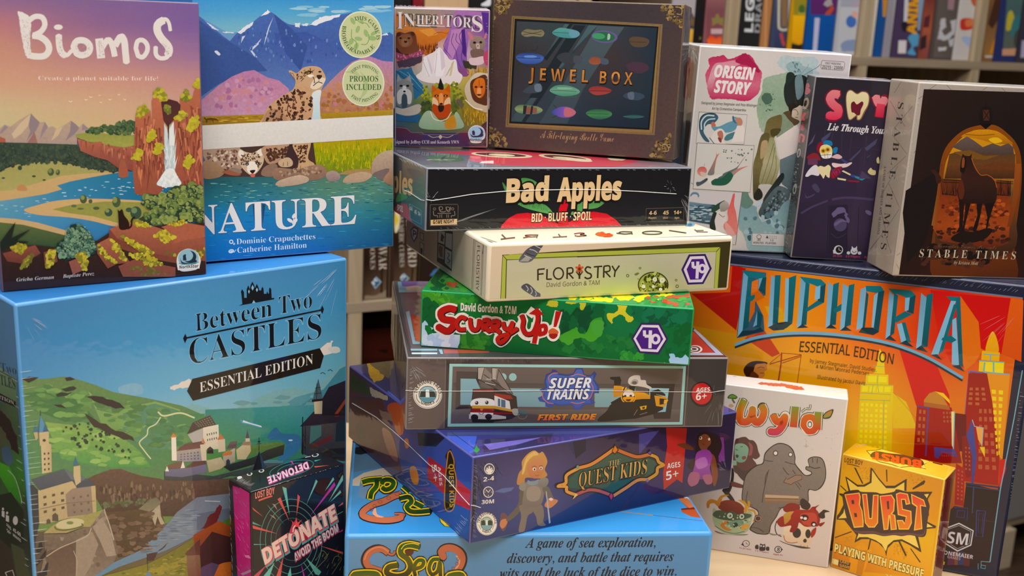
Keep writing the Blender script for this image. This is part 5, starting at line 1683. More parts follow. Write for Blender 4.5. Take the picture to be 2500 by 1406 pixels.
B.art('top', '''
z 13
m 6a6468>5f5a5c>5a5656/4a4848>4a4646>4a4646 n5: 380,480 2700,480 3300,1180 500,1180
p 8fb8cc: 460,520 740,520 740,610 470,612
p a8d0dc n4: 470,590 720,585 720,608 472,612
p 7a6ab0: 490,520 730,515 725,560 500,560
p e8d8c4 s: 530,570 600,555 660,565 640,595 560,598
p 7a7478>6a6064: 475,620 680,620 660,1090 580,1110
p 9ac0d0: 530,780 560,770 610,1030 650,1035 650,1055 590,1055
p b84a34>c85a3c: 570,800 660,820 655,1030 615,1030
p 8fb8c4: 570,1095 800,1095 800,1112 575,1112
p c8e0e4: 580,1128 800,1128 800,1142 582,1142
p b05040: 850,1098 1250,1110 1240,1130 860,1135
p 9ac0d0: 810,1100 840,1100 850,1140 830,1140
l 3a3438 w5: 430,600 570,1130
z 14
p 3a3034: 1330,860 1400,910 1690,1165 1330,1165
p 9aa8bc: 1380,935 1395,925 1640,1150 1600,1150 1340,1150 1340,1130 1570,1130
p b03a30>a83430: 1360,960 1385,950 1560,1130 1350,1130
e e0d4d0: 1400,1098 58,32 4
e 3a3a3a: 1395,1098 46,25 4
e e0d4d0: 1390,1098 34,17 4
e 3a3a3a: 1388,1098 22,10 4
''')
B.string([('front', 990, 952), ('front', 1010, 953), ('front', 1080, 954), ('front', 1200, 954), ('front', 1330, 952.5), ('front', 1480, 953), ('front', 1600, 955), ('front', 1700, 956), ('front', 1735, 957), ('front', 1755, 954), ('front', 1769, 952)], 0.00022)
B.finish()

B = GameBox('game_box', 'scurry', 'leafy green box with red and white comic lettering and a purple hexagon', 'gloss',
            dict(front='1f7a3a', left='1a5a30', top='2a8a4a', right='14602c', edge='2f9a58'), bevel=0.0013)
B.art('front', '''
z 0
m 1a7438>1c7a3c>1f8044>1c7a48>1f8450/1a6a34>1f7a38>1c6a34>1f7444>1a6c3c/1f7434>186430>1a6834>1c6a34>1a6434 n8: 1020,700 1700,745 1690,900 1020,855
z 13
b 4a9a34/3f9030/5aa83c N46 r30 k9 v.5 j1: 690,610 1000,640 1000,690 820,730 700,660
b 2f8a38/3f9a3c N20 r26 k9 v.5 e2: 900,620 1150,650 1120,700 950,690
b 2f7a30/46963a/3a8834 N46 r34 k9 v.5 e3: 960,980 1200,960 1260,1090 1000,1100
b 186030/14582c N40 r40 k9 v.45 e4: 680,680 780,720 770,900 690,880
p b8d4ec>d8e4f4>a8ccec j8 n3: 640,900 700,850 720,900 760,910 745,960 860,950 1000,980 985,1040 970,1110 640,1080
b e8ecf4/c8d4ec N18 r34 k9 e5: 690,980 940,990 930,1060 700,1060
p 1f7a38 j6: 700,890 740,900 770,950 720,975 700,930
z 14
b 135030/176038/0f4a2c N70 r44 k9 v.45 e6: 250,820 560,720 620,900 420,1000 260,980
b 12583a/186a44/1f7450 N60 r44 k9 v.45 e16: 900,720 1370,760 1360,860 1180,880 900,820
b 186030/1f7038/2a7a3c N80 r40 k9 v.45 e7: 250,1000 860,1000 850,1130 260,1090
b 186030/1a6c3a N50 r40 k9 v.45 e17: 1100,900 1350,900 1340,1110 1160,1120
p 3f9a34>55a83c j7 q16 s: 225,1000 330,930 380,910 400,960 470,950 500,860 600,830 605,940 560,1000 500,1040 440,1000 370,1010 310,1060
p 4fa444 j6 q14 s: 500,870 600,850 600,960 540,980
p e8d84a>c8c84a j6 q14 s: 730,640 830,640 800,780 870,830 820,870 770,800 700,830 680,880 640,800 730,770
p d8cc4c>b8c44a j6 q14 s: 290,690 460,650 450,740 410,755 400,700 340,710
p c8c048 j5 q12 s: 120,720 150,670 210,680 215,730 170,735
p b8c84c j6 q14 s: 620,650 700,640 720,700 640,690
p e8dc50 j6 q12 s: 850,650 1000,640 990,700 920,690
e c85030: 600,688 18,14
b 2f8a3c/3f9a40 N30 r28 k9 v.5 e8: 760,1120 950,1130 940,1210 780,1190
p 9ccaf0>b8d8f4 j6: 1085,1225 1130,1205 1170,1230 1180,1150 1170,1130 1210,1135 1230,1165 1290,1170 1310,1145 1340,1170 1345,1260 1090,1260
p c8e0f4 j4: 115,1140 140,1155 150,1150 145,1165
p c8e0f4 j4: 270,1160 320,1158 300,1172
= title|red comic lettering edged in white with an acorn
z 13
t S efe9e0 H64 o2: 1000,766 1478,796 |David Gordon & TAM
l f2ece4 w92 s: 960,760 900,745 830,780 850,840 930,850 935,900 880,945 800,900
l f2ece4 w82 s: 1050,840 1010,820 975,850 965,890 990,925 1045,925
l f2ece4 w82 s: 1080,830 1088,900 1115,930 1150,915 1162,840
l f2ece4 w82 s: 1185,845 1198,940
l f2ece4 w82 s: 1190,850 1238,845 1238,885 1200,898 1255,945
l f2ece4 w82 s: 1270,855 1280,950
l f2ece4 w82 s: 1272,858 1322,855 1322,895 1288,905 1342,955
l f2ece4 w82 s: 1362,862 1378,912 1415,920 1450,860
l f2ece4 w82 s: 1450,860 1430,930 1395,1000 1345,1040 1318,1010 1350,980 1420,960 1490,915
l f2ece4 w82 s: 1515,845 1540,850 1515,910 1540,965 1590,985 1635,950 1650,870
z 14
l f2ece4 w76 s: -95,800 -78,850 -85,910 -55,960 5,950 45,850 40,770
l f2ece4 w80: 20,800 -35,760
l f2ece4 w80: 20,800 75,785
l f2ece4 w70: 50,870 15,1050
l f2ece4 w70 s o: 60,900 110,895 110,950 55,970
l f2ece4 w66: 225,770 190,910
e f2ece4: 178,955 60,74
z 13
l 2a1014 w62 s: 968,765 908,750 838,785 858,840 938,855 943,905 888,945 808,905
l b82420 w56 s: 960,760 900,745 830,780 850,840 930,850 935,900 880,945 800,900
l 2a1014 w44 s: 1055,845 1015,825 980,855 970,895 995,930 1050,930
l c42a24 w36 s: 1050,840 1010,820 975,850 965,890 990,925 1045,925
l 2a1014 w44 s: 1085,835 1093,905 1120,935 1155,920 1167,845
l c42a24 w36 s: 1080,830 1088,900 1115,930 1150,915 1162,840
l 2a1014 w44 s: 1190,850 1203,945
l c42a24 w36 s: 1185,845 1198,940
l 2a1014 w44 s: 1195,855 1243,850 1243,890 1205,903 1260,950
l c42a24 w36 s: 1190,850 1238,845 1238,885 1200,898 1255,945
l 2a1014 w44 s: 1275,860 1285,955
l c42a24 w36 s: 1270,855 1280,950
l 2a1014 w44 s: 1277,863 1327,860 1327,900 1293,910 1347,960
l c42a24 w36 s: 1272,858 1322,855 1322,895 1288,905 1342,955
l 2a1014 w44 s: 1367,867 1383,917 1420,925 1455,865
l c42a24 w36 s: 1362,862 1378,912 1415,920 1450,860
l 2a1014 w44 s: 1455,865 1435,935 1400,1005 1350,1045 1323,1015 1355,985 1425,965 1495,920
l c42a24 w36 s: 1450,860 1430,930 1395,1000 1345,1040 1318,1010 1350,980 1420,960 1490,915
z 14
l 2a1014 w44 s: -90,805 -73,855 -80,915 -50,965 10,955 50,855 45,775
l b82420 w38 s: -95,800 -78,850 -85,910 -55,960 5,950 45,850 40,770
p b82420: -30,790 42,738 100,800 60,800 20,800
l b82420 w40: 50,870 15,1045
l b82420 w36 s o: 60,900 110,895 110,950 55,970
p b82420: 200,768 250,772 205,905 180,905
p d86840 s: 140,935 178,915 220,940 215,965 145,965
p a02820 s: 145,965 215,965 205,995 178,1008 150,995
= publisher_emblem|purple hexagon with white letters
p 3a2460: 848,1005 930,872 1090,872 1165,1010 1085,1140 918,1130
p e4dcec: 866,1006 938,888 1082,890 1146,1010 1076,1122 926,1114
p 4c2484: 888,1005 948,908 1074,912 1122,1010 1064,1100 936,1094
l e4dcec w26: 960,935 962,985
l e4dcec w26: 962,985 1000,985
l e4dcec w28: 1012,935 1008,1088
r e4dcec w24: 1056,1010 30,34
''')
B.art('top', '''
z 13
m 1f7a3c>2a8a44>1f7a48/2f8a4c>3a9a58>2a8a54 n10: 640,420 2500,420 2500,760 640,600
b 1a5a30/3f9a3c/4a8a3c N50 r22 a1.6 k8 e2: 700,580 800,440 1000,540 1050,590
b b8482c/8a5a2c N10 r14 a1.6 e3: 880,520 960,540 960,560 880,550
z 14
b e8e04a/d8d844 N40 r18 a1.8 k8 v.5 e4: 300,660 700,640 1200,630 1300,640 900,680 500,700
b 3f9a44/b84a30 N20 r16 a1.8 e5: 900,650 1340,640 1340,720 950,700
''')
B.finish()

B = GameBox('game_box', 'florist', 'cream box with a flower in its name, seashells and a green ruled border', 'gloss',
            dict(front='e0cdb2', left='c8b8a2', top='ece2c8', right='d0bea6', edge='efe4cc'), bevel=0.003)
B.art('front', '''
z 14
m e4ceb4>e2ccb2>e2ccb4/d8cab0>dccbb2>e6ceb8 n2: -420,180 1730,120 1720,620 -420,720
z 13
p 3f3a1c: 1358,288 3520,160 3520,560 1340,690
z 14
p 3f3a1c: -150,282 1618,218 1588,605 -150,672
z 13
p b4bc58: 1362,292 2000,262 2000,320 1395,330 1385,690 1345,690
z 14
p b4bc58: -200,285 1612,222 1608,232 1575,262 -200,322
p b4bc58: 1612,222 1586,605 1555,605 1575,262
z 13
p 3f3a1c: 1391,328 2000,318 2000,324 1397,334 1387,690 1381,690
z 14
p 3f3a1c: -100,316 1573,260 1573,266 -100,322
p 3f3a1c: 1571,262 1577,262 1557,605 1551,605
z 0
m c8c4a8>c8c4a8>cac4ac/c8c4a4>cac8a0>c8c2a4/ccc8a4>d4d880>c8c4a0 n2: 1237.5,635 1748,614.5 1742,712 1235,736
z 13
l 3f3a1c w5: 1360,290 1395,330
z 14
l 3f3a1c w5: 1612,222 1575,262
z 13
p 4a4a54>6a6a72 s: 1500,345 1540,270 1600,220 1700,190 1712,200 1680,250 1640,310 1590,350
p a8a8a0: 1505,345 1560,300 1600,320 1580,345
l 2a2a30 w6 s: 1560,270 1600,290 1640,300
l c8c4bc w7 s: 1590,240 1630,250 1660,270
l c8c4bc w7 s: 1545,290 1590,310 1610,320
l c8c4bc w6 s: 1640,210 1670,225 1690,235
p 4a4a54>6a6a72 s: 1520,570 1560,535 1600,550 1650,600 1685,625 1670,665 1600,630
l c8c4bc w7 s: 1560,550 1580,580 1570,600
l c8c4bc w7 s: 1600,565 1615,600 1600,625
l c8c4bc w6 s: 1640,600 1650,625 1640,645
z 14
r 5a5a2c w5: 922,402 8,8
r 5a5a2c w6: 816,467 10,11
p 7a7a40 s: 873,455 900,440 915,448 890,465
r 5a5a2c w5: 1232,505 8,8
r 5a5a2c w6: 1240,558 11,12
e 5a5a2c: 906,495 5,4
e 3f4018: 1035,545 132,112
e b0b460: 1035,545 122,102
b d0d47c/c8cc70/9aa048/4a4a20 N150 r16 k7: 920,560 980,460 1090,440 1150,540 1140,620 920,620
b 3f4018 N60 r7 k6 e2: 920,560 980,460 1090,440 1150,540 1140,620 920,620
b f2efe0 N1 r18 e3: 1046,497 1052,497 1049,503
e f4f0e4: 1112,505 24,24
e d8d060: 1112,505 7,7
e f4f0e4: 1048,498 19,19
e d8d060: 1048,498 6,6
e f4f0e4: 952,560 16,16
e f4f0e4: 1098,585 15,15
e f4f0e4: 1035,560 12,12
= title|dark thin lettering with an orange flower as its I
l 3a3020 w14: 46,412 46,508
l 3a3020 w13: 46,414 105,408
l 3a3020 w13: 46,455 95,450
l 3a3020 w14: 125,410 122,500
l 3a3020 w13: 122,498 165,496
r 3a3020 w13: 222,448 42,48
l 3a3020 w14: 298,400 296,495
l 3a3020 w13 s: 298,402 340,402 342,440 300,450
l 3a3020 w13: 310,448 350,492
l 3a3020 w16 s: 402,495 402,445 400,430
l 3a3020 w10 s: 402,470 380,440 372,432
l 3a3020 w10 s: 402,470 424,440 432,430
l 3a3020 w14 s: 502,400 470,392 452,415 470,440 500,455 500,482 470,492 446,480
l 3a3020 w13: 525,392 598,386
l 3a3020 w14: 562,390 558,488
l 3a3020 w14: 612,385 610,484
l 3a3020 w13 s: 612,386 658,384 660,425 614,435
l 3a3020 w13: 625,434 668,480
l 3a3020 w13: 682,382 710,430
l 3a3020 w13: 745,380 708,432 702,478
e c8603c: 385,400 20,11 20
e c8603c: 420,400 20,11 -25
e c8603c: 402,385 11,18
e c8603c: 388,425 16,12 -40
e c8603c: 416,425 16,12 40
e 7a2a1c: 402,410 12,14
t N 5a503a H40: 120,565 573,545 |David Gordon & TAM
= publisher_emblem|purple hexagon with white letters
p 3a2464: 1276,415 1340,285 1484,280 1538,405 1466,538 1330,544
p e6dcec: 1296,415 1352,302 1474,298 1518,406 1456,522 1340,526
p 4c2484: 1322,413 1366,325 1464,322 1494,406 1444,498 1352,502
l e6dcec w24: 1374,348 1378,398
l e6dcec w24: 1376,396 1412,394
l e6dcec w26: 1418,345 1410,492
r e6dcec w22: 1456,406 25,30
''')
B.art('left', '''
z 13
m 9a8a80>a8988a>c0b09c>dccdb4/8a7c74>b0a294>c8bca6>e0d4bc n3: 540,0 1230,100 1240,720 500,200
l 6a6048 w4 o: 1115,155 1198,190 1180,650 1096,600
l 6a6048 w3 o: 1126,168 1188,198 1172,632 1106,592
p 3a3436: 805,60 935,90 925,430 798,345
p b0aaa4: 812,80 868,90 862,200 808,180
p b0aaa4: 876,100 930,110 925,245 870,215
p 8a8480: 812,195 862,215 858,330 806,310
p b0aaa4: 870,235 924,262 920,410 866,360
p 4a3a38 j8 n10: 830,110 860,130 850,180 825,170
p 6a4a44 j8 n10: 815,210 850,230 840,310 818,300
l 4a4444 w6 s: 890,270 905,290 890,320 910,340 890,360
p 4a4a80: 570,70 600,40 640,60 630,140 600,185 575,130
p c8c0c0: 580,80 602,58 628,72 620,130 600,165 585,125
t S 3a3470 H60: 590,130 620,145 |P
p 6a6060: 650,90 688,105 685,175 650,155
p a89e98: 656,100 682,112 679,165 656,148
p 6a6060: 650,170 690,195 685,310 648,280
p a89e98: 656,182 684,202 679,298 654,276
p 3a3436 s: 660,230 675,240 670,285 658,275
l 5a5048 w5: 1200,210 1190,280
= side_title|thin dark name running down the narrow side
t N 4a4032 H26 u: 1144,210 1132,595 |FLORISTRY
''')
B.art('top', '''
z 12
p 6a6048: -370,870 30,1000 30,1006 -380,880
l 5a5040 w4: -80,985 2260,900
l 5a5040 w4: -230,905 30,990
l 5a5040 w4: 1960,800 2240,880
l 5a5040 w14: 20,895 60,935
l 5a5040 w14: 60,935 150,925
l 5a5040 w14: 60,935 10,942
l 5a5040 w12 s: 375,900 290,900 250,905 300,918 370,915
l 5a5040 w12: 375,895 360,930
l 5a5040 w12: 300,915 230,928
l 5a5040 w12: 575,890 600,920
l 5a5040 w12: 520,922 660,915
l 5a5040 w12 s: 730,888 790,880 830,885 790,895 850,905 770,912 735,905
b c8502c/d8683c N14 r16 a2: 960,890 1000,880 1110,900 1000,912
l c8502c w9: 990,885 1110,905
l 5a5040 w12 s: 1300,870 1200,868 1170,880 1220,890 1290,885
l 5a5040 w12: 1290,865 1300,895
l 5a5040 w12: 1225,890 1145,882
r 5a5040 w12: 1495,878 95,15
l 5a5040 w12: 1660,855 1830,880
l 5a5040 w12: 1910,845 1940,870
l 5a5040 w11: 1930,868 2040,870
l 5a5040 w10: 1920,856 2000,854
p 7ab0c8 s: 1820,810 1850,780 1890,770 1915,790 1890,815
p 3f6a88 s: 1840,805 1870,785 1890,800 1870,815
''')
B.finish()

B = GameBox('game_box', 'bad', 'black box with cream lettering over red apples, near the top of the stack', 'wrap',
            dict(front='17171b', left='5a5f5e', top='40444c', right='17171b', edge='8a8c92'), bevel=0.0014)
B.art('front', '''
z 12
m 18181c>16161a>17171b/1c1c20>1a1a1e>1b1b1f n4: -800,200 1900,200 1900,860 -800,900
p c01c28>d8303c>d04850 n8: -10,865 20,800 90,730 170,690 270,680 400,700 520,760 600,805 700,760 820,690 920,668 1050,690 1140,750 1200,815 1210,865
p b01822: 300,690 305,780 310,690
h c0404a/e05a5a N60 Y-30 w4: 40,830 1180,810 1190,830 40,850
p c81c2c n5: 580,640 620,540 650,560 640,590 675,585 650,680 680,800 570,810
p 3f7a44>5a9a5a n8 s: 25,380 40,440 70,490 90,500 60,420
p 4a8a4c>6aa864 n8 s: 210,345 290,345 360,380 400,430 330,450 240,420
p 4a8a4c>6aa864 n8 s: 150,575 260,590 400,590 470,620 520,690 430,680 270,640 190,605
p 4a8a4c>6aa864 n8 s: 700,700 760,600 860,560 960,570 1030,575 960,630 850,650
h 2f6a38 N26 Y-40 w4 e2: 200,600 430,610 480,670 300,640
p 4a8a4c: 470,520 495,560 480,545
t S 1a1210 H88 o6: 308,772 902,750 |BID · BLUFF · SPOIL
t S e8cfa8 H82 o1: 310,770 900,750 |BID · BLUFF · SPOIL
l 6a5a48 w4 o: 1435,640 1800,628 1808,640 1800,758 1432,768
t S d8b888 H38: 1463,702 1537,698 |4-6
t S d8b888 H38: 1600,700 1655,696 |45
t S d8b888 H38: 1705,697 1782,693 |14+
t S a89070 H20: 1458,742 1535,738 |Players
t S a89070 H20: 1600,742 1648,738 |Mins
t S a89070 H20: 1712,740 1760,736 |Ages
z 11
l 7a6a5a w5 o: 535,725 855,720 865,735 860,970 530,975
p e0c090: 540,905 852,892 850,960 540,970
t S 3a2418 H44 o2: 566,952 818,944 |GAME NIGHT
e 16161a: 660,770 30,26
r 8a7a6a w7: 660,768 22,20
r 8a7a6a w7: 742,772 22,20
l 8a7a6a w9 s: 640,750 650,800 690,810 720,800
l 8a7a6a w9 s: 720,750 735,800 765,800 775,750
l 8a7a6a w8: 620,828 780,826
r 8a7a6a w6: 800,775 14,14
r 8a7a6a w6: 585,775 14,14
l 8a7a6a w8 s: 570,800 580,850 620,855 620,880
l 8a7a6a w8 s: 820,800 825,850 785,855 785,880
l 8a7a6a w7: 650,840 645,880
l 8a7a6a w7: 670,840 670,880
l 8a7a6a w7: 730,840 730,880
l 8a7a6a w7: 750,840 750,880
= title|cream rounded lettering
z 12
t S 120d0c H225 o9: 62,582 478,560 |Bad
t S 120d0c H225 o9: 562,570 1190,548 |Apples
t S e4c496 H220 o3: 60,575 475,555 |Bad
t S e4c496 H220 o3: 560,565 1188,545 |Apples
''')
B.art('left', '''
z 11
m 5a4f48>6a665e>7a7870/3a4a48>4a5a56>5f6a66/2a3a40>35505a>3f5a60 n6: 100,100 480,280 475,1050 100,820
p 4a8a58 n10 s: 130,690 160,600 230,590 265,640 220,670
p a83a4a>b8505c n5: 110,760 190,710 260,720 290,780 290,850 330,940 320,960 110,840
t S d8d0c8 H70 o1: 145,790 215,815 |SPOIL
l 8ab0ac w4 o: 290,715 430,790 430,960 300,890
t S d8d4cc H50: 292,790 325,800 |4-6
t S d8d4cc H50: 350,830 375,842 |45
t S d8d4cc H50: 390,850 425,868 |14+
= side_title|cream rounded lettering
t S d8b07c H240 o2: -75,540 325,612 |Apples
''')
B.art('top', '''
z 11
m 44484e>50545c>5a4a52>7a4a54>54585e/6a6c74>7a7e86>a06a72>b0646e>7a7e88 n8: 110,80 3100,80 3650,300 480,300
p 4a6a50 n8 s: 490,170 620,130 800,130 930,180 900,215 600,225
p 3a4a44: 640,190 700,150 740,140 690,190
t X a8a89c H22: 480,200 870,198 |by
p b83a48>c04a58 n6: 470,95 1900,95 2900,180 2960,210 2600,250 1200,250 990,190 1010,140
z 12
p c03a48>c4505c n6: -300,55 1360,150 1365,175 1100,240 0,215 -280,180
e e0cfae: 20,115 300,26 3
e 5a2a30: 10,112 250,17 3
e e0cfae: 20,115 130,12 3
e e0cfae: 640,140 260,26 5
e 5a2a30: 640,140 210,17 5
e e0cfae: 640,145 120,10 5
e e0cfae: 780,165 130,14 5
b e0cfae N14 r12 a3 e3: 1060,150 1200,145 1240,160 1100,165
p dcd4d0: -200,195 -170,175 -60,170 -60,200
''')
B.string([('front', 1040, 487), ('front', 1056, 489), ('front', 1090, 484), ('front', 1150, 474), ('front', 1225, 467), ('front', 1300, 464), ('front', 1400, 462), ('front', 1480, 463), ('front', 1560, 467), ('front', 1620, 471), ('front', 1650, 473)], 0.0003)
B.string([('left', 1038, 489), ('left', 1030, 488), ('left', 1018, 480), ('left', 1006, 472), ('left', 990, 464)], 0.0003)
B.finish()

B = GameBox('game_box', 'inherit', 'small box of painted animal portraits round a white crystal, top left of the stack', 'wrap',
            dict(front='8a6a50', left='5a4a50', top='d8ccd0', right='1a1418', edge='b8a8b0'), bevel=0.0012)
B.art('front', '''
z 9
m 9a9c88>9a9a8c>a08a98>8a5aa0/c87a3c>c8844a>b07a98>8050a0/b8603c>d8b0a0>d8c0c8>9060a8/3f6a88>b8b4a4>c8b86a>b8942c/3a6278>6a7a3a>8a8a34>b0902c/3a5a70>4a5a38>6a7040>8a7430/4a2a40>4a3050>3a3058>4a3a4a n8: 60,40 950,70 945,1340 70,1340
p c87038>d88a44 n10: 85,120 190,130 240,260 90,280
p d8843c>c87434>b8602c n12: 250,280 380,250 470,290 540,270 600,240 560,330 480,380 440,470 380,520 300,430
p e09a4c n8: 300,270 430,255 480,310 390,330
l 8a4a24 w4 s: 440,310 490,290 560,300 590,260
h 7a3a20/4a2418 N40 Y-50 w9: 300,420 480,410 470,470 380,500 330,480
p b07ab8>9a68b4>7a50a0 n10: 640,90 880,110 880,250 760,290 740,480 740,640 680,700 560,500 520,470 560,330
p c08ac0 n8: 600,270 700,250 680,380 640,460 600,560 560,480
l 5a3a80 w5 s: 620,300 600,380 640,460 660,560 690,620
l 5a3a80 w5 s: 560,340 530,420 570,480 600,520
l 5a3a80 w6 s: 700,270 670,330 700,420 690,520 720,600
l 5a3a80 w5 s: 650,300 640,360 670,400
p 4a2a80 n6: 690,270 720,260 735,440 730,520 700,480
p 5a3490 n6: 870,110 945,120 940,320 900,300
p 3a3a2a j6 n14: 700,540 760,560 830,590 830,620 720,620
p 8a5088 s n8: 640,640 700,610 760,640 740,690 660,680
# crystal
p efe6e4 s: 280,690 330,640 340,560 380,500 440,470 470,440 500,430 540,480 590,540 640,540 660,640 700,690 650,770 520,760 360,740
p f8f4f4: 440,580 470,470 495,435 530,480 545,600 520,690 460,690
p e0d4dc: 495,435 530,480 545,600 510,640
p f4eef0: 345,520 375,500 420,600 430,690 380,680
p dccfdc: 375,500 400,540 430,640 420,680
p efe9e2: 560,600 620,540 640,560 610,690 540,690
p d8c8a0: 600,570 625,545 600,680 580,690
l b8a8b4 w4: 345,560 400,690
l b8a8b4 w4: 470,480 450,660
l b8a8b4 w4: 620,550 560,680
l c8b060 w4: 545,690 590,610
# brown bear
p 6a3a28>7a4630 s n6: 95,330 130,290 180,300 230,285 275,310 290,390 310,450 270,490 180,500 100,480 85,400
p 8a583c s: 130,320 220,310 250,370 215,420 150,420 120,370
p 4a2418 s: 105,300 135,290 140,320 110,330
p 4a2418 s: 235,285 265,295 260,325 238,315
p 9a6a4c s: 150,360 190,350 215,390 190,420 155,415
p 2a1814 s: 172,370 200,370 195,385 178,386
e 1f1210: 140,345 12,8
e 1f1210: 215,345 12,8
p 3a1c14 s: 105,430 150,480 230,490 290,460 270,490 180,510 110,490
p a04a6a>8a3a58: 95,470 200,500 300,460 355,460 350,490 250,540 150,560 90,520
h d8909c/c07088 N26 Y-26 w8 e4: 110,510 350,480 340,500 160,560
p 4a3a4a n14 j6: 100,560 340,500 330,560 240,600 130,610
# mouse
p a08a80>8a7468 s n6: 770,380 800,330 850,325 890,350 910,390 890,440 850,460 800,450 770,420
p c8808a s: 745,300 765,290 800,340 780,360
p c8808a s: 900,320 915,290 915,340 890,350
e 241a1c: 808,385 14,11
e 241a1c: 865,382 13,11
p c8b4a8 s: 820,400 850,395 855,440 835,450
e 8a5a5a: 838,415 7,6
p 7a6258 s n8: 780,450 890,450 880,520 830,530 780,510
p e0c8cc s: 760,530 820,520 890,510 890,570 830,590 770,580
p c04a70 s: 895,480 940,450 940,560 915,590 890,540
# wolf
p 2f6a90 j8 n12: 85,640 230,610 280,690 340,770 350,840 260,900 250,760 120,720 85,700
l 6aa0bc w6: 130,640 260,720
l 6aa0bc w6: 200,650 330,800
l 1f4a68 w6: 100,640 300,820
p 8a8c8c>6f7274 s n8: 110,720 130,700 170,715 220,690 245,760 250,860 240,940 170,970 110,950 100,860
p 9a9c9c: 105,740 115,665 150,720
p 9a9c9c: 195,720 225,670 235,740
p c8c8c4 s: 110,840 150,800 165,840 150,930 115,930
p c8c8c4 s: 240,840 200,800 185,840 200,930 235,930
e 1a1c20: 145,775 15,10
e 1a1c20: 205,775 15,10
p d8d8d4 s: 160,780 190,780 190,830 175,842 160,830
e 1a1c20: 175,826 12,9
p 3a4a58 s: 155,860 195,860 200,960 170,990 150,950
p b8b0a4 s n8: 95,970 170,980 300,940 330,980 290,1030 190,1045 100,1020
p 2a5a80 n10: 85,1020 200,1050 330,1030 300,1110 90,1090
# fox
b 8a9a30/a8a83c/6a7a2c N90 r16 k7 e6: 340,760 660,750 700,870 600,900 430,920 340,900
b 4a5a2a/3a4a28 N60 r16 k7 e7: 340,920 430,930 400,1050 340,1030
b 4a5a2a/5a6a2c N40 r16 k7 e8: 600,920 700,880 690,1000 620,1010
p d8742c>c8601f s n6: 425,770 470,800 505,790 545,800 580,760 590,840 575,900 530,950 500,950 440,910 428,840
p c8601f: 425,840 428,765 470,810
p c8601f: 540,810 582,755 590,840
p 1a1c1a s: 480,790 490,740 500,705 515,740 530,800 505,810
p e8c8a0 s: 430,880 480,920 470,1010 430,990
p e8c8a0 s: 585,880 535,920 540,1020 590,990
p b84a1c s: 430,940 500,960 590,940 580,1040 510,1070 440,1040
p 2a1814 s: 480,955 530,955 525,1000 490,1010
e 2a1c14: 465,865 20,11
e 2a1c14: 548,865 20,11
e e8b040: 466,866 7,6
e e8b040: 547,866 7,6
p e8a060 s: 490,850 522,850 525,930 508,950 490,930
e 1a1210: 507,938 14,10
p a8c0a0>8aa888 s n6: 340,1040 410,1000 500,1090 600,1080 640,1010 680,1060 690,1160 330,1160
p c08a34 s n8: 545,1090 620,1040 640,1150 550,1160
l e8dcc0 w8 s: 410,1010 440,1070 500,1090 560,1070 600,1010
# lion
h b8902c/d8b040/8a6a20 N70 Y-50 w7 e9: 740,660 930,630 930,760 800,720
h b8902c/d8b040/8a6a20 N110 Y-60 w7 e10: 690,1000 930,990 930,1110 720,1140
p d8ccb4>c0b494 s n6: 760,720 820,660 900,660 940,700 940,990 860,1000 780,960 730,870 720,790
p 5a3420 s: 770,750 830,700 920,690 935,930 860,940 790,890
p d87a34>c8662a s n6: 795,760 830,710 890,710 905,780 895,850 860,885 820,860 800,810
p e8a064 s: 835,800 865,800 865,870 845,880 830,860
e 2a1810: 822,785 13,9
e 2a1810: 872,785 12,9
p 5a2a1c s: 830,850 868,850 860,865 840,865
l b85a24 w8 s: 850,720 850,790
l efe6d0 w10 s: 725,900 800,970 880,990
p 6a5a54: 640,905 665,890 710,960 690,980
# bottom frame
p 5a2a3a>3a2a58 n8: 85,1140 180,1150 240,1190 330,1220 640,1220 700,1190 760,1190 760,1340 85,1340
p 3a2c60>4a3050 n8: 300,1330 360,1200 640,1200 730,1330
l 8a6a7a w5 s: 95,1150 190,1160 240,1195 330,1195 370,1215 620,1215 660,1195 760,1195
p c8b8a0: 480,1235 500,1215 520,1235 500,1258
l b8a890 w6 s: 390,1220 430,1240 480,1235
l b8a890 w6 s: 520,1235 570,1240 615,1220
p 4a3038: 870,1130 940,1080 945,1340 900,1330
t B dccfd4 H28 o-.5: 95,1295 668,1297 |signed by Jeffrey CCH and Kenneth YWN
= title|white ornate serif capitals
t B 4a4a44 H120 o2: 105,258 165,258 |I
t B 5a5a54 H110 o1.5: 165,236 470,248 |NHERI
t B 5a4a60 H110 o1.5: 535,246 875,262 |TORS
t B ece4e2 H150 o-1: 108,260 166,262 |I
t B ece4e2 H112 o-1: 168,238 275,240 |N
t B ece4e2 H78 o-1: 285,217 525,222 |HERI
t B ece4e2 H106 o-1: 530,244 612,246 |T
t B ece4e2 H88 o-1: 615,242 780,252 |OR
t B ece4e2 H140 o-.5: 782,284 880,290 |S
l ece4e2 w7: 280,226 540,238
p ece4e2: 285,228 420,232 400,240 300,238
= publisher_emblem|pale round sailing-boat emblem
p e0dcd6 s: 750,1200 775,1150 828,1130 885,1155 905,1205 900,1245 880,1265 860,1290 785,1290 765,1260
e 9ac4e0: 828,1205 72,66
e 1c2f4d: 838,1195 48,42
e 9ac4e0: 822,1188 44,38
p 1c2f4d s: 770,1205 790,1225 840,1230 885,1210 880,1232 830,1240 785,1236
p 1c2f4d: 785,1185 800,1175 812,1190 812,1220 790,1220
t X 1c2a36 H22 o1: 765,1272 888,1278 |NorthStar
''')
B.finish()

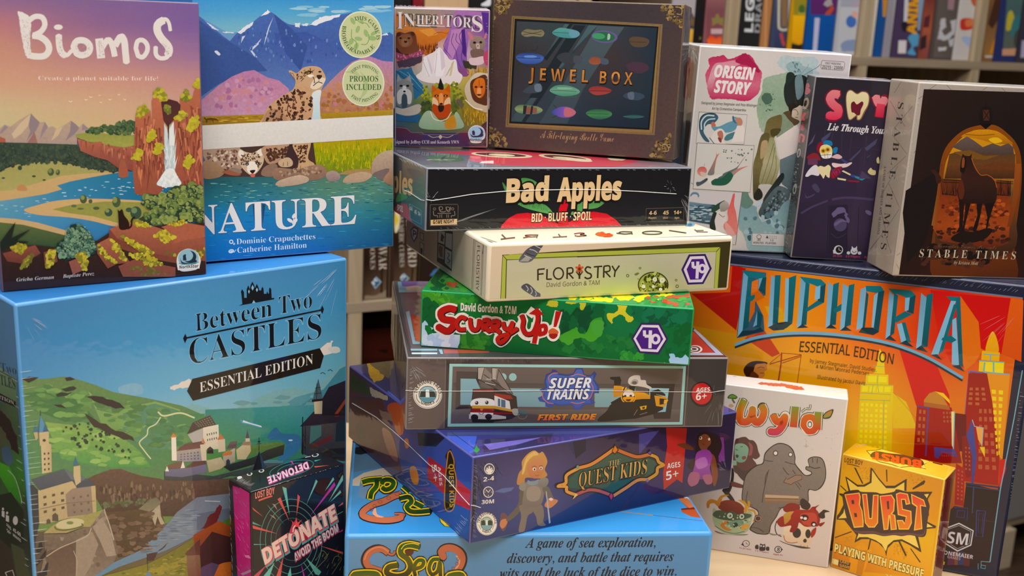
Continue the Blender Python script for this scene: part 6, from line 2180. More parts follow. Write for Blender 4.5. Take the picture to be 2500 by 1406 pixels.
B = GameBox('game_box', 'jewel', 'dark brown frame-like box of pinned beetles under glass with gold lettering', 'wrap',
            dict(front='463a3a', left='2a2224', top='8a7a6a', right='3a3030', edge='6a5848'), bevel=0.0012)
B.art('front', '''
z 10
m 54423e>463c3e>3f383c>443a3c/5a443c>423a3c>3f3a3e>4c3e3c/4f3e3e>463a3c>443a3c>54423e/4a3a3c>54403e>544240>5a4844 n14: 30,-40 1760,20 1630,1400 30,1280
p 7f6a4c n14: 245,135 1540,208 1470,1160 190,1090
p 5f4a34 n10: 258,150 1520,222 1456,1140 206,1076
p 8f7448 n14: 264,152 1515,222 1450,1140 212,1075
p 14181c: 270,160 1505,228 1425,1115 222,1058
m 3f464a>38464a>363f46>243240/3a3434>3a3e44>403638>243440/38363c>33424a>30363e>22323e/3a4850>2a3a48>1f303e>1c2a38 n6: 288,182 1490,240 1412,1100 238,1042
p 4a6468>3f5056: 690,560 905,215 980,220 640,570 410,910 330,1040 240,1040 270,980
p 4a6468>3c4c54: 560,500 740,210 700,205 520,500
p 1f2a30: 780,215 880,218 660,560 480,840 390,840
p 4c5c62>3a4a52: 980,220 1210,232 1080,420 860,760 720,1060 480,1060 700,700
p 20282e: 520,500 740,205 770,208 545,520
p 1f2a32 h: 330,1040 640,590 660,600 360,1050
# beetles
p 7a7658>8a8468 s n8: 325,285 370,250 440,258 500,255 525,285 500,315 430,310 360,315
l 4a4a38 w5 s: 340,270 420,285 500,270
l 4a4a38 w5 s: 340,300 420,288 500,300
p 5fa39c>4f8f94 s n6: 592,278 650,240 720,245 790,260 830,290 790,325 700,325 630,310
l 2f5a60 w4 s: 600,278 700,282 820,292
p 6a9fb0 s n6: 740,260 800,262 828,290 795,322 745,315
e 6a5a90: 1040,315 112,54 4
e 2f6a4a: 1035,315 95,42 4
e 4a9a6c: 990,310 55,26 4
p a8c0b0 s: 1070,290 1090,300 1085,335 1065,340
p 5a4a3a s n6: 1250,345 1290,315 1390,325 1425,355 1390,400 1290,400
l 3a3028 w4: 1255,358 1400,362
l 2a3438 w6 s: 290,430 350,440 370,410
l 2a3438 w6 s: 400,430 450,430 470,390
l 3a444c w6 s: 480,450 520,450 530,430
l 2a3438 w6 s: 290,560 340,545 390,580
p 2c3f7c>4a6cb4>3a559c s n4: 280,490 330,455 420,455 490,470 520,495 490,535 420,550 330,540
p 6a94d0 s: 350,480 430,475 460,490 380,500
l 1c2a58 w5: 290,497 490,500
p 3a4048 s n10: 630,490 700,450 800,470 850,500 800,540 700,545
p 4a5058 s n10: 780,480 840,490 840,540 780,540
p 8a4f3c>9a5a44 s n6: 905,520 940,490 1000,500 1010,540 960,555 920,545
p 4a5a68 s n10: 1010,500 1070,510 1070,550 1015,550
p 4a3444 s n10: 1225,560 1290,530 1390,545 1420,590 1350,630 1260,610
p 3f4a54 s n10: 340,790 390,740 440,710 500,730 500,780 430,800
p 6a7a88 s n10: 440,730 490,720 500,780 450,785
p 4f8f74>6fa88c>4f8f78 s n4: 570,775 620,735 700,730 780,750 830,785 790,815 690,825 610,805
l 2f5a4a w4 s: 580,777 690,778 800,785
p 8ab8a0 s: 640,750 740,752 760,765 650,765
l 3f6a5a w4: 620,830 800,832
p 8a3a38>a04a44 s n6: 905,775 940,742 1030,745 1100,775 1060,805 960,815
l 4a1c1c w4: 910,778 1095,782
p 3a4a5a s n10: 1200,820 1260,790 1350,800 1385,830 1330,860 1240,850
p 5a6a7c s n10: 1240,800 1290,790 1290,850 1250,850
l 2a3a38 w5 s: 290,910 350,900 380,880
p 5f7a5a>8aa070>4a7a6a s n4: 270,930 310,900 400,905 470,915 510,945 470,975 380,980 300,965
p 2a2a2c: 345,905 375,905 365,980 340,978
p 2a2a2c: 410,910 430,910 420,980 400,980
p 8a5a4c s: 375,920 405,920 400,970 370,970
p 8a5a4c s: 430,925 460,930 455,970 425,970
p 3a4f9a>7a5ab8>b86a80 h s n4: 585,960 640,925 700,915 760,930 795,965 760,1000 690,1010 620,990
p b8707a s: 700,925 755,935 790,965 750,995 695,995
l 2a3448 w5: 600,900 630,925
l 2a3448 w5: 590,1010 630,990
p 2f5f4a>4a8a58>2f5f50 s n6: 880,970 940,940 1030,940 1100,965 1090,1000 1010,1025 930,1010
l 1c3f34 w4: 885,975 1080,980
p 2f5a58 s n6: 1200,1000 1290,985 1385,1000 1290,1018
l 4a7a74 w4: 1200,1000 1370,1005
# corner scrolls
b 8a7248/6a5434/a08858 N46 r15 k7 v.4 e3: 80,0 260,0 240,50 180,130 110,120 85,180
b 3f3026 N26 r7 e4: 90,0 240,10 180,110 95,150
b 8a7248/6a5434/a08858 N50 r15 k7 v.4 e5: 1520,30 1745,30 1730,240 1690,230 1640,190 1560,150
b 3f3026 N26 r7 e6: 1560,50 1730,50 1710,200 1600,150
b 8a7248/6a5434/a08858 N46 r15 k7 v.4 e7: 50,1080 130,1110 180,1190 220,1270 45,1260
b 3f3026 N22 r7 e8: 60,1110 130,1130 180,1240 60,1240
b 8a7248/6a5434/a08858 N50 r15 k7 v.4 e9: 1620,1140 1610,1360 1400,1340 1450,1280 1470,1210 1540,1190
b 3f3026 N26 r7 e10: 1600,1180 1590,1340 1440,1330 1490,1220
l a89060 w8 s: 120,60 160,50 180,80 150,100 130,80
l a89060 w8 s: 1650,60 1700,70 1700,120 1660,120
l a89060 w8 s: 80,1180 120,1170 140,1210 110,1230
l a89060 w8 s: 1520,1250 1570,1240 1590,1290 1550,1300
= title|gold embossed capitals
t S 1a0f08 H112 o3: 392,692 904,714 |J E W E L
t S 1a0f08 H112 o3: 998,721 1283,733 |B O X
t S c07a34>d8a05c>7a4420>c88a4c H106 o-.5: 390,686 898,707 |J E W E L
t S c07a34>d8a05c>7a4420>c88a4c H106 o-.5: 997,715 1277,727 |B O X
= subtitle|thin gold script line
t C b8946c H70 o-1: 488,1185 1118,1218 |A Tile-laying Beetle Game
''')
B.finish()
# ------------------------------------------------------------------ the right pile
B = GameBox('game_box', 'euphoria', 'big orange and red box with chunky light blue letters over a golden city', 'wrap',
            dict(front='20233a', left='20233a', top='23263c', right='1c1f34', edge='2c3048'), bevel=0.0028)
B.art('front', '''
z 0
l 6a7a98 w4: 1600,626 1788,645.5 2130,684 2497,728
m c03c1c>d84a20>e8902a>e0701e>d0201a>d86018/c0641c>e0801e>ee9a1c>e86818>d83018>e06816/b87818>d89a1a>f0b020>e8981c>e07a18>e07a18/a08a14>e0b81a>f4d41c>f0c018>e09018>d06a18/7a5a14>c09a14>e8c818>e8b018>c05a1a>a03018/4a2a14>6a3a14>a8801a>a86a1a>5a2018>3a1418 n3: 1600,628 2497,729 2412,1382 1600,1290
z 23
p b81c18>b0241a n4: 30,358 380,345 400,98 520,130 480,440 435,690
p c8401c n4: 510,760 690,690 830,900 760,930
p d8581c n4: 480,500 620,720 560,760 440,700
p d8981c n4: 0,640 420,720 560,800 700,1000 380,920 0,800
p e0a820 n4: 690,470 830,480 1000,740 820,760
z 24
p d01c14>d83a18 n3: 820,250 1100,290 1250,540 1290,800 1130,960 1000,900 900,700
p e06c1a>e07a1a n3: 1090,300 1260,540 1290,790 1230,900 1130,980 1110,900
p c81410>d01a14 n3: 1080,288 1545,325 1555,640 1470,830 1330,800 1275,780 1255,540
p e06414>d85814 n3: 1545,325 1660,345 1640,900 1460,830
p d8201a>c82418 n3: 540,790 860,890 990,1200 1000,1400 740,1400 690,1290
p e8c81c n4: 480,1180 600,1260 700,1500 480,1500
l b87a14 w3: 490,1180 700,1420
# golden tower in the haze
p ecd42c: 335,930 362,780 400,850 408,1010 300,1004
p ecd42c>e8cc24: 240,1008 440,1016 440,1112 485,1114 470,1700 150,1700 190,1098 232,1100
g f4ea44 N2 M1 f80: 250,1020 435,1030 435,1090 245,1090
g f4ea44 N4 M1 f80 e2: 200,1112 470,1120 462,1180 190,1175
g f4ea44 N6 M9 f55 e3 d10: 185,1260 440,1275 430,1700 165,1690
l a8b868 w6: 300,935 405,945
l a8b868 w6: 345,1010 340,1100 355,1180
l a8b868 w6: 190,1100 480,1112
l a8b868 w7: 185,1180 460,1195 455,1250 180,1240
l a8b868 w6: 400,1250 390,1700
l a8b868 w6: 300,1110 290,1190
# right tower
p f0b424>e8a41e s: 1322,812 1338,700 1382,625 1422,700 1432,815
p f0b824: 1285,798 1447,815 1440,895 1278,882
p f4d82c>e8c424: 1262,885 1487,900 1480,1005 1255,985
p 9a3a20>8a2018: 1170,985 1320,1000 1345,1180 1370,1420 1130,1420
p e89a1e: 1320,1000 1537,1015 1500,1420 1370,1420 1345,1180
p f4e030: 1320,905 1380,900 1385,1000 1310,1000
p f4e030: 1395,902 1480,905 1475,1000 1400,1000
p f4e030: 1330,1010 1500,1025 1495,1140 1340,1120
p b87838: 1180,1000 1230,1005 1225,1100 1180,1100
p a86a30: 1250,1010 1310,1010 1315,1110 1245,1110
g b8683c N3 M6 f55 d8: 1165,1130 1330,1130 1350,1420 1140,1420
g f4d830 N3 M6 f60 e2 d5: 1340,1140 1510,1150 1490,1430 1380,1430
l 7ab8c0 w9: 1300,830 1445,840
l 7ab8c0 w9: 1258,890 1490,905
l 7ab8c0 w12: 1362,830 1362,890
l 7ab8c0 w14: 1310,905 1300,985
l 7ab8c0 w14: 1390,905 1390,990
l 7ab8c0 w12: 1300,990 1535,1015
l 7ab8c0 w12: 1440,1015 1435,1140
l 6a6aa8 w14: 1172,985 1130,1420
l 6a6aa8 w12: 1175,985 1300,1000
l 6a6aa8 w14: 1240,1000 1235,1110 1440,1140
z 28
p 9a1c18>a82018: 735,30 860,30 900,250 945,600 935,790 690,760 710,330
p e8981e: 860,30 1015,45 965,615 945,600 900,250
g b8683c N3 M4 f55 d8: 735,120 850,120 870,260 720,250
g b8603c N3 M8 f55 e4 d8: 800,260 895,260 935,700 790,690
g f4d830 N2 M10 f60 e5: 880,130 980,140 945,590 925,600
p d02018: 985,610 990,680 950,800 940,800 945,620
p 6a1418 n6: 640,300 720,310 720,480 690,560 640,560
p a81c18>94181a n4: 385,250 620,262 690,640 560,640 360,600
p c8883c: 432,212 470,165 512,152 560,190 608,270 432,255
p b06a34: 432,225 600,250 608,280 432,255
p f4d020: 510,154 565,165 605,210 610,238 560,190
g b8683c N2 M5 f55 e6: 395,265 450,270 440,510 380,505
g a86040 N3 M3 f55 e7: 555,285 620,285 630,370 560,370
l 5a4a90 w9: 385,252 470,268
l 5a4a90 w9: 462,270 445,590
p efe8a0: 618,290 640,290 632,540 622,520
l 8fc0c8 w7: 640,290 632,545
p 5a4a90>4a4088: 500,530 640,545 660,600 560,570 540,590 530,610 505,600
g a83a2c N6 M2 f55 e8: 545,555 630,562 640,600 550,600
p b02420>9a1c1c: 650,640 710,680 700,930 640,920
g b85a48 N2 M8 f45 e9: 655,670 705,690 700,900 650,890
p 8a181a: 690,460 760,440 780,720 720,740 690,600
g b85a48 N2 M6 f45 e10: 705,520 750,525 755,700 705,690
p 4a4a98>3f3f8a: 750,350 770,400 790,600 770,760 760,980 745,980 760,600 720,450 740,400
p f0b060: 785,395 835,400 825,520 800,480
l 9ac0d0 w6: 760,345 775,390 835,400 825,525
p f4d040: 810,530 845,530 845,600 830,570
p 201216>2a1620 n14: 640,930 700,940 720,770 950,830 890,1310 800,1345 550,1350 560,1000
l 34345a w11: 715,775 950,805
l 34345a w8: 720,795 945,825
l 3f3f70 w8: 770,800 760,980
l 34347a w6: 640,940 730,945 725,1030
l 34347a w6 o: 660,960 710,962 705,1010 655,1005
l 3f3f88 w6 o: 790,960 850,965 830,1140 785,1135
l 34346a w5 o: 805,980 835,982 822,1115 800,1110
l 4a2a2a w4: 780,1020 930,1040
p 5a2a48: 600,1240 640,1240 640,1330 590,1330
p 7a4a2a: 640,1240 665,1240 660,1330 640,1330
p 2f3a6a: 665,1240 700,1240 700,1330 660,1330
p 5a2a2a: 700,1240 745,1260 740,1340 700,1335
p c8b02a: 555,1300 575,1310 570,1330 555,1325
l 7fb4c8 w7: 1100,10 1045,328 950,820 880,1310
l 7fb4c8 w4: 880,1310 820,1305 820,1345
l 5fa0b0 w5 o: 820,1330 850,1335 848,1355 818,1350
l 5fa0b0 w4: 800,1320 800,1360
# seated head and crane
z 23
p 2a140e s: 500,1045 545,985 620,965 712,978 700,1002 640,1000 600,1040 570,1100 525,1105
p c88040 s: 590,1060 610,1000 660,990 705,992 712,1045 690,1060 690,1100 640,1130 570,1120
p 5a2a18 s: 560,1090 590,1060 640,1110 560,1140
l 4a2418 w5 s: 625,1030 660,1020 690,1030
l 5a2a18 w5: 650,1075 685,1075
l a03a1e w13: 845,890 838,1000 815,1150
l a03a1e w9: 735,995 850,962 1025,912
l a03a1e w6: 740,985 850,895 1022,908
l a03a1e w6: 1022,912 985,1170
l a03a1e w7: 850,985 1020,925
= title|bevelled light blue and teal letters above a curved rule
z 0
l 78b0d0 w8 s: 1795,842 1848,824 1923,814 2004,814 2085,822 2158,835 2212,851 2266,874 2320,905 2350,923
l 16323e w5 s: 1794,848 1848,830 1923,820 2004,820 2085,828 2158,841 2212,857 2266,880 2320,911 2350,929
z 23
p 3a5a70: 440,760 495,145 705,168 700,370 610,420 680,560 690,700
p d06a20: 545,380 600,300 640,330 690,390 605,430 600,520 560,600 530,640
p e87a28: 575,250 635,225 630,330 560,360
p 74aacc>86bede: 500,165 542,205 492,690 446,750
p 1a6c7a>145662: 542,200 580,215 545,660 492,690
p 143844: 446,752 492,692 600,688 655,660 682,697
p 1f7684: 488,150 690,172 708,215 665,242 600,218 542,206
p 74aacc: 638,222 672,215 668,310 634,326
p 164c5a: 672,215 708,208 696,365 636,325
p 1a6c7a: 520,395 572,374 606,364 600,402 574,428
p 74aacc: 625,508 622,640 585,660 605,600
p 164c5a: 625,508 672,548 655,662 600,662 622,640
p 74aacc>86bede: 752,190 790,222 762,655 722,660
p 1a6c7a>145662: 785,190 838,190 812,625 762,660
p 86bede: 880,215 912,228 900,600 868,632
p 1a6c7a>145662: 912,215 978,190 942,625 885,672 900,600
p 143844: 722,662 770,692 862,684 940,628 885,610 805,622
p 74aacc>86bede: 1018,215 1062,262 1022,640 983,668
p 1a6c7a>145662: 1062,260 1098,268 1068,640 1022,640
p 143844: 983,670 1030,632 1088,664
p 1f7684: 1008,203 1202,230 1244,270 1192,302 1100,266 1060,262
p 164c5a: 1192,300 1244,270 1228,440 1168,432
p 86bede: 1152,300 1196,282 1190,402 1143,416
p 1a6c7a: 1058,497 1165,422 1224,440 1070,524
p 74aacc>86bede: 1266,250 1312,292 1278,640 1242,668
p 1a6c7a>145662: 1312,272 1364,255 1334,640 1280,640
p 143844: 1242,670 1290,634 1344,674
p 1a6c7a: 1308,502 1400,438 1444,430 1434,482 1328,534
p 74aacc>86bede: 1398,265 1452,302 1412,660 1372,688
p 1a6c7a>145662: 1452,282 1504,268 1468,642 1412,662
p 143844: 1372,692 1420,652 1480,694
z 24
p 74aacc>86bede: 190,245 240,222 208,592 150,612
p 1f7684: 235,212 372,214 404,262 345,282 240,262
p 145662: 240,265 262,292 228,590 206,592
p 86bede: 310,302 348,270 322,592 288,592
p 164c5a: 348,270 404,258 352,632 308,592
p 143844: 172,632 202,590 300,590 356,628 302,658
p 74aacc>86bede: 448,262 492,302 452,670 414,692
p 1a6c7a>145662: 492,282 528,302 492,640 455,672
p 143844: 412,694 452,660 514,714
p 1f7684: 438,238 642,255 688,300 636,332 520,286 490,290
p 164c5a: 636,322 688,296 667,468 608,446
p 86bede: 592,322 634,316 622,432 588,442
p 1a6c7a: 488,502 590,443 654,470 510,546
p 86bede: 518,560 562,548 602,712 558,732
p 1a6c7a: 562,545 594,540 644,724 602,712
p 143844: 542,732 600,704 668,768
p 74aacc>86bede: 736,278 788,322 738,760 690,782
p 1a6c7a>145662: 788,292 844,278 794,762 738,766
p 143844: 688,784 736,750 796,814
p 86bede: 1008,342 1054,340 892,832 826,834
p 1a6c7a: 1030,382 1064,372 934,802 892,832
p 143844: 822,836 880,830 924,884
p 1f7684: 962,308 1088,314 1062,352 1010,348
p 86bede: 1018,520 1052,500 1078,932 1012,922
p 1a6c7a>145662: 1050,322 1088,314 1114,944 1078,932
p 143844: 1016,938 1082,926 1130,990
p 1a6c7a: 928,682 1002,658 1056,702 1012,728 918,702
= subtitle|thin dark capitals and credit lines
z 0
t N 3a2410 H25 o1.2: 1951,858 2060,866 2180,889 |ESSENTIAL EDITION
t N 5a4010 H9 o.8: 1977,884 2139,907 |by Jamey Stegmaier, David Studley,
t N 5a4010 H9 o.8: 1992,898 2121,916 |& Morten Monrad Pedersen
t N 5a4010 H9 o.8: 1995,924 2112,940 |Illustrated by Jacqui Davis
= publisher_emblem|white hexagon outline with letters inside
z 28
l d8d8dc w9 o: 572,1085 670,1048 766,1098 750,1195 660,1235 572,1180
l a8a8b4 w4 o: 585,1092 670,1062 752,1104 738,1186 660,1220 585,1172
t S 3a1c24 H80 o4: 588,1182 725,1198 |SM
t S dcdce0 H78 o0: 588,1180 725,1196 |SM
t S d0d0d6 H26: 524,1250 764,1290 |STONEMAIER
t S a89a98 H18: 590,1282 678,1298 |GAMES
''')
B.art('top', '''
z 24
m 2a2c40>2a2c40>34364c>3c3c50/2a2c40>2f3044>3c3e54>4a4c60 n8: -1400,-60 1700,160 1700,220 -1400,-20
''')
B.finish()

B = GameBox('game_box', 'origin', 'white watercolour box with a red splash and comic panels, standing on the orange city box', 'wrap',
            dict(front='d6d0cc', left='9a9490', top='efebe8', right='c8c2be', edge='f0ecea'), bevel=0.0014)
B.art('front', '''
z 19
m d2ccc6>d8d2ce>d4ccca>dcd0d0/d0cac6>d8d4ce>d0d0cc>d4cccc/d4ccc8>d8d2cc>d0ccc8>c8c4c4/d0c8c2>d8d0ca>c8ccc8>c8c4c2 n3: 230,170 1840,280 1800,2400 60,2400
p b8c8ca s n12 j6: 1070,370 1140,310 1280,330 1400,320 1480,360 1460,460 1500,510 1380,540 1250,560 1160,480 1080,420
p 9ab4b8 s n14 j6: 1160,400 1260,370 1340,420 1420,440 1400,520 1280,540 1180,470
l 6a8088 w6 s: 1320,520 1400,470 1470,430 1500,400
l 8098a0 w5 s: 1300,500 1360,440 1380,400
b 5f7a80 N22 r7 e2: 1220,380 1280,380 1300,480 1200,480
p a0b4a0>8fa890>a8baa4 s n14 j6: 870,960 860,800 910,680 920,560 1000,520 1090,500 1160,480 1220,520 1250,620 1250,800 1220,950 1120,930 980,1000 930,1090 880,1020
p 4f6a5a s n10: 905,745 935,695 985,695 1015,740 1000,790 950,805
b 4f6a5a N26 r6 e3: 890,690 1040,690 1040,830 890,830
b 4f6a5a N5 r9 e4: 950,850 1030,860 1020,900 960,900
# seated figure with tall dark hair
p 1f2624>2a302e s n12: 1130,680 1150,580 1220,520 1320,510 1380,560 1400,700 1370,800 1280,830 1200,850 1150,790
p 6f8a90 s n12: 1250,530 1310,510 1330,680 1270,760 1245,640
p 24302c s n10: 1160,500 1210,480 1240,520 1180,600 1150,620
p d8ccbc>c8b8a4 s: 1190,840 1280,815 1310,830 1320,900 1290,960 1250,970 1210,910
p 2a241c s: 1190,800 1290,800 1270,830 1220,860 1205,930 1180,860
l 2a2018 w6 s: 1225,862 1245,858 1262,866
l 4a2a24 w6: 1245,935 1275,940
l 5a4434 w5 s: 1265,870 1275,905 1262,912
p 5a4a34 s n12: 1120,900 1190,870 1210,930 1290,975 1240,1020 1180,980
p 8a9a84 s n12: 1110,900 1180,960 1230,1020 1180,1080 1100,1150 1050,1100
p 6a6038>8a7c54>5a5030 s n16: 970,960 1050,920 1110,920 1100,1050 1040,1130 1000,1250 930,1400 870,1700 820,1600 850,1400 910,1200 940,1050
p 4f4828 s n12: 1000,1060 1100,1050 1070,1110 1010,1130
p c0a080>a88a68 s n12: 910,1190 990,1180 960,1300 920,1400 880,1350
p ece4e0>d8d0cc n4: 1050,1150 1260,1010 1300,1080 1270,1270 1100,1360
p 6f8088>4a5c64 n10: 1090,1360 1260,1290 1330,1400 1330,1700 1180,1700
z 20
p 9a9a74>b8b490>8a8660 s n12: 930,60 1000,30 1030,180 1060,280 1040,380 1000,480 880,500 860,420 900,250
l 6a6840 w5 s: 1000,80 940,280 880,470
l 6a6840 w5 s: 1010,120 980,300 920,480
l 6a6840 w5 s: 1020,200 1020,330 970,480
p 5f5838>7a7048>4a4428 s n16: 880,0 960,0 900,220 860,380 830,560 800,600 795,400 800,280 830,180
p b8a07c s n12: 880,70 940,60 920,180 870,230
p e0d8d4: 1020,60 1200,60 1200,180 1060,240
p 6f8088>54666e n12: 1060,240 1200,180 1200,560 1150,530 1080,480 1060,380
p c8c4c0 s n8: 850,500 900,480 980,490 960,560 920,600 870,610
p 2a2a24 s n8: 800,600 850,520 890,570 880,620 830,640
p 1f2624>3a4444 s n12: 1080,370 1100,420 1020,540 920,700 870,760 900,620 1000,470
p 5f6f74>3f4e54 s n20: 850,760 900,660 1010,520 1080,500 1160,560 1120,680 1000,800 900,820
b 2f3c40/7f9098 N70 r11 e5: 880,760 1040,540 1140,580 1080,720 940,800
l 2a3438 w6 s: 870,790 950,740 1000,640 1060,580
l 2a3438 w5 s: 900,810 990,760 1040,700 1100,600
p 7a9aa8>90b0b4>a8c4c0 s n10 j6: 620,560 700,700 820,690 860,820 960,820 1130,640 1160,700 1140,1180 900,1170 760,1120 700,960 650,880
p 6a8a80 s n14: 600,460 720,500 760,600 800,660 740,720 660,680 620,600
p c0d0d8 s: 810,680 890,630 880,680 830,700
b 5a7a88/a8c4cc N30 r24 e6: 680,760 1120,760 1120,1000 740,1050
p 3f6068 s n8: 740,990 775,980 775,1030 750,1030
p dcd6d2: 790,960 1100,970 1100,1090 786,1078
l 8a8684 w4 o: 790,960 1100,970 1100,1090 786,1078
r 5a5654 w5: 855,995 22,20
p 4a4644: 920,1010 935,980 948,1010
g 8a8684 N5 M2 f45: 948,980 1032,984 1030,1020 945,1015
t S 4a4644 H22: 836,1035 868,1037 |45
t S 4a4644 H22: 962,1040 995,1042 |1-5
t S 4a4644 H20: 798,1062 898,1066 |MINUTES
t S 4a4644 H20: 918,1066 1022,1070 |PLAYERS
# panels
z 19
p d8d4d0: 275,882 762,910 728,1210 245,1200
l 6a6662 w5 o: 275,882 762,910 728,1210 245,1200
p 3f5f70 s n10: 280,960 330,900 430,895 470,940 420,1000 360,1010 320,1080 380,1180 330,1170 280,1080
l c8d8dc w14 s: 300,1060 300,980 350,920 430,920
l c8d8dc w12 s: 340,1090 330,1010 370,960 440,950
l 1f3a48 w8 s: 285,1050 290,950 350,900 440,900
p 6a9ab0 s n8: 400,1020 470,1030 560,990 640,960 620,930 700,960 640,1060 560,1090 440,1080
p 4f7f88 s n8: 530,1160 560,1110 660,1080 640,1130 570,1170
p c8705c s: 395,1000 420,980 445,1020 410,1030
p e4dcd6 s: 390,1150 440,1070 500,1050 540,1100 520,1160 540,1210 460,1230 400,1200
p b87868 s: 460,1090 500,1070 520,1110 510,1160 480,1150
p 8a3f38 s: 465,1140 500,1150 500,1190 480,1180
p c08a74 s: 640,950 690,940 715,980 700,1020 660,1010
p 3f6f94 s: 610,930 625,925 640,970 660,1000 620,980
p e8e0da: 660,1020 720,1020 735,1050 725,1180 600,1190 640,1080
l 2f6a7c w8 s: 380,1140 440,1210 520,1230 560,1215
z 20
p d8d4ce: 248,75 808,102 768,560 208,525
l 6a6662 w5 o: 248,75 808,102 768,560 208,525
p d88070>a88078>7a7c7a s: 430,150 445,190 468,175 440,230 420,330 410,385 350,385 390,300 435,200
p c86058>e0a090 s: 248,350 270,315 320,310 345,350 320,390 300,405 260,385
p d8c0b4 s: 280,360 330,370 345,390 300,408
p c87468>6a7474>2f5c4c s: 770,155 700,230 640,310 560,350 500,380 400,470 410,490 520,490 580,440 640,330 720,210
p d88878>8a8a84>3f6a58 s: 750,300 690,330 620,380 530,480 480,488 520,430 620,340
p 2a5c48 s n10: 400,430 490,420 560,360 600,400 540,480 400,485
p e4ded8 s: 340,420 440,390 500,390 400,440 370,475
p 3a444a>5a646a s: 240,460 280,455 340,420 350,440 300,480 250,500
b 6a8070 N22 r8 e7: 490,130 790,130 770,260 560,290
l 8a8a80 w4: 320,280 318,300
p d4ced0: 165,545 690,560 610,1075 165,900
l 6a6662 w5: 690,560 625,1075 600,1072
l 6a6662 w4: 190,470 210,475
l 6f94a8 w16 s: 185,590 210,565 250,570 265,600
l 4a7088 w7 s: 180,600 210,575 250,580 262,610
p 7a98a8>3f5c70>5a7484>2f4454 n14: 170,650 300,670 420,680 430,800 400,880 280,860 170,840
b b8ccd4/2a4050 N50 r6 a5 e8: 180,680 420,690 400,850 190,830
p 2a4a3c s n12: 390,720 450,670 520,640 490,700 440,740 400,760
p b8b0a8>908880 s n8: 470,680 520,645 555,670 550,720 510,750 480,750
p e0d8d4 s n4: 400,770 470,750 530,770 520,940 430,940 420,860 370,900
p 2a322e s n10: 400,770 440,760 420,840 430,930 370,900
p d8605c>e08c84 s n10: 545,740 575,660 600,580 618,580 610,680 630,760 645,900 620,980 520,930 510,870 550,830
p e4a8a0 s: 520,850 580,900 620,980 540,960
l 4a4440 w5 s: 460,770 500,800 520,790
= title|white slanted comic lettering on a red watercolour splash
z 19
p b8305a>c85070>d07088>c03060 s n12 j4: 340,540 345,480 380,420 370,360 400,330 470,320 520,310 570,345 640,330 700,300 740,290 800,320 840,380 880,440 912,490 900,570 890,650 850,720 780,765 700,770 600,755 480,750 400,750 370,680
p d890a0>dca4b0>c04a6c s n12: 380,520 430,400 520,380 640,360 720,380 600,440 480,480 420,600 400,700 360,620
p a82850 s n10: 700,310 750,300 820,370 890,470 860,480 780,420 700,400 640,370
t X efe8e6 H118 o3: 424,525 835,558 |ORIGIN
t X efe8e6 H118 o3: 424,680 795,708 |STORY
= credits|two thin black credit lines and a number stamp
t S 5a5654 H26: 300,802 862,830 |Designed by Jamey Stegmaier and Pete Wissinger
t S 5a5654 H26: 405,858 748,876 |Art by Clémentine Campardou
l 7a7472 w5 o: 1520,362 1740,376 1748,395 1735,455 1725,464 1512,448 1504,432 1512,375
t S 6a6462 H22: 1548,400 1705,410 |FIRST PRINTING
t S 5a5452 H34: 1515,442 1725,456 |20215 / 23000
''')
B.art('left', '''
z 19
m 8a8684>a8a4a0>b0aca8/6a6468>8a8488>a09c98/6a7480>8a8c90>9a9894/4a5c70>6a6a68>b0aaa6 n10: 90,150 290,200 170,1420 -20,1420
p 8a3a48>6a2a3a s n20: 110,350 150,320 200,350 225,420 210,560 190,740 150,700 100,560
p a06a70 s n14: 90,600 140,580 160,740 100,740
p 5a7484>4a6478 s n14: 60,940 110,930 130,1100 100,1400 20,1400
p 4a4440 n14: 150,900 200,880 180,1100 140,1400 110,1400
h e8e4e4/c8c4c4 N40 Y-30 w5: 110,220 240,220 220,330 120,330
''')
B.finish()

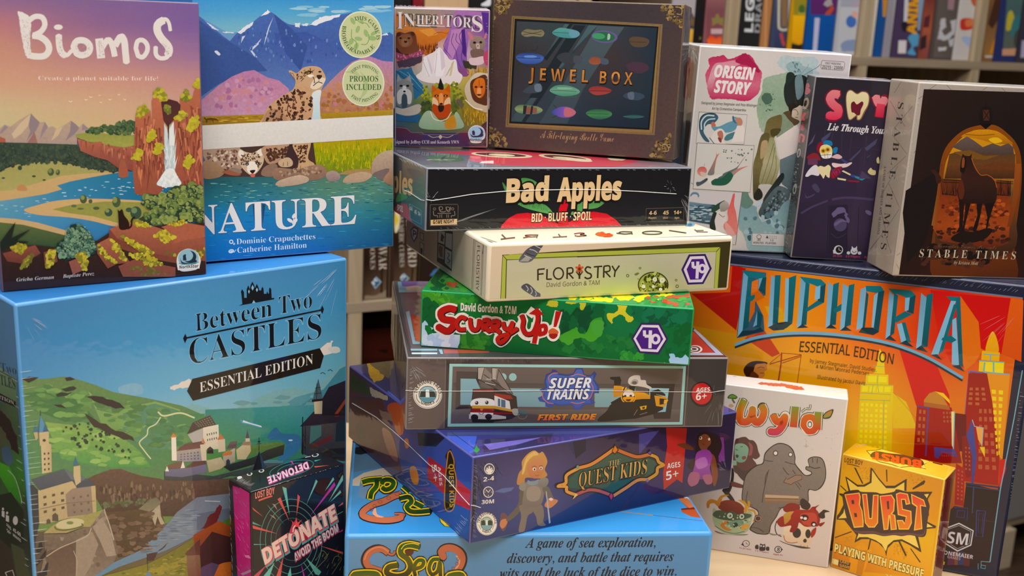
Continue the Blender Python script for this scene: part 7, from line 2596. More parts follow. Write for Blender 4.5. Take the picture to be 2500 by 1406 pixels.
B = GameBox('game_box', 'smyle', 'narrow dark purple box with pink letters and a tooth, between white and leather-like boxes', 'wrap',
            dict(front='2c2438', left='3a3638', top='8a8488', right='2c2438', edge='8a8488'), bevel=0.0012)
B.art('front', '''
z 21
m 2a282c>2a262e>2c282e/2c2836>30283c>2e2638/30283e>382e48>342a42/2c2438>3a2e48>382c46/241e2c>2c2436>2a2232 n5: 370,90 1500,160 1350,2200 40,2200
l 3f3450 w5: 480,650 450,900
l 3f3450 w6: 560,680 540,760
l 3f3450 w6: 650,690 640,900
l 3f3450 w6: 750,700 720,930
l 3f3450 w6: 900,720 870,1000
l 3f3450 w5: 760,830 1050,860
p 4a4a6a n6: 440,740 540,670 520,720 440,800
p 4a4a6a n6: 880,840 1010,740 990,800 900,870
p 4a4a6a: 720,960 850,840 830,880 740,970
p 4a4a6a: 900,940 960,900 900,930
p 5a5474: 300,820 380,690 350,780
# grinning carnival figure
p 8a1c38 s: 390,830 420,780 480,790 470,850 430,890 400,880
p 2a7ab0 s: 460,780 490,760 540,770 550,810 510,820 465,810
p 2a7ab0 s: 555,850 580,830 605,840 590,890 560,890
p e8d890 s: 420,870 440,815 500,805 545,840 545,910 500,940 450,935
e c8961c: 457,868 24,22
e 5a3a10: 457,868 12,11
e c8961c: 503,855 24,22
e 5a3a10: 503,855 12,11
p f0ece8 s: 430,895 480,910 540,880 540,930 500,945 450,940
l 3a3038 w5: 432,912 538,905
l 5a3a40 w3: 470,900 475,940
l 5a3a40 w3: 500,895 505,942
p 8a2a34 s: 290,930 350,890 400,900 430,960 380,960 310,950
p 6a3a5a n10: 300,950 400,940 400,1010 300,1010
p e0dce4 s: 275,1120 320,1050 380,1010 420,1060 410,1120 340,1110 300,1130
p d8b8c0 s: 540,930 600,900 650,930 620,950 560,940
p e8d0d4 s: 550,990 640,1000 750,985 700,1030 620,1040 560,1030
p 3f4a80: 640,940 720,990 690,1000 640,960
p e8dcb0 s: 400,1040 430,1020 470,1030 510,1010 535,1040 525,1090 520,1140 495,1130 480,1110 460,1150 440,1120 410,1080
p 8a1c30 s: 540,1080 580,1040 650,1030 620,1100 560,1150 530,1120
h c8384c/3a5ab0 N24 Y30 X14 w5: 540,1050 640,1030 620,1090 540,1130
p e8dcb0: 645,1075 660,1065 740,1105 735,1120
p 3a4a90: 735,1105 780,1115 775,1140 730,1125
p 3a8ab0: 775,1120 885,1150 850,1170 780,1140
p e8dcb0: 600,1140 690,1155 685,1172 605,1158
p 5a2a40: 690,1155 720,1160 715,1180 685,1172
p 9a2438: 715,1165 830,1175 800,1195 715,1180
p d8cc98 s: 910,1080 940,1040 960,1060 990,1070 985,1110 940,1110
p d8cc98 s: 1000,950 1020,930 1030,990 1005,990
p 4a4260: 850,1070 950,1150 820,1150
z 22
p 342a44 n6: 240,150 500,160 980,200 1000,340 500,330 220,400
l 4a4060 w20 s: 230,500 330,440 450,390 500,370
l 4a4060 w24 s: 540,360 700,340 960,360
p 2a2236 n6: 520,420 690,410 700,900 500,900
l 241c30 w6: 510,420 490,900
l 241c30 w6: 700,420 690,850
l 241c30 w6: 815,430 800,800
p 4a4460 s: 340,220 380,200 420,260 400,290 360,260
p 4a4460 s: 270,290 290,330 370,300 340,330 280,345
p 6a6088 s: 540,500 580,460 600,440 660,440 680,480 630,500 600,510 560,540 545,520
b 6a6088 N16 r13 e2: 660,470 700,500 710,590 670,560
e 4f486c: 625,615 66,66
p 6a6088 s: 565,600 640,560 700,590 640,585 580,625
p 6a6088 s: 880,470 910,470 940,490 930,520 890,500
l 3a304a w10 s: 530,700 600,745 690,700
t S b84a6a H22: 550,938 642,940 |20 min
t S b84a6a H22: 680,942 825,948 |2-5 Players
t S b84a6a H22: 865,950 990,956 |Ages 12+
e dcd8dc: 607,868 46,46
e 241c26: 612,866 34,34
l dcd8dc w5: 612,845 612,868 635,878
p dcd8dc: 552,870 575,860 580,905 555,905
e dcd8dc: 765,882 36,34
p dcd8dc: 740,860 742,830 762,850
p dcd8dc: 775,850 795,828 795,860
e dcd8dc: 708,898 18,16
e dcd8dc: 820,900 18,16
l 241c26 w6 s: 745,880 765,895 790,880
= title|pink letters with a cream tooth, white slanted line below
z 21
l 7a1c34 w106 s: 625,300 560,290 520,340 560,400 610,440 600,510 530,520 505,500
l 7a1c34 w100 s: 985,310 1010,380 1050,400 1090,330
l 7a1c34 w100: 1040,400 1025,530
l e08890>d83a5a w84 s: 620,300 560,290 525,340 560,400 610,440 600,505 530,510 505,495
l e08890 w80 s: 990,310 1015,380 1050,395 1090,330
l d84a64>c82a48 w84: 1045,390 1025,525
p 8a5a4a s: 685,330 700,265 740,245 800,280 850,260 905,270 930,320 920,400 880,480 840,550 800,555 790,520 740,555 710,540 690,430
p e8dcb4>d8c898 s: 693,330 706,272 742,255 800,292 850,270 900,280 920,322 910,400 870,470 835,540 805,545 800,500 740,545 716,530 698,430
p 6a1c2c s: 740,390 770,365 800,395 850,365 866,390 840,450 830,500 800,505 770,480 745,470
t I e8e4e8 H68 o1: 496,655 1300,712 |Lie Through Your Teeth
''')
B.art('left', '''
z 21
m 4a4646>5a5454/3a3638>4a4446/343032>3f3a3c/3a3634>34302e n8: 290,90 380,100 110,2100 0,2000
l d87880 w44 s: 315,200 275,215 290,240 310,260 270,280
e b8a890: 280,385 32,62 15
e 3a2a28: 278,385 14,34 15
l d84a5c w26: 275,480 230,560
l d84a5c w22: 235,490 265,560
l c83a50 w24: 235,600 262,610
l c83a50 w24: 225,640 262,650
l c83a50 w20: 248,595 240,660
l d86a74 w26: 220,700 205,780
l d86a74 w22 s: 225,700 262,720 250,780
e b8b4b0: 210,890 18,46 10
e 2a2626: 210,890 9,30 10
h 9a9490/c8c4c0 N30 Y16 w6: 160,1000 210,1000 180,1180 150,1180
e b8b4b0: 175,1230 16,30 10
z 22
e b8b4b0: 165,262 18,44 5
e 2a2626: 165,262 9,28 5
h a8a4a0/7a8a4a/8a8680 N70 Y14 w6 e2: 60,650 130,650 110,900 40,890
''')
B.finish()

B = GameBox('game_box', 'stable', 'cream box with a dark picture of a horse in an arch, far right on top', 'wrap',
            dict(front='a89e94', left='a09488', top='d8d2ca', right='9a9086', edge='b8aea4'), bevel=0.0015, category='game box')
B.art('front', '''
z 21
m b8aea4>b0a69c>aca298/b4aaa0>aaa096>a89e94/c4b4a4>b8aa9c>b0a498 n5: 1430,160 2520,210 2520,2250 1140,2250
l 6a625a w4: 1540,240 1620,185
l 6a625a w4: 1700,185 1760,250
l 6a625a w4: 2080,250 2150,200
l 6a625a w4: 2260,215 2310,265
l 6a625a w4: 1390,360 1470,310
l 6a625a w4: 1380,890 1410,850
z 22
l 6a625a w4: 1230,430 1310,395
l 6a625a w4: 1240,480 1300,540
l 6a625a w4: 1160,950 1230,900
l 6a625a w4: 1480,1130 1560,1075
l 6a625a w4: 1740,1080 1790,1140
l 6a625a w4: 1990,1140 2060,1085
l 6a625a w4: 2250,1090 2300,1145
l 6a625a w4: 1190,1010 1220,1060
z 21
m 2a1c16>281a16>241816>281c18/2a1a14>201614>1c1412>241814/2a1a16>1c1412>181210>201614/281814>20120e>241410>201412/281612>3a1c14>42201a>241612 n12: 1480,240 2880,283 2760,2215 1220,2180
# arch
p 8a4c1c>7a3e18>5a2a14 s n8: 1590,2200 1620,1400 1640,1060 1690,860 1790,730 1900,650 2020,612 2120,600 2220,612 2320,680 2420,790 2470,950 2470,1250 2400,1800 2380,2200
p d89a30>c88a30>6a4a2c>5a3820>3a2014 s n6: 1660,1400 1690,1050 1750,880 1850,750 1960,680 2100,650 2220,670 2330,740 2400,860 2415,1010 2400,1400 2370,1900 1640,1900
p d8941c>a86a1c s n10: 1860,720 1990,660 2100,652 2230,670 2340,750 2380,800 2200,790 2000,740
p e8b83c s n6: 2140,750 2220,730 2280,770 2200,790
l 8a5a1c w8 s: 1900,700 2050,710 2200,700
p 6a5a54>4a3a34 n10: 1770,830 1850,760 1920,720 2000,770 2080,830 2180,790 2260,820 2340,790 2390,830 2400,930 2100,900 1900,880
p 5a4028>6a4222>4a2a18 n16: 1740,900 1900,860 2100,900 2300,910 2410,900 2410,1150 1690,1150
p 7a5226 n14: 1780,880 1950,860 2100,920 2250,910 2100,960 1900,940
p 6a3c1e n14: 2000,1040 2200,980 2390,1000 2390,1060 2150,1060
z 22
p 5a2e1a>8a3c1c>a04a24>5a2416 n18: 1650,150 2350,180 2340,600 2320,800 2160,860 1640,780 1560,650
b b8582c/7a3418/5a2414 N90 r16 a1.6 k6 e3: 1640,360 2330,370 2320,640 1560,640
b 3a1c14/4a2418 N40 r16 a1.6 k6 e4: 1600,640 2320,640 2340,800 1640,780
p 9a5c2c>8a4a20>7a3a1c h: 1640,0 1660,0 1600,640 1545,620 1600,300
p 9a5224>7a3a1c: 2390,0 2450,0 2430,300 2350,620 2310,640 2370,300
p 1c1412 n8: 1240,300 1620,60 1600,300 1540,600 1480,800 1300,1000
l 241a14 w7: 1670,160 1850,170
l 241a14 w7: 1660,185 1850,190
l 241a14 w9: 1650,300 1800,320
l 241a14 w7: 2200,165 2370,180
l 241a14 w7: 2200,190 2370,200
l 241a14 w9: 2200,310 2340,320
h 201612 N22 Y-150 w6 e5: 1660,300 1800,300 1800,318 1660,318
h 201612 N20 Y-150 w6 e6: 2210,305 2350,305 2350,322 2210,322
# horse
p 2a1812>3a2018>241410 s n14: 1850,60 1850,-60 1865,-100 1880,-85 1930,-80 1950,-100 1955,-40 1990,60 2050,120 2110,120 2180,170 2205,250 2200,360 2150,420 2060,400 1960,400 1880,400 1820,350 1805,260 1840,180
p 1c100c s n8: 1850,-50 1895,-60 1890,40 1870,90 1840,80 1835,40
p 8a4a28 s n10: 1860,-60 1880,-50 1875,30 1850,30
l b8602c w7 s: 1950,-60 1980,20 2040,110 2110,112 2180,160 2205,240
p 5a2a18 s n14: 1815,220 1850,160 1880,260 1860,350 1825,340
p 201210 n10: 1820,350 1880,390 1870,480 1860,640 1850,680 1790,700 1825,640 1830,500
p 201210 n10: 1890,390 1940,400 1910,520 1880,640 1880,720 1820,720 1860,640 1880,520
p 1c100e n10: 2000,400 2060,400 2040,520 2010,640 1990,690 1960,670 2010,520
p 1c100e n10: 2080,400 2190,380 2160,460 2130,560 2110,650 2090,680 2110,540
p 201410 s n14: 1740,760 1850,680 1960,690 2100,650 2160,670 2080,760 1900,800
p 3a2018 s n10: 1540,70 1580,60 1640,130 1640,180 1600,200 1580,120
b 4a2a1e/1c120e N60 r26 a1.5 k6 e7: 1500,820 2100,800 2160,1040 1450,1040
z 21
# lantern
p 1a1210: 2080,420 2160,420 2180,500 2175,580 2110,640 2050,590 2045,500
p 4a2a20: 2080,450 2145,450 2150,560 2085,560
l 181010 w7: 2085,455 2150,555
l 181010 w7: 2150,455 2085,555
l 181010 w8: 2110,380 2110,430
p 120c0a: 2040,590 2180,590 2110,648
= title|pale spaced serif capitals with thin lines around
z 22
t B d0c4ac H78 o-1: 1420,940 1900,950 |S T A B L E
t B d0c4ac H78 o-1: 1985,954 2390,965 |T I M E S
t C 7a5a48 H40 o-1: 1600,842 2200,862 |Lavender Games Presents
t I c0b49c H34 o-1: 1770,1012 2015,1020 |by Kristen Mott
''')
B.art('left', '''
z 21
m b0a496>a89c90>b4a89a/ab9f92>a29688>b0a498/a89c8e>a09486>aca094/b0a496>a89a8c>b8a898 n6: 1120,120 1460,170 1160,2260 980,2200
l 6a625a w4: 1180,280 1260,150
l 6a625a w4: 1140,360 1290,620
l 6a625a w4: 1370,410 1180,640
l 6a625a w4: 1160,700 1310,900
l 6a625a w4: 1300,920 1110,1100
z 22
l 6a625a w4: 1210,20 1030,340
l 6a625a w4: 1120,200 1225,440
l 6a625a w4: 1220,460 1100,640
l 6a625a w4: 1030,430 1090,700
l 6a625a w4: 1040,720 930,860
l 6a625a w4: 1090,740 1140,900
= side_title|spaced dark serif capitals running down the narrow side
z 21
t B 3a3430 H58 o-1 u: 1222,370 1128,1150 |S T A B L E
z 22
t B 3a3430 H58 o-1 u: 1100,270 1032,860 |T I M E S
t B 5a524a H22 u: 1070,20 1000,710 |A GAME OF HORSES AND SEASONS
''')
B.finish()

B = GameBox('game_box', 'wyld', 'white box with a round grey stone creature and orange-green lettering', 'wrap',
            dict(front='dcd0c8', left='c8bcb4', top='f2ece6', right='d0c0b4', edge='f4eee8'), bevel=0.0014, category='card game box')
B.art('front', '''
z 25
m d8d2ce>dcd6d0>e0d8d2/d6d0cc>dcd6d2>e0d6d0/d4ccc8>dad0cc>dccec4/d4c8c4>d8ccc8>d8c8c0 n2: 150,150 1870,350 1650,2500 0,2250
b b8b0aa N26 r5 e2: 500,850 1780,700 1700,1300 1500,1250 1200,850 700,830
p c0b8b2: 1345,905 1358,945 1390,950 1358,958 1345,975 1340,958 1310,945 1340,940
# dark haired figure behind
p 5a3a38>6a4442 s n8: 470,900 520,850 600,835 650,870 700,880 740,930 760,1010 780,1070 730,1110 690,1100 740,1180 660,1230 600,1340 520,1300 450,1220
p 8fb8a0>7aa890 s n4: 470,950 530,915 600,930 640,980 630,1060 600,1130 540,1150 480,1110
p 2a3a34 s: 480,1065 500,1050 520,1070 500,1095
p 8a4a40 s: 560,1080 600,1070 610,1100 570,1115
l 2a3a34 w7 s: 480,985 510,1000
l 2a3a34 w7 s: 540,960 570,950
p 8fb8a0 s: 445,1130 490,1130 490,1190 450,1180
p 4a3c3a s n8: 470,1180 600,1250 760,1170 700,1300 620,1400 500,1290
p 9a5a5a s: 640,900 690,950 680,1050 640,1060 660,980
z 26
p 241e1e s: 440,60 470,130 450,280 400,380 320,340 420,240
p 3a3030 s: 320,340 400,360 480,470 440,480
p 6a3a36 s n8: 440,230 520,250 590,280 580,310 500,305 430,280
# stone creature
z 0
p 342e2c s: 1862,1129 1867,1106 1884,1089 1902,1081 1922,1085 1936,1097 1942,1116 1942,1131 1955,1148 1966,1159 1977,1158 1980,1153 1967,1146 1968,1138 1975,1138 1972,1123 1979,1116 1991,1114 2005,1117 2013,1129 2017,1150 2015,1172 2005,1190 1991,1198 1975,1197 1974,1224 1962,1232 1912,1239 1896,1262 1883,1282 1877,1303 1853,1304 1837,1298 1830,1289 1845,1267 1849,1248 1821,1232 1811,1219 1812,1196 1818,1165 1830,1147 1848,1135
p 8f847d>837870>756b62 s n10: 1864,1131 1869,1108 1885,1091 1902,1083.5 1921,1087 1934,1099 1940,1117 1940,1132 1953,1150 1966,1161 1979,1160 1982,1152 1969,1145 1970,1140 1977,1140 1974,1124 1980,1118 1991,1116 2004,1119 2011,1130 2015,1150 2013,1171 2003,1188 1991,1196 1973,1195 1972,1223 1961,1230 1911,1237 1894,1261 1881,1281 1875,1301 1854,1302 1839,1296 1833,1289 1847,1268 1851,1246 1823,1231 1813,1218 1814,1197 1820,1166 1832,1149 1849,1137
z 25
l 4a423e w9 s: 820,1115 880,1130 940,1135
l 4a423e w9 s: 1085,1140 1150,1160 1215,1175
l 4a423e w9 s: 890,1240 850,1320 840,1420
e 5a504a: 972,1035 34,36
e f2eeea: 972,1035 21,22
e 5a504a: 1155,1052 28,30
e f2eeea: 1155,1052 18,19
l 3a322e w8: 1425,1095 1430,1150
l 3a322e w8: 1485,1095 1480,1160
l 3a322e w10 s: 1390,1200 1450,1220 1520,1210
l 3a322e w8 s: 1060,1210 1110,1280 1140,1300
l 3a322e w8 s: 1180,1240 1215,1290
z 26
l 4a423e w10 s: 895,100 860,250 830,400 820,490
l 4a423e w8 s: 640,350 620,480 700,530
p 9a8070: 1085,240 1120,180 1130,205 1240,150 1310,155 1315,200 1200,250 1180,270
l 3a2a22 w6 o: 1085,240 1120,180 1130,205 1240,150 1310,155 1315,200 1200,250 1180,270
l 3a2a22 w6: 1230,250 1290,330
l 3a2a22 w6: 1260,240 1310,300
p b89878>8a6a50: 855,390 1275,410 1280,490 855,495
p c8ac90: 855,395 1275,415 1275,440 855,430
l 4a3626 w6: 855,440 1275,450
p 3a2c28 s: 1290,480 1330,440 1420,520 1390,580 1310,560
l 4a423e w9 s: 1020,560 1080,560 1120,600
l 4a423e w9 s: 680,800 760,810 840,860
# round pot creature
p a8b894 n6 s: 200,640 215,560 260,590 350,600 440,590 560,620 660,600 700,640 670,780 620,860 520,890 380,880 280,830 220,760
p 4a5a48 s: 205,650 260,590 440,600 560,620 680,640 660,680 500,720 300,700
p 8a3a2c>6a2a20 s n8: 270,540 310,480 420,460 540,500 600,570 590,620 520,640 450,600 380,610 300,580
p c88a34>b8742c s: 135,560 130,490 180,450 260,470 300,500 270,540 220,500 170,510 160,550
p c88a34 s: 260,480 290,420 340,395 410,400 330,430 310,480
p d0983c s: 520,460 590,470 640,540 620,620 590,600 600,530 560,490
p c8963c s: 640,480 660,470 670,500 660,560 640,540
l c89848 w26 s: 640,580 720,600 740,680 710,730
r 3a4a40 w10: 418,655 44,44
e c8d4c0: 418,655 36,36
e 2a342c: 420,655 15,15
r 3a4a40 w10: 565,665 40,40
e c8d4c0: 565,665 32,32
e 2a342c: 567,665 14,14
p 7a9a80 s: 380,760 450,720 560,710 590,760 520,800 440,800
p c8803c s: 300,780 340,730 400,730 360,790 440,830 380,840
p 2a3a34 s: 450,760 500,740 520,790 470,800
p d8a050 s: 540,790 620,760 660,780 600,840
l 5a6a50 w8 s: 230,780 350,850 480,875 600,850
b 5a6a50/c8d4a8 N30 r10 e3: 230,620 680,650 650,820 280,800
p 4a3a34 s: 720,690 740,650 790,650 810,700 780,730 730,730
r c8a090 w7: 768,690 36,32
p 6a6058 s: 230,840 400,890 640,885 560,900 300,880
# small horned red creature on a skull
p efdcc0>dcc0a0 s n4: 1075,900 1090,800 1160,740 1280,760 1380,790 1440,860 1450,950 1410,1000 1400,1040 1340,1060 1280,1040 1260,990 1180,1000 1110,980
l b87a5c w12 s: 1085,900 1110,970 1180,995 1260,985
e 3a3230: 1250,870 52,62
e 3a3230: 1390,880 34,56
p 3a3230 s: 1330,960 1355,940 1375,965 1360,990 1335,985
l 8a6a50 w6: 1300,1020 1295,1045
l 8a6a50 w6: 1340,1030 1340,1055
l 8a6a50 w6: 1380,1025 1385,1045
p 8a2a24 s: 1080,570 1130,510 1220,500 1290,540 1260,620 1180,610 1110,610
p d0a050>b8863c s: 1080,700 1090,640 1160,605 1240,610 1180,690 1110,760
p a8322a>8a2620 s n6: 1000,720 1080,660 1100,760 1170,700 1180,650 1240,580 1290,580 1400,580 1440,550 1510,600 1540,680 1520,780 1450,790 1350,790 1280,740 1260,800 1210,860 1160,850 1180,780 1100,790 1040,790
p c04a3c s: 1290,660 1340,620 1480,630 1500,740 1440,790 1340,770
e 3a1a18: 1345,680 52,40
e f4e8e0: 1355,690 22,18
e f4e8e0: 1310,680 18,16
e 3a1a18: 1460,760 34,32
e f4e8e0: 1462,765 18,16
p 8a2620 s: 1440,550 1480,540 1530,520 1490,560 1490,600
p 3a2a28 s: 1510,650 1560,600 1590,580 1660,605 1600,620 1600,680 1550,690
p 8a2620 s: 1520,760 1600,735 1550,790
p a8322a s: 1430,850 1490,800 1480,880 1430,930
l 3a2a28 w12 s: 1000,720 980,800 1000,880 1060,915
l 5a1a18 w5 s: 1350,770 1400,790
p 4a423e s: 1030,960 1160,1010 1420,1055 1300,1060 1100,1000
p 8a8078 s: 890,865 980,885 1060,890 950,900
# small icons
r 3a3634 w8: 618,1002 42,38
l 3a3634 w7: 618,985 620,1003 640,1010
p 3a3634: 555,1015 580,990 600,1040
p 3a3634 s: 785,1085 790,1020 800,1000 815,1010 845,1012 850,1000 858,1020 855,1088
e dcd4ce: 805,1032 12,10
e dcd4ce: 838,1036 12,10
p 3a3634 s: 733,1065 735,1025 770,1020 772,1070
p 3a3634 s: 868,1085 870,1045 905,1045 905,1090
r 3a3634 w10: 1018,1075 42,38
p 3a3634: 1050,1060 1080,1075 1055,1095
t S 3a3634 H44: 1002,1095 1036,1099 |8
t S a83a3a H18: 530,1062 680,1085 |15-20 min
t S a83a3a H18: 728,1096 898,1124 |2-6 Players
t S a83a3a H18: 955,1140 1078,1156 |Ages 8+
= title|rounded orange letters turning green at the top
z 25
l 3a3a30 w128 s: 590,380 540,500 530,600 560,650 640,640 680,560 690,500 690,590 740,660 800,620 830,520 800,455
l 3a3a30 w128 s: 945,570 980,640 1030,650 1080,600 1090,580 1060,690 990,770 900,770
l 3a3a30 w130: 1215,465 1190,715
l 3a3a30 w126 s o: 1320,690 1340,610 1420,600 1460,670 1440,750 1360,760
l 3a3a30 w126: 1495,530 1480,745
l efe8da w110 s: 590,380 540,500 530,600 560,650 640,640 680,560 690,500 690,590 740,660 800,620 830,520 800,455
l efe8da w110 s: 945,570 980,640 1030,650 1080,600 1090,580 1060,690 990,770 900,770
l efe8da w112: 1215,465 1190,715
l efe8da w108 s o: 1320,690 1340,610 1420,600 1460,670 1440,750 1360,760
l efe8da w108: 1495,530 1480,745
l 7a9a38>d8762c>d0402a w90 s: 590,380 540,500 530,600 560,650 640,640 680,560 690,500 690,590 740,660 800,620 830,520 800,455
l d87a2c>d84a2a>c83a6a w90 s: 945,570 980,640 1030,650 1080,600 1090,580 1060,690 990,770 900,770
l 7a9a38>d8762c>d0402a w92: 1215,465 1190,715
l d8702c>d04a2a w88 s o: 1320,690 1340,610 1420,600 1460,670 1440,750 1360,760
l 7a9a38>d8762c>d0402a w88: 1495,530 1480,745
e efe8da: 1392,680 40,52
e 3a3a30: 1392,680 28,38
e f2eeea: 1392,682 18,26
p 3a5a2a s: 385,360 400,325 450,310 505,345 480,370 430,365
p 6f9a48 s: 398,352 410,330 450,320 495,345 470,358 430,355
l 6a6a4a w20: 440,370 470,420
p c8a888 s: 395,450 420,430 460,450 440,475 405,470
l 3a3a30 w26 s: 1290,530 1340,490 1390,490 1400,440
l e8e4d0 w12 s: 1290,530 1340,490 1390,490 1400,440
l e8e4d0 w10: 1345,490 1335,455
p 3a3a30 s: 1550,580 1590,530 1670,495 1680,520 1640,600 1560,610
p c8803c>8a9a48 s: 1562,580 1595,540 1662,510 1640,580 1570,600
''')
B.art('top', '''
z 25
m f0ece8>f4eee6>f6ecdc/f4f0ec>f6f0ea>f8f0e4 n2: 370,60 1880,240 1870,370 360,190
p d87a5c>d85a48 j5 n10: 745,185 800,165 990,180 1060,178 1105,190 1190,205 1290,225 1335,265 1230,262 1110,240 1080,215 1020,218 950,215 870,205 800,200
p c8b8d8: 450,92 490,97 488,104 450,100
''')
B.finish()

B = GameBox('game_box', 'burst', 'small yellow box with a comic explosion, at the bottom right', 'wrap',
            dict(front='e8a82c', left='d89a24', top='f0b83a', right='6a1c1c', edge='f0c860'), bevel=0.0013, category='card game box')
B.art('front', '''
z 27
m d89a34>e0a03a>dc9a38>d8963a/e8b030>e4a838>e09e38>dc9638/e8b428>ecb838>e4a034>e09a34/e4a830>e8a834>e8b43a>e8b83a/d88a28>e09630>e8a838>e8b040/d07a20>d88828>e09a30>e4a438 n3: 200,170 1230,440 1090,1420 80,1330
p e8b818 n3: 190,480 300,560 250,620 150,830 170,600
p f0b020 n3: 160,600 230,680 200,800 140,830
p e8a020 n5: 300,1190 420,1060 520,1150 430,1420 300,1400
p d08828 n5: 400,1150 480,1150 420,1420 360,1420
b c8841c/d89a30 N60 r6 e2: 400,330 560,340 560,450 430,440
b c8841c/d89a30 N60 r6 e3: 860,360 1050,420 1040,520 880,480
b d0902c N60 r6 e4: 740,1080 880,1130 860,1240 740,1200
b d0902c N40 r6 e5: 240,1020 330,1010 330,1060 250,1070
p 4a3a24: 345,328 365,335 440,490 425,490
p 4a3a24: 662,350 675,350 678,470 668,470
p 4a3a24: 1040,455 1055,465 1040,495 930,550 925,535
p 4a3a24: 185,480 275,560 262,565 190,495
p 4a3a24: 480,1150 495,1140 520,1030 505,1030
p 4a3a24: 765,1020 780,1015 870,1200 855,1210
p 4a3a24: 900,1130 915,1135 1010,1270 995,1270
p 4a3a24: 130,1030 320,960 325,970 130,1040
p 4a3a28: 175,580 300,600 260,420 275,425 380,500 440,500 500,470 510,330 525,335 590,430 660,510 750,510 860,445 870,440 865,570 1000,570 1125,570 1080,640 1090,800 1060,860 1160,910 1155,930 1050,940 980,1000 1015,1170 1000,1165 900,1100 820,1060 740,1070 680,1130 665,1215 650,1140 590,1080 500,1040 420,1040 350,1075 370,1000 250,850 150,845 200,780 240,700 230,620
p f0cc5c>f4d870: 320,600 275,440 380,520 450,520 520,480 525,355 590,450 665,535 750,535 845,475 845,560 1000,600 1090,590 1060,650 1070,780 1050,870 1130,918 1040,925 950,1000 990,1130 900,1080 820,1040 740,1050 680,1100 662,1160 620,1090 560,1050 480,1020 400,1020 370,1045 390,990 270,830 190,835 240,780 260,690 250,620
p 4a3834 s: 240,620 260,570 380,550 420,570 560,575 620,590 740,570 770,545 880,570 1000,570 1060,620 1095,700 1090,760 1070,900 1060,990 1020,1020 900,1000 820,1010 740,1000 640,1010 540,990 420,990 340,960 290,880 250,740
p 6a4a48 s: 340,950 420,960 540,960 640,985 760,975 880,975 1020,990 1050,940 1050,980 1010,1012 900,995 820,1002 740,995 640,1005 540,985 420,985 345,965
= title|chunky red letters fading to orange
p f4c45a: 252,596 400,578 412,620 405,700 430,760 442,860 440,920 345,928
p e84a3c>e88a3a: 262,604 392,588 402,622 394,696 420,758 430,860 430,908 352,916
p 4a3834: 318,652 345,652 350,690 325,692
p 4a3834: 345,780 372,782 378,820 352,822
p f4c45a: 425,592 475,590 500,830 520,830 535,600 590,600 585,880 550,925 490,925 455,880
p e84a3c>e88a3a: 436,600 466,598 492,840 528,840 545,608 580,608 575,876 545,914 495,914 464,876
p f4c45a: 600,610 720,598 752,650 745,760 725,790 755,800 772,945 710,950 700,820 685,945 640,950
p e84a3c>e88a3a: 610,618 714,608 740,652 735,756 708,790 742,805 760,936 720,940 708,800 688,800 676,936 650,940
p 4a3834: 670,665 692,660 696,740 678,745
p f4c45a: 762,590 800,575 880,590 905,690 860,700 850,650 820,650 830,740 915,760 920,880 890,945 790,945 770,850 830,850 850,880 860,820 780,800
p e84a3c>e88a3a: 772,598 802,585 872,598 892,682 868,688 858,640 812,640 822,748 905,768 910,876 884,934 798,934 782,862 824,860 846,895 872,812 790,790
p f4c45a: 912,590 1040,650 1062,720 1010,710 1025,940 940,955 965,720 920,690
p e84a3c>e88a3a: 922,604 1034,658 1050,710 1000,698 1014,930 952,944 976,712 930,680
= tagline|pale yellow chunky line along the bottom with a card icon
t S 5a3c18 H82 o6: 150,1165 1030,1425 |PLAYING WITH PRESSURE
t S f0e08c H80 o2: 150,1163 1030,1423 |PLAYING WITH PRESSURE
p 5a4428: 195,1240 312,1275 300,1345 190,1310
t S d8a85c H28: 205,1268 295,1296 |CARD
t S d8a85c H28: 203,1308 300,1338 |GAME
p f0e4a0: 150,1235 195,1250 185,1300 140,1285
p f0e4a0: 135,1232 146,1235 138,1282 130,1278
t S f0e08c H34: 655,1418 720,1436 |2-6
= publisher_mark|small hand-drawn dark lettering
t S 6a4a24 H44 o1: 250,275 432,308 |LOST BOY
l 7a5a34 w10 s: 275,292 340,305 400,322
''')
B.art('top', '''
z 27
m d8a030>e8b83c>f0c44a>e8b040/e8b438>f0c450>f4cc58>ecb848 n4: 310,80 1370,300 1230,450 205,180
p 4a3018: 380,75 560,110 700,150 690,165 600,140 470,112
p f0d060: 470,165 560,160 640,145 700,165 780,180 860,180 960,215 1100,270 1040,300 1060,345 980,330 900,320 800,330 720,300 600,275 540,240
l 4a3420 w6 o: 470,165 560,160 640,145 700,165 780,180 860,180 960,215 1100,270 1040,300 1060,345 980,330 900,320 800,330 720,300 600,275 540,240
p 5a3420 s: 505,215 560,170 700,190 850,205 960,225 1030,270 1030,310 940,315 800,290 660,265 560,250
p 4a3018: 1130,262 1230,290 1220,310 1125,285
p f0dca0: 1250,290 1300,305 1290,320 1240,308
= top_title|upside-down orange lettering
t S d8582c H68 o4 V1 U0: 1015,265 525,175 |BURST
''')
B.art('right', '''
z 27
m 6a1c1c>7a2420>8a3a30>c89a4a/5a1418>6a1c1c>7a2824>a87a4a/5a1418>6a1a1c>6a2420>a8804a n10: 1215,450 1350,330 1240,1420 1095,1420
l d0a060 w14: 1340,420 1220,1400
l b05a50 w5: 1262,460 1140,1400
''')
B.finish()
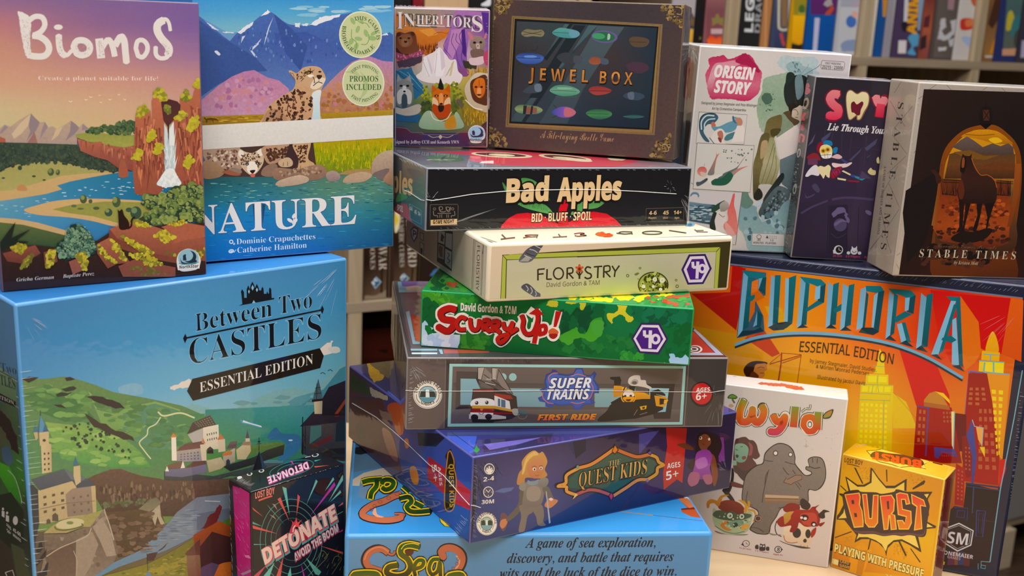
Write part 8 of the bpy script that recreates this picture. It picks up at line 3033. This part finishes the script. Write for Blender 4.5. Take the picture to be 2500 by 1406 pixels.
# ------------------------------------------------------------------ games standing in the bookcases behind
def shelf_game(key, label, s0, s1, zb, h, cols, src, depth=0.27, mat='gloss', inset=0.012):
    o = S0+SX*s0+SY*inset
    BOX[key] = (o.x, o.y, zb, TH, 0, 0, s1-s0-0.0015, depth, h)
    b = GameBox('game_box', key, label, mat, cols, bevel=0.0015)
    b.root['group'] = 'games standing on the bookcase shelves'
    b.art('front', src, name='spine_print')
    b.finish()
    return b
ZR, ZL, ZU = 0.4742, 0.0062, 0.3722
shelf_game('sa', 'blurred game with brown rocks over a yellow foot, behind the beetle box', -0.765, -0.7045, ZR, .29, dict(front='8a8a96', left='6a5a4c'), '''
z 29
p 9aa0b4>b8a8a0 : -250,-900 260,-900 240,640 -250,640
p 4a3c38 j6: 90,150 150,130 200,250 190,400 70,400
p 7a5a3c j6: 80,200 150,190 210,330 200,360 90,340
p e0b04a>d8a040: -200,410 235,405 220,640 -200,640
''')
shelf_game('sb', 'thin black spine beside the pink spine', -0.7035, -0.6815, ZR, .29, dict(front='1c1818', left='1c1818'), '''
z 29
e 6a6a3a: 280,530 16,20
''')
shelf_game('sc', 'dusty pink spine with gold crest and orange foot', -0.6805, -0.631, ZR, .29, dict(front='8a5a5c', left='6a3a3c'), '''
z 29
p a06a70>b07a7c>7a4a50>8a4a50 n8: 380,-900 720,-900 660,680 360,680
p 8a7a4a j5: 440,240 480,250 520,180 560,250 630,240 600,360 520,320 450,360
p c8a8a8 n10: 430,400 630,400 630,470 430,470
p d8402c>f0703c>e04020 j8: 380,540 440,480 500,540 560,500 650,570 640,680 370,680
''')
shelf_game('sd', 'black spine with big white upright letters', -0.598, -0.534, ZR, .29, dict(front='242424', left='1c1c1c'), '''
z 29
= title|white upright lettering
t S d8d8d8 H115 o1 u: 1010,448 1060,-560 |LEGACY
t S a0a0a0 H85 u: 1115,455 1165,-560 |DRAGONS
''')
shelf_game('se', 'tan wood-coloured spine beside the black lettered one', -0.532, -0.508, ZR, .29, dict(front='b07a50', left='a07048'), '''
z 29
l 8a5a3a w16: 1290,-300 1280,680
l d0986a w20: 1210,-300 1180,680
''')
shelf_game('sf', 'navy spine with a long silver oval frame', -0.5065, -0.4600, ZR, .29, dict(front='3f4860', left='3a3a48'), '''
z 29
p 5a6078>2f3a5a: 1330,-400 1600,-400 1550,680 1310,680
l c8c0a8 w34 s: 1380,-300 1370,300 1390,400 1470,410 1510,340 1530,-300
p 8a6a4a: 1400,-300 1500,-300 1480,370 1410,370
p b84a4a j6: 1380,470 1420,450 1440,560 1470,620 1430,640 1400,560
''')
shelf_game('sg', 'bright yellow pencil-pointed spine', -0.4590, -0.4140, ZR, .29, dict(front='c8961c', left='8a5a1c'), '''
z 29
p 9a8a34: 1590,-400 1830,-400 1800,210 1580,210
e 4a6a34: 1690,125 44,60
l c8b84a w14: 1640,185 1750,190
p f0b818>e8a40c: 1570,210 1790,215 1740,560 1650,620 1550,560
p 2a2420: 1550,600 1650,625 1740,590 1720,700 1540,700
''')
shelf_game('sh', 'purple over blue spine with a white label strip', -0.4115, -0.3285, ZR, .29, dict(front='1a4f94', left='1a3f7a'), '''
z 29
p 6a2a6a>5a2a64: 1820,-600 2280,-600 2220,205 1810,205
p b8503c j6: 1990,220 2060,130 2110,60 2140,120 2060,250
p a8a0a0 j8: 1980,60 2080,-60 2120,60 2050,100
p 1c54a0>1a4f94: 1815,205 2222,205 2160,720 1780,720
p c0c0d8: 1870,245 1940,250 1900,720 1840,720
''')
shelf_game('si', 'pale grey spine with a round blue shape', -0.3265, -0.2625, ZR, .29, dict(front='b8b8c0', left='9a9aa4'), '''
z 29
p a8a8b4: 2250,-400 2560,-400 2540,100 2230,90
p c8a0a4: 2380,60 2500,30 2500,80
p c4c4c8: 2225,100 2560,100 2500,760 2170,760
e 4a70b8: 2375,300 72,84
p e0a898 s: 2390,170 2450,160 2460,230 2400,240
p 8a98b8 j8: 2230,600 2290,560 2480,540 2500,700 2240,720
''')
shelf_game('sj', 'cream spine next to the white post', -0.2300, -0.2085, ZR, .29, dict(front='d8ccb8', left='c8bca8'), '''
z 30
l e4dac8 w40: 470,-300 410,780
''')
shelf_game('sk', 'blue spine with an orange top', -0.2075, -0.1800, ZR, .29, dict(front='1f4f8e', left='1a3f70'), '''
z 30
p c8803c>c89040: 530,-600 740,-600 690,232 540,232
p 8fa0d0 s: 620,300 650,280 640,560 600,640 580,560
''')
shelf_game('sl', 'lilac grey plain spine', -0.1790, -0.1540, ZR, .29, dict(front='9a949c', left='8a848c'), '''
z 30
l a8a2aa w30: 730,-300 660,760
''')
shelf_game('sm', 'purple spine with orange and pale blue lettering', -0.1520, -0.0680, ZR, .29, dict(front='4a3a58', left='3a2a44'), '''
z 30
p 8aa0b8: 1050,-400 1140,-400 1080,420 1020,420
p d0d0d4: 860,-400 920,-400 880,300 830,300
p 241c24 s: 800,330 870,300 890,400 830,440
p 5fa0c4 s: 890,520 1000,450 1060,520 1060,620 960,660 1000,760 880,740 940,640
p e0d8d8: 760,560 870,560 860,740 750,740
p 2a2028 s: 1050,680 1130,600 1120,780 1040,780
= title|upright orange lettering
t S e8a41c H130 o3 u: 1000,480 1060,-420 |ANIMALS
''')
shelf_game('sn', 'reddish brown spine left of the grey white-lettered one', -0.0665, -0.0315, ZR, .29, dict(front='8a4a38', left='6a3a2c'), '''
z 30
p b0684a>7a3a34>b06044>8a4a48 n14: 1140,-400 1310,-400 1220,800 1080,800
p 5a2a34 n14: 1120,240 1200,200 1180,380 1100,380
p 3a2428 n10: 1060,520 1150,480 1140,660 1050,700
''')
shelf_game('so', 'dark grey spine with ragged white letters', -0.0295, 0.0455, ZR, .29, dict(front='564c48', left='463c38'), '''
z 30
p 6a5e58>5a504a h: 1350,-400 1680,-400 1560,800 1240,800
p a08088 n14: 1450,-40 1540,-40 1520,140 1440,130
p c8c4c8 j7: 1340,260 1410,250 1420,380 1360,420 1400,500 1500,430 1480,290 1560,270 1570,440 1520,480 1460,540 1380,560 1300,540 1330,400
p c8c4c8 j5: 1450,560 1530,530 1510,640 1470,650
p d0ccd0 j5: 1310,660 1430,650 1420,700 1310,710
''')
shelf_game('sp', 'white spine with red, green and blue shapes', 0.0475, 0.1025, ZR, .29, dict(front='cfc8c2', left='b8b0aa'), '''
z 30
p c0603c s: 1770,-60 1950,-60 1930,80 1800,80
p 4a8a74>3f7a68: 1910,120 1960,160 1900,560 1860,600 1800,400 1820,240
p c83c30 s: 1620,280 1700,250 1800,270 1810,340 1780,400 1680,420 1620,400
p d87a50 s: 1690,280 1790,270 1790,350 1700,370
p a8b8d8 s: 1630,520 1780,520 1860,640 1830,720 1720,640
p 4a64a8 s: 1790,620 1850,640 1840,720 1790,680
''')
shelf_game('sq', 'brown and orange spine right of the last post', 0.1325, 0.1855, ZR, .29, dict(front='8a6440', left='6a4a30'), '''
z 30
p 9a7040>7a5638>a87a48 n14: 1990,-400 2220,-400 2120,790 1940,790
p 4a2c1c n14: 2120,-100 2180,-100 2150,260 2060,400 2000,330
p d8902c n10: 2080,560 2130,500 2110,760 2020,740
p d0c8c0: 1960,770 2080,770 2070,800 1960,800
''')
shelf_game('sr', 'navy framed spine with a teal and yellow picture', 0.187, 0.2650, ZR, .29, dict(front='2a3468', left='242c58'), '''
z 30
p 5a6a6a>4a6a68>6a6a5a n20: 2290,-400 2520,-400 2460,770 2200,770
p c8b84a s n14: 2280,180 2340,160 2370,320 2300,420 2250,400
p 3f7a80 n14 s: 2370,240 2450,230 2440,400 2330,520 2320,380
p 4a4a44 n14 s: 2380,440 2460,430 2430,640 2360,620
p d8a080: 2200,680 2440,670 2430,770 2195,770
''')
shelf_game('ss', 'dark spine at the picture edge with a lilac foot', 0.267, 0.33, ZR, .29, dict(front='3a3440', left='2a2430'), '''
z 30
p b8b0c8: 2470,560 2560,560 2560,800 2450,800
''')
# the left bookcase, in the gap
shelf_game('ta', 'dark brown game with pale worn letters on its spine, first by the post', -1.4015, -1.3530, ZL, .27, dict(front='3a281e', left='2a1c14', edge='6a5444'), '''
z 13
m 2a1c16>3a281c>5a4434/3a241a>4a3020>6a5038/241812>342018>4a3828/5a4434>6a5440>7a644c n25: 170,-300 430,-300 420,690 170,690
l 2a1a12 w16: 330,200 320,620
l 6a4a30 w10: 395,100 390,620
p 8a7a68 j6 n20: 180,640 260,640 330,610 410,560 415,690 180,690
p 9ab8c8: 235,530 275,475 322,520 268,582
p 3a5a78: 245,532 275,492 308,522 270,568
t S d8dce0 H36 u: 262,548 290,512 |H
= title|pale upright lettering
t B cfc4b4 H70 o-1 u: 285,-100 300,420 |AFTER WAR
t B c8bcac H42 o-1 u: 215,-200 225,412 |SONGS AND BONES
''')
shelf_game('tb', 'dark brown game with pale worn letters on its spine, second by the post', -1.3515, -1.2940, ZL, .29, dict(front='3a281e', left='2a1c14', edge='6a5444'), '''
z 13
m 2a1c16>3a281c>5a4434/3a241a>4a3020>6a5038/241812>342018>4a3828/5a4434>6a5440>7a644c n25: 430,-700 690,-700 680,640 425,640
p e8dcb0 s: 440,-120 480,-60 470,60 435,90
p e8c83c s: 440,-60 465,-20 455,20 438,30
p 8a7a68 j6 n20: 650,300 680,300 670,560 640,560
l 2a1a12 w14: 590,380 580,520
l 6a4a30 w10: 640,380 635,520
p 9ab8c8: 478,490 515,445 560,490 510,540
p 3a5a78: 490,490 515,460 545,490 512,525
t S d8dce0 H34 u: 502,505 532,475 |S
= title|pale upright lettering
t B cfc4b4 H72 o-1 u: 530,-160 552,392 |STAR WARD
t B c8bcac H40 o-1 u: 468,-40 478,392 |NUMERIC CURSES
''')
shelf_game('tc', 'dark spine with a small blue diamond, third by the post', -1.2925, -1.2500, ZL, .28, dict(front='2c2019', left='20160f', edge='4a3a2c'), '''
z 13
p 4a78a8: 735,465 770,420 805,400 800,430 760,470
''')
shelf_game('td', 'dark red game lying low in the cubby under the board', -1.395, -1.24, -0.3595, .29, dict(front='3a130c', left='2a0e0a', edge='4a1a10'), '''
z 13
p 4a180e n20: 170,940 420,920 420,1170 170,1170
p 1a0a08: 290,1105 370,1100 375,1130 330,1125
''', inset=0.08)
# the upper shelf of the same case, above the beetle and portrait boxes
shelf_game('ua', 'black box above the painted animal portraits', -1.372, -1.318, ZU, .27, dict(front='1c1a1c', left='141214'), '''
z 33
l 2a2a2c w10: 300,-200 300,60
''')
shelf_game('ub', 'dark red spine peeping over the portraits box', -1.3165, -1.2955, ZU, .27, dict(front='7a2028', left='5a161c'), '''
z 33
l 8a2a30 w60: 760,-200 760,60
''')
shelf_game('uc', 'light tan box above the portraits box', -1.294, -1.208, ZU, .27, dict(front='c4a480', left='a88a68'), '''
z 33
l b89470 w6: 1100,-300 1090,100
l b89470 w6: 1500,-300 1490,100
''')
shelf_game('ud', 'black and white spine beside the tan box', -1.2065, -1.16, ZU, .27, dict(front='1c1c1e', left='141416'), '''
z 33
p d8d8dc s: 1960,80 2060,20 2140,-60 2140,110 1980,120
''')
# ------------------------------------------------------------------ folds and glints of the shrink film
def fan(side, cx, cy, ang0, ang1, r0, r1, n):
    out = []
    for _ in range(n):
        a = math.radians(random.uniform(ang0, ang1)); q0 = random.uniform(r0, r0+(r1-r0)*.5); q1 = q0+random.uniform(.2, .6)*(r1-r0)
        out.append((side, cx+q0*math.cos(a), cy+q0*math.sin(a), cx+q1*math.cos(a), cy+q1*math.sin(a)))
    return out
def along(side, x0, y0, x1, y1, dx, dy, n, jit=0.5):
    out = []
    for i in range(n):
        t = (i+random.uniform(0, 1))/n; k = random.uniform(1-jit, 1+jit)
        x, y = x0+(x1-x0)*t, y0+(y1-y0)*t
        out.append((side, x, y, x+dx*k, y+dy*k))
    return out
BY = {k: g for g in GAMES for k in [g.key]}
random.seed(3)
creases(BY['castles'], 'film_folds_glints', along('front', 47, 905, 80, 1400, 30, -4, 34)+along('left', 45, 930, 74, 1400, -12, -8, 16)
        + fan('front', 838, 640, 100, 160, 20, 150, 12)+fan('front', 45, 760, 20, 70, 20, 110, 8), 0.00020)
creases(BY['bad'], 'film_folds_glints', fan('front', 1052, 486, 200, 520, 2, 34, 12)+fan('front', 1655, 470, 20, 75, 12, 95, 16)
        + [('front', 1090+i*14, 548-i*5, 1150+i*16, 532-i*6) for i in range(5)]
        + fan('front', 1636, 455, 0, 360, 2, 18, 10)+along('front', 1052, 414, 1680, 414, 7, 1, 30)+along('left', 975, 384, 1030, 404, 5, 8, 16)
        + along('front', 1060, 556, 1680, 545, 8, 3, 40), 0.00016)
creases(BY['trains'], 'film_folds_glints', fan('front', 1000, 885, 30, 70, 8, 60, 18)+along('front', 1000, 900, 995, 1035, 12, -3, 26)
        + fan('front', 1752, 965, 60, 130, 6, 75, 14)+fan('front', 1742, 955, 0, 360, 2, 16, 8)+along('front', 1030, 874, 1300, 878, 0.5, 5, 24), 0.00014)
creases(BY['quest'], 'film_folds_glints', fan('front', 1168, 1240, 30, 130, 6, 60, 10)+along('front', 1156, 1130, 1153, 1310, 8, 5, 30)+along('left', 1146, 1270, 1120, 1310, -14, -14, 14)
        + fan('front', 1775, 1150, 190, 260, 4, 50, 12), 0.00014)
creases(BY['jewel'], 'film_folds_glints', along('front', 1204, 45, 1193, 345, 3.5, 0.6, 44, .2)+along('front', 1671, 60, 1648, 300, 3.5, 0.6, 40, .2), 0.00014)
creases(BY['inherit'], 'film_folds_glints', along('top', 966, 10, 1192, 20, 4, 2, 50)+along('front', 1186, 40, 1186, 350, 4, 1, 16), 0.0002)  # the top ridges stand in for glints along the upper edge
creases(BY['origin'], 'film_folds_glints', along('top', 1680, 104, 2070, 132, 4, 1.5, 50)+fan('left', 1690, 116, 30, 150, 4, 45, 24), 0.0002)  # pale top ridges imitate the glints on this edge
creases(BY['euphoria'], 'film_folds_glints', along('front', 1860, 640, 2480, 714, 12, -9, 60)+along('front', 2490, 950, 2452, 1360, 9, 1, 50)+fan('front', 2500, 745, 125, 165, 20, 150, 7), 0.00014)
creases(BY['stable'], 'film_folds_glints', along('top', 2250, 197, 2496, 210, 2, -2, 60, .2)+along('front', 2243, 230, 2182, 640, 3, 1, 40), 0.00014)
creases(BY['smyle'], 'film_folds_glints', along('front', 1994, 188, 2160, 197, 6, 0, 20)+along('left', 1972, 190, 1915, 610, 5, 2, 40), 0.00014)
creases(BY['detonate'], 'film_folds_glints', along('top', 575, 1175, 610, 1190, 10, -8, 26)+along('front', 630, 1196, 830, 1136, 4, -2, 20)+along('left', 560, 1180, 568, 1400, 2, 12, 20), 0.00014)
creases(BY['burst'], 'film_folds_glints', along('right', 2302, 1180, 2272, 1400, 4, 3, 30)+along('top', 2080, 1090, 2120, 1080, 8, 4, 12), 0.00014)


# ------------------------------------------------------------------ shape the lettering, then lay all prints on their boxes
bake_texts()
for g in GAMES: g.build_prints()
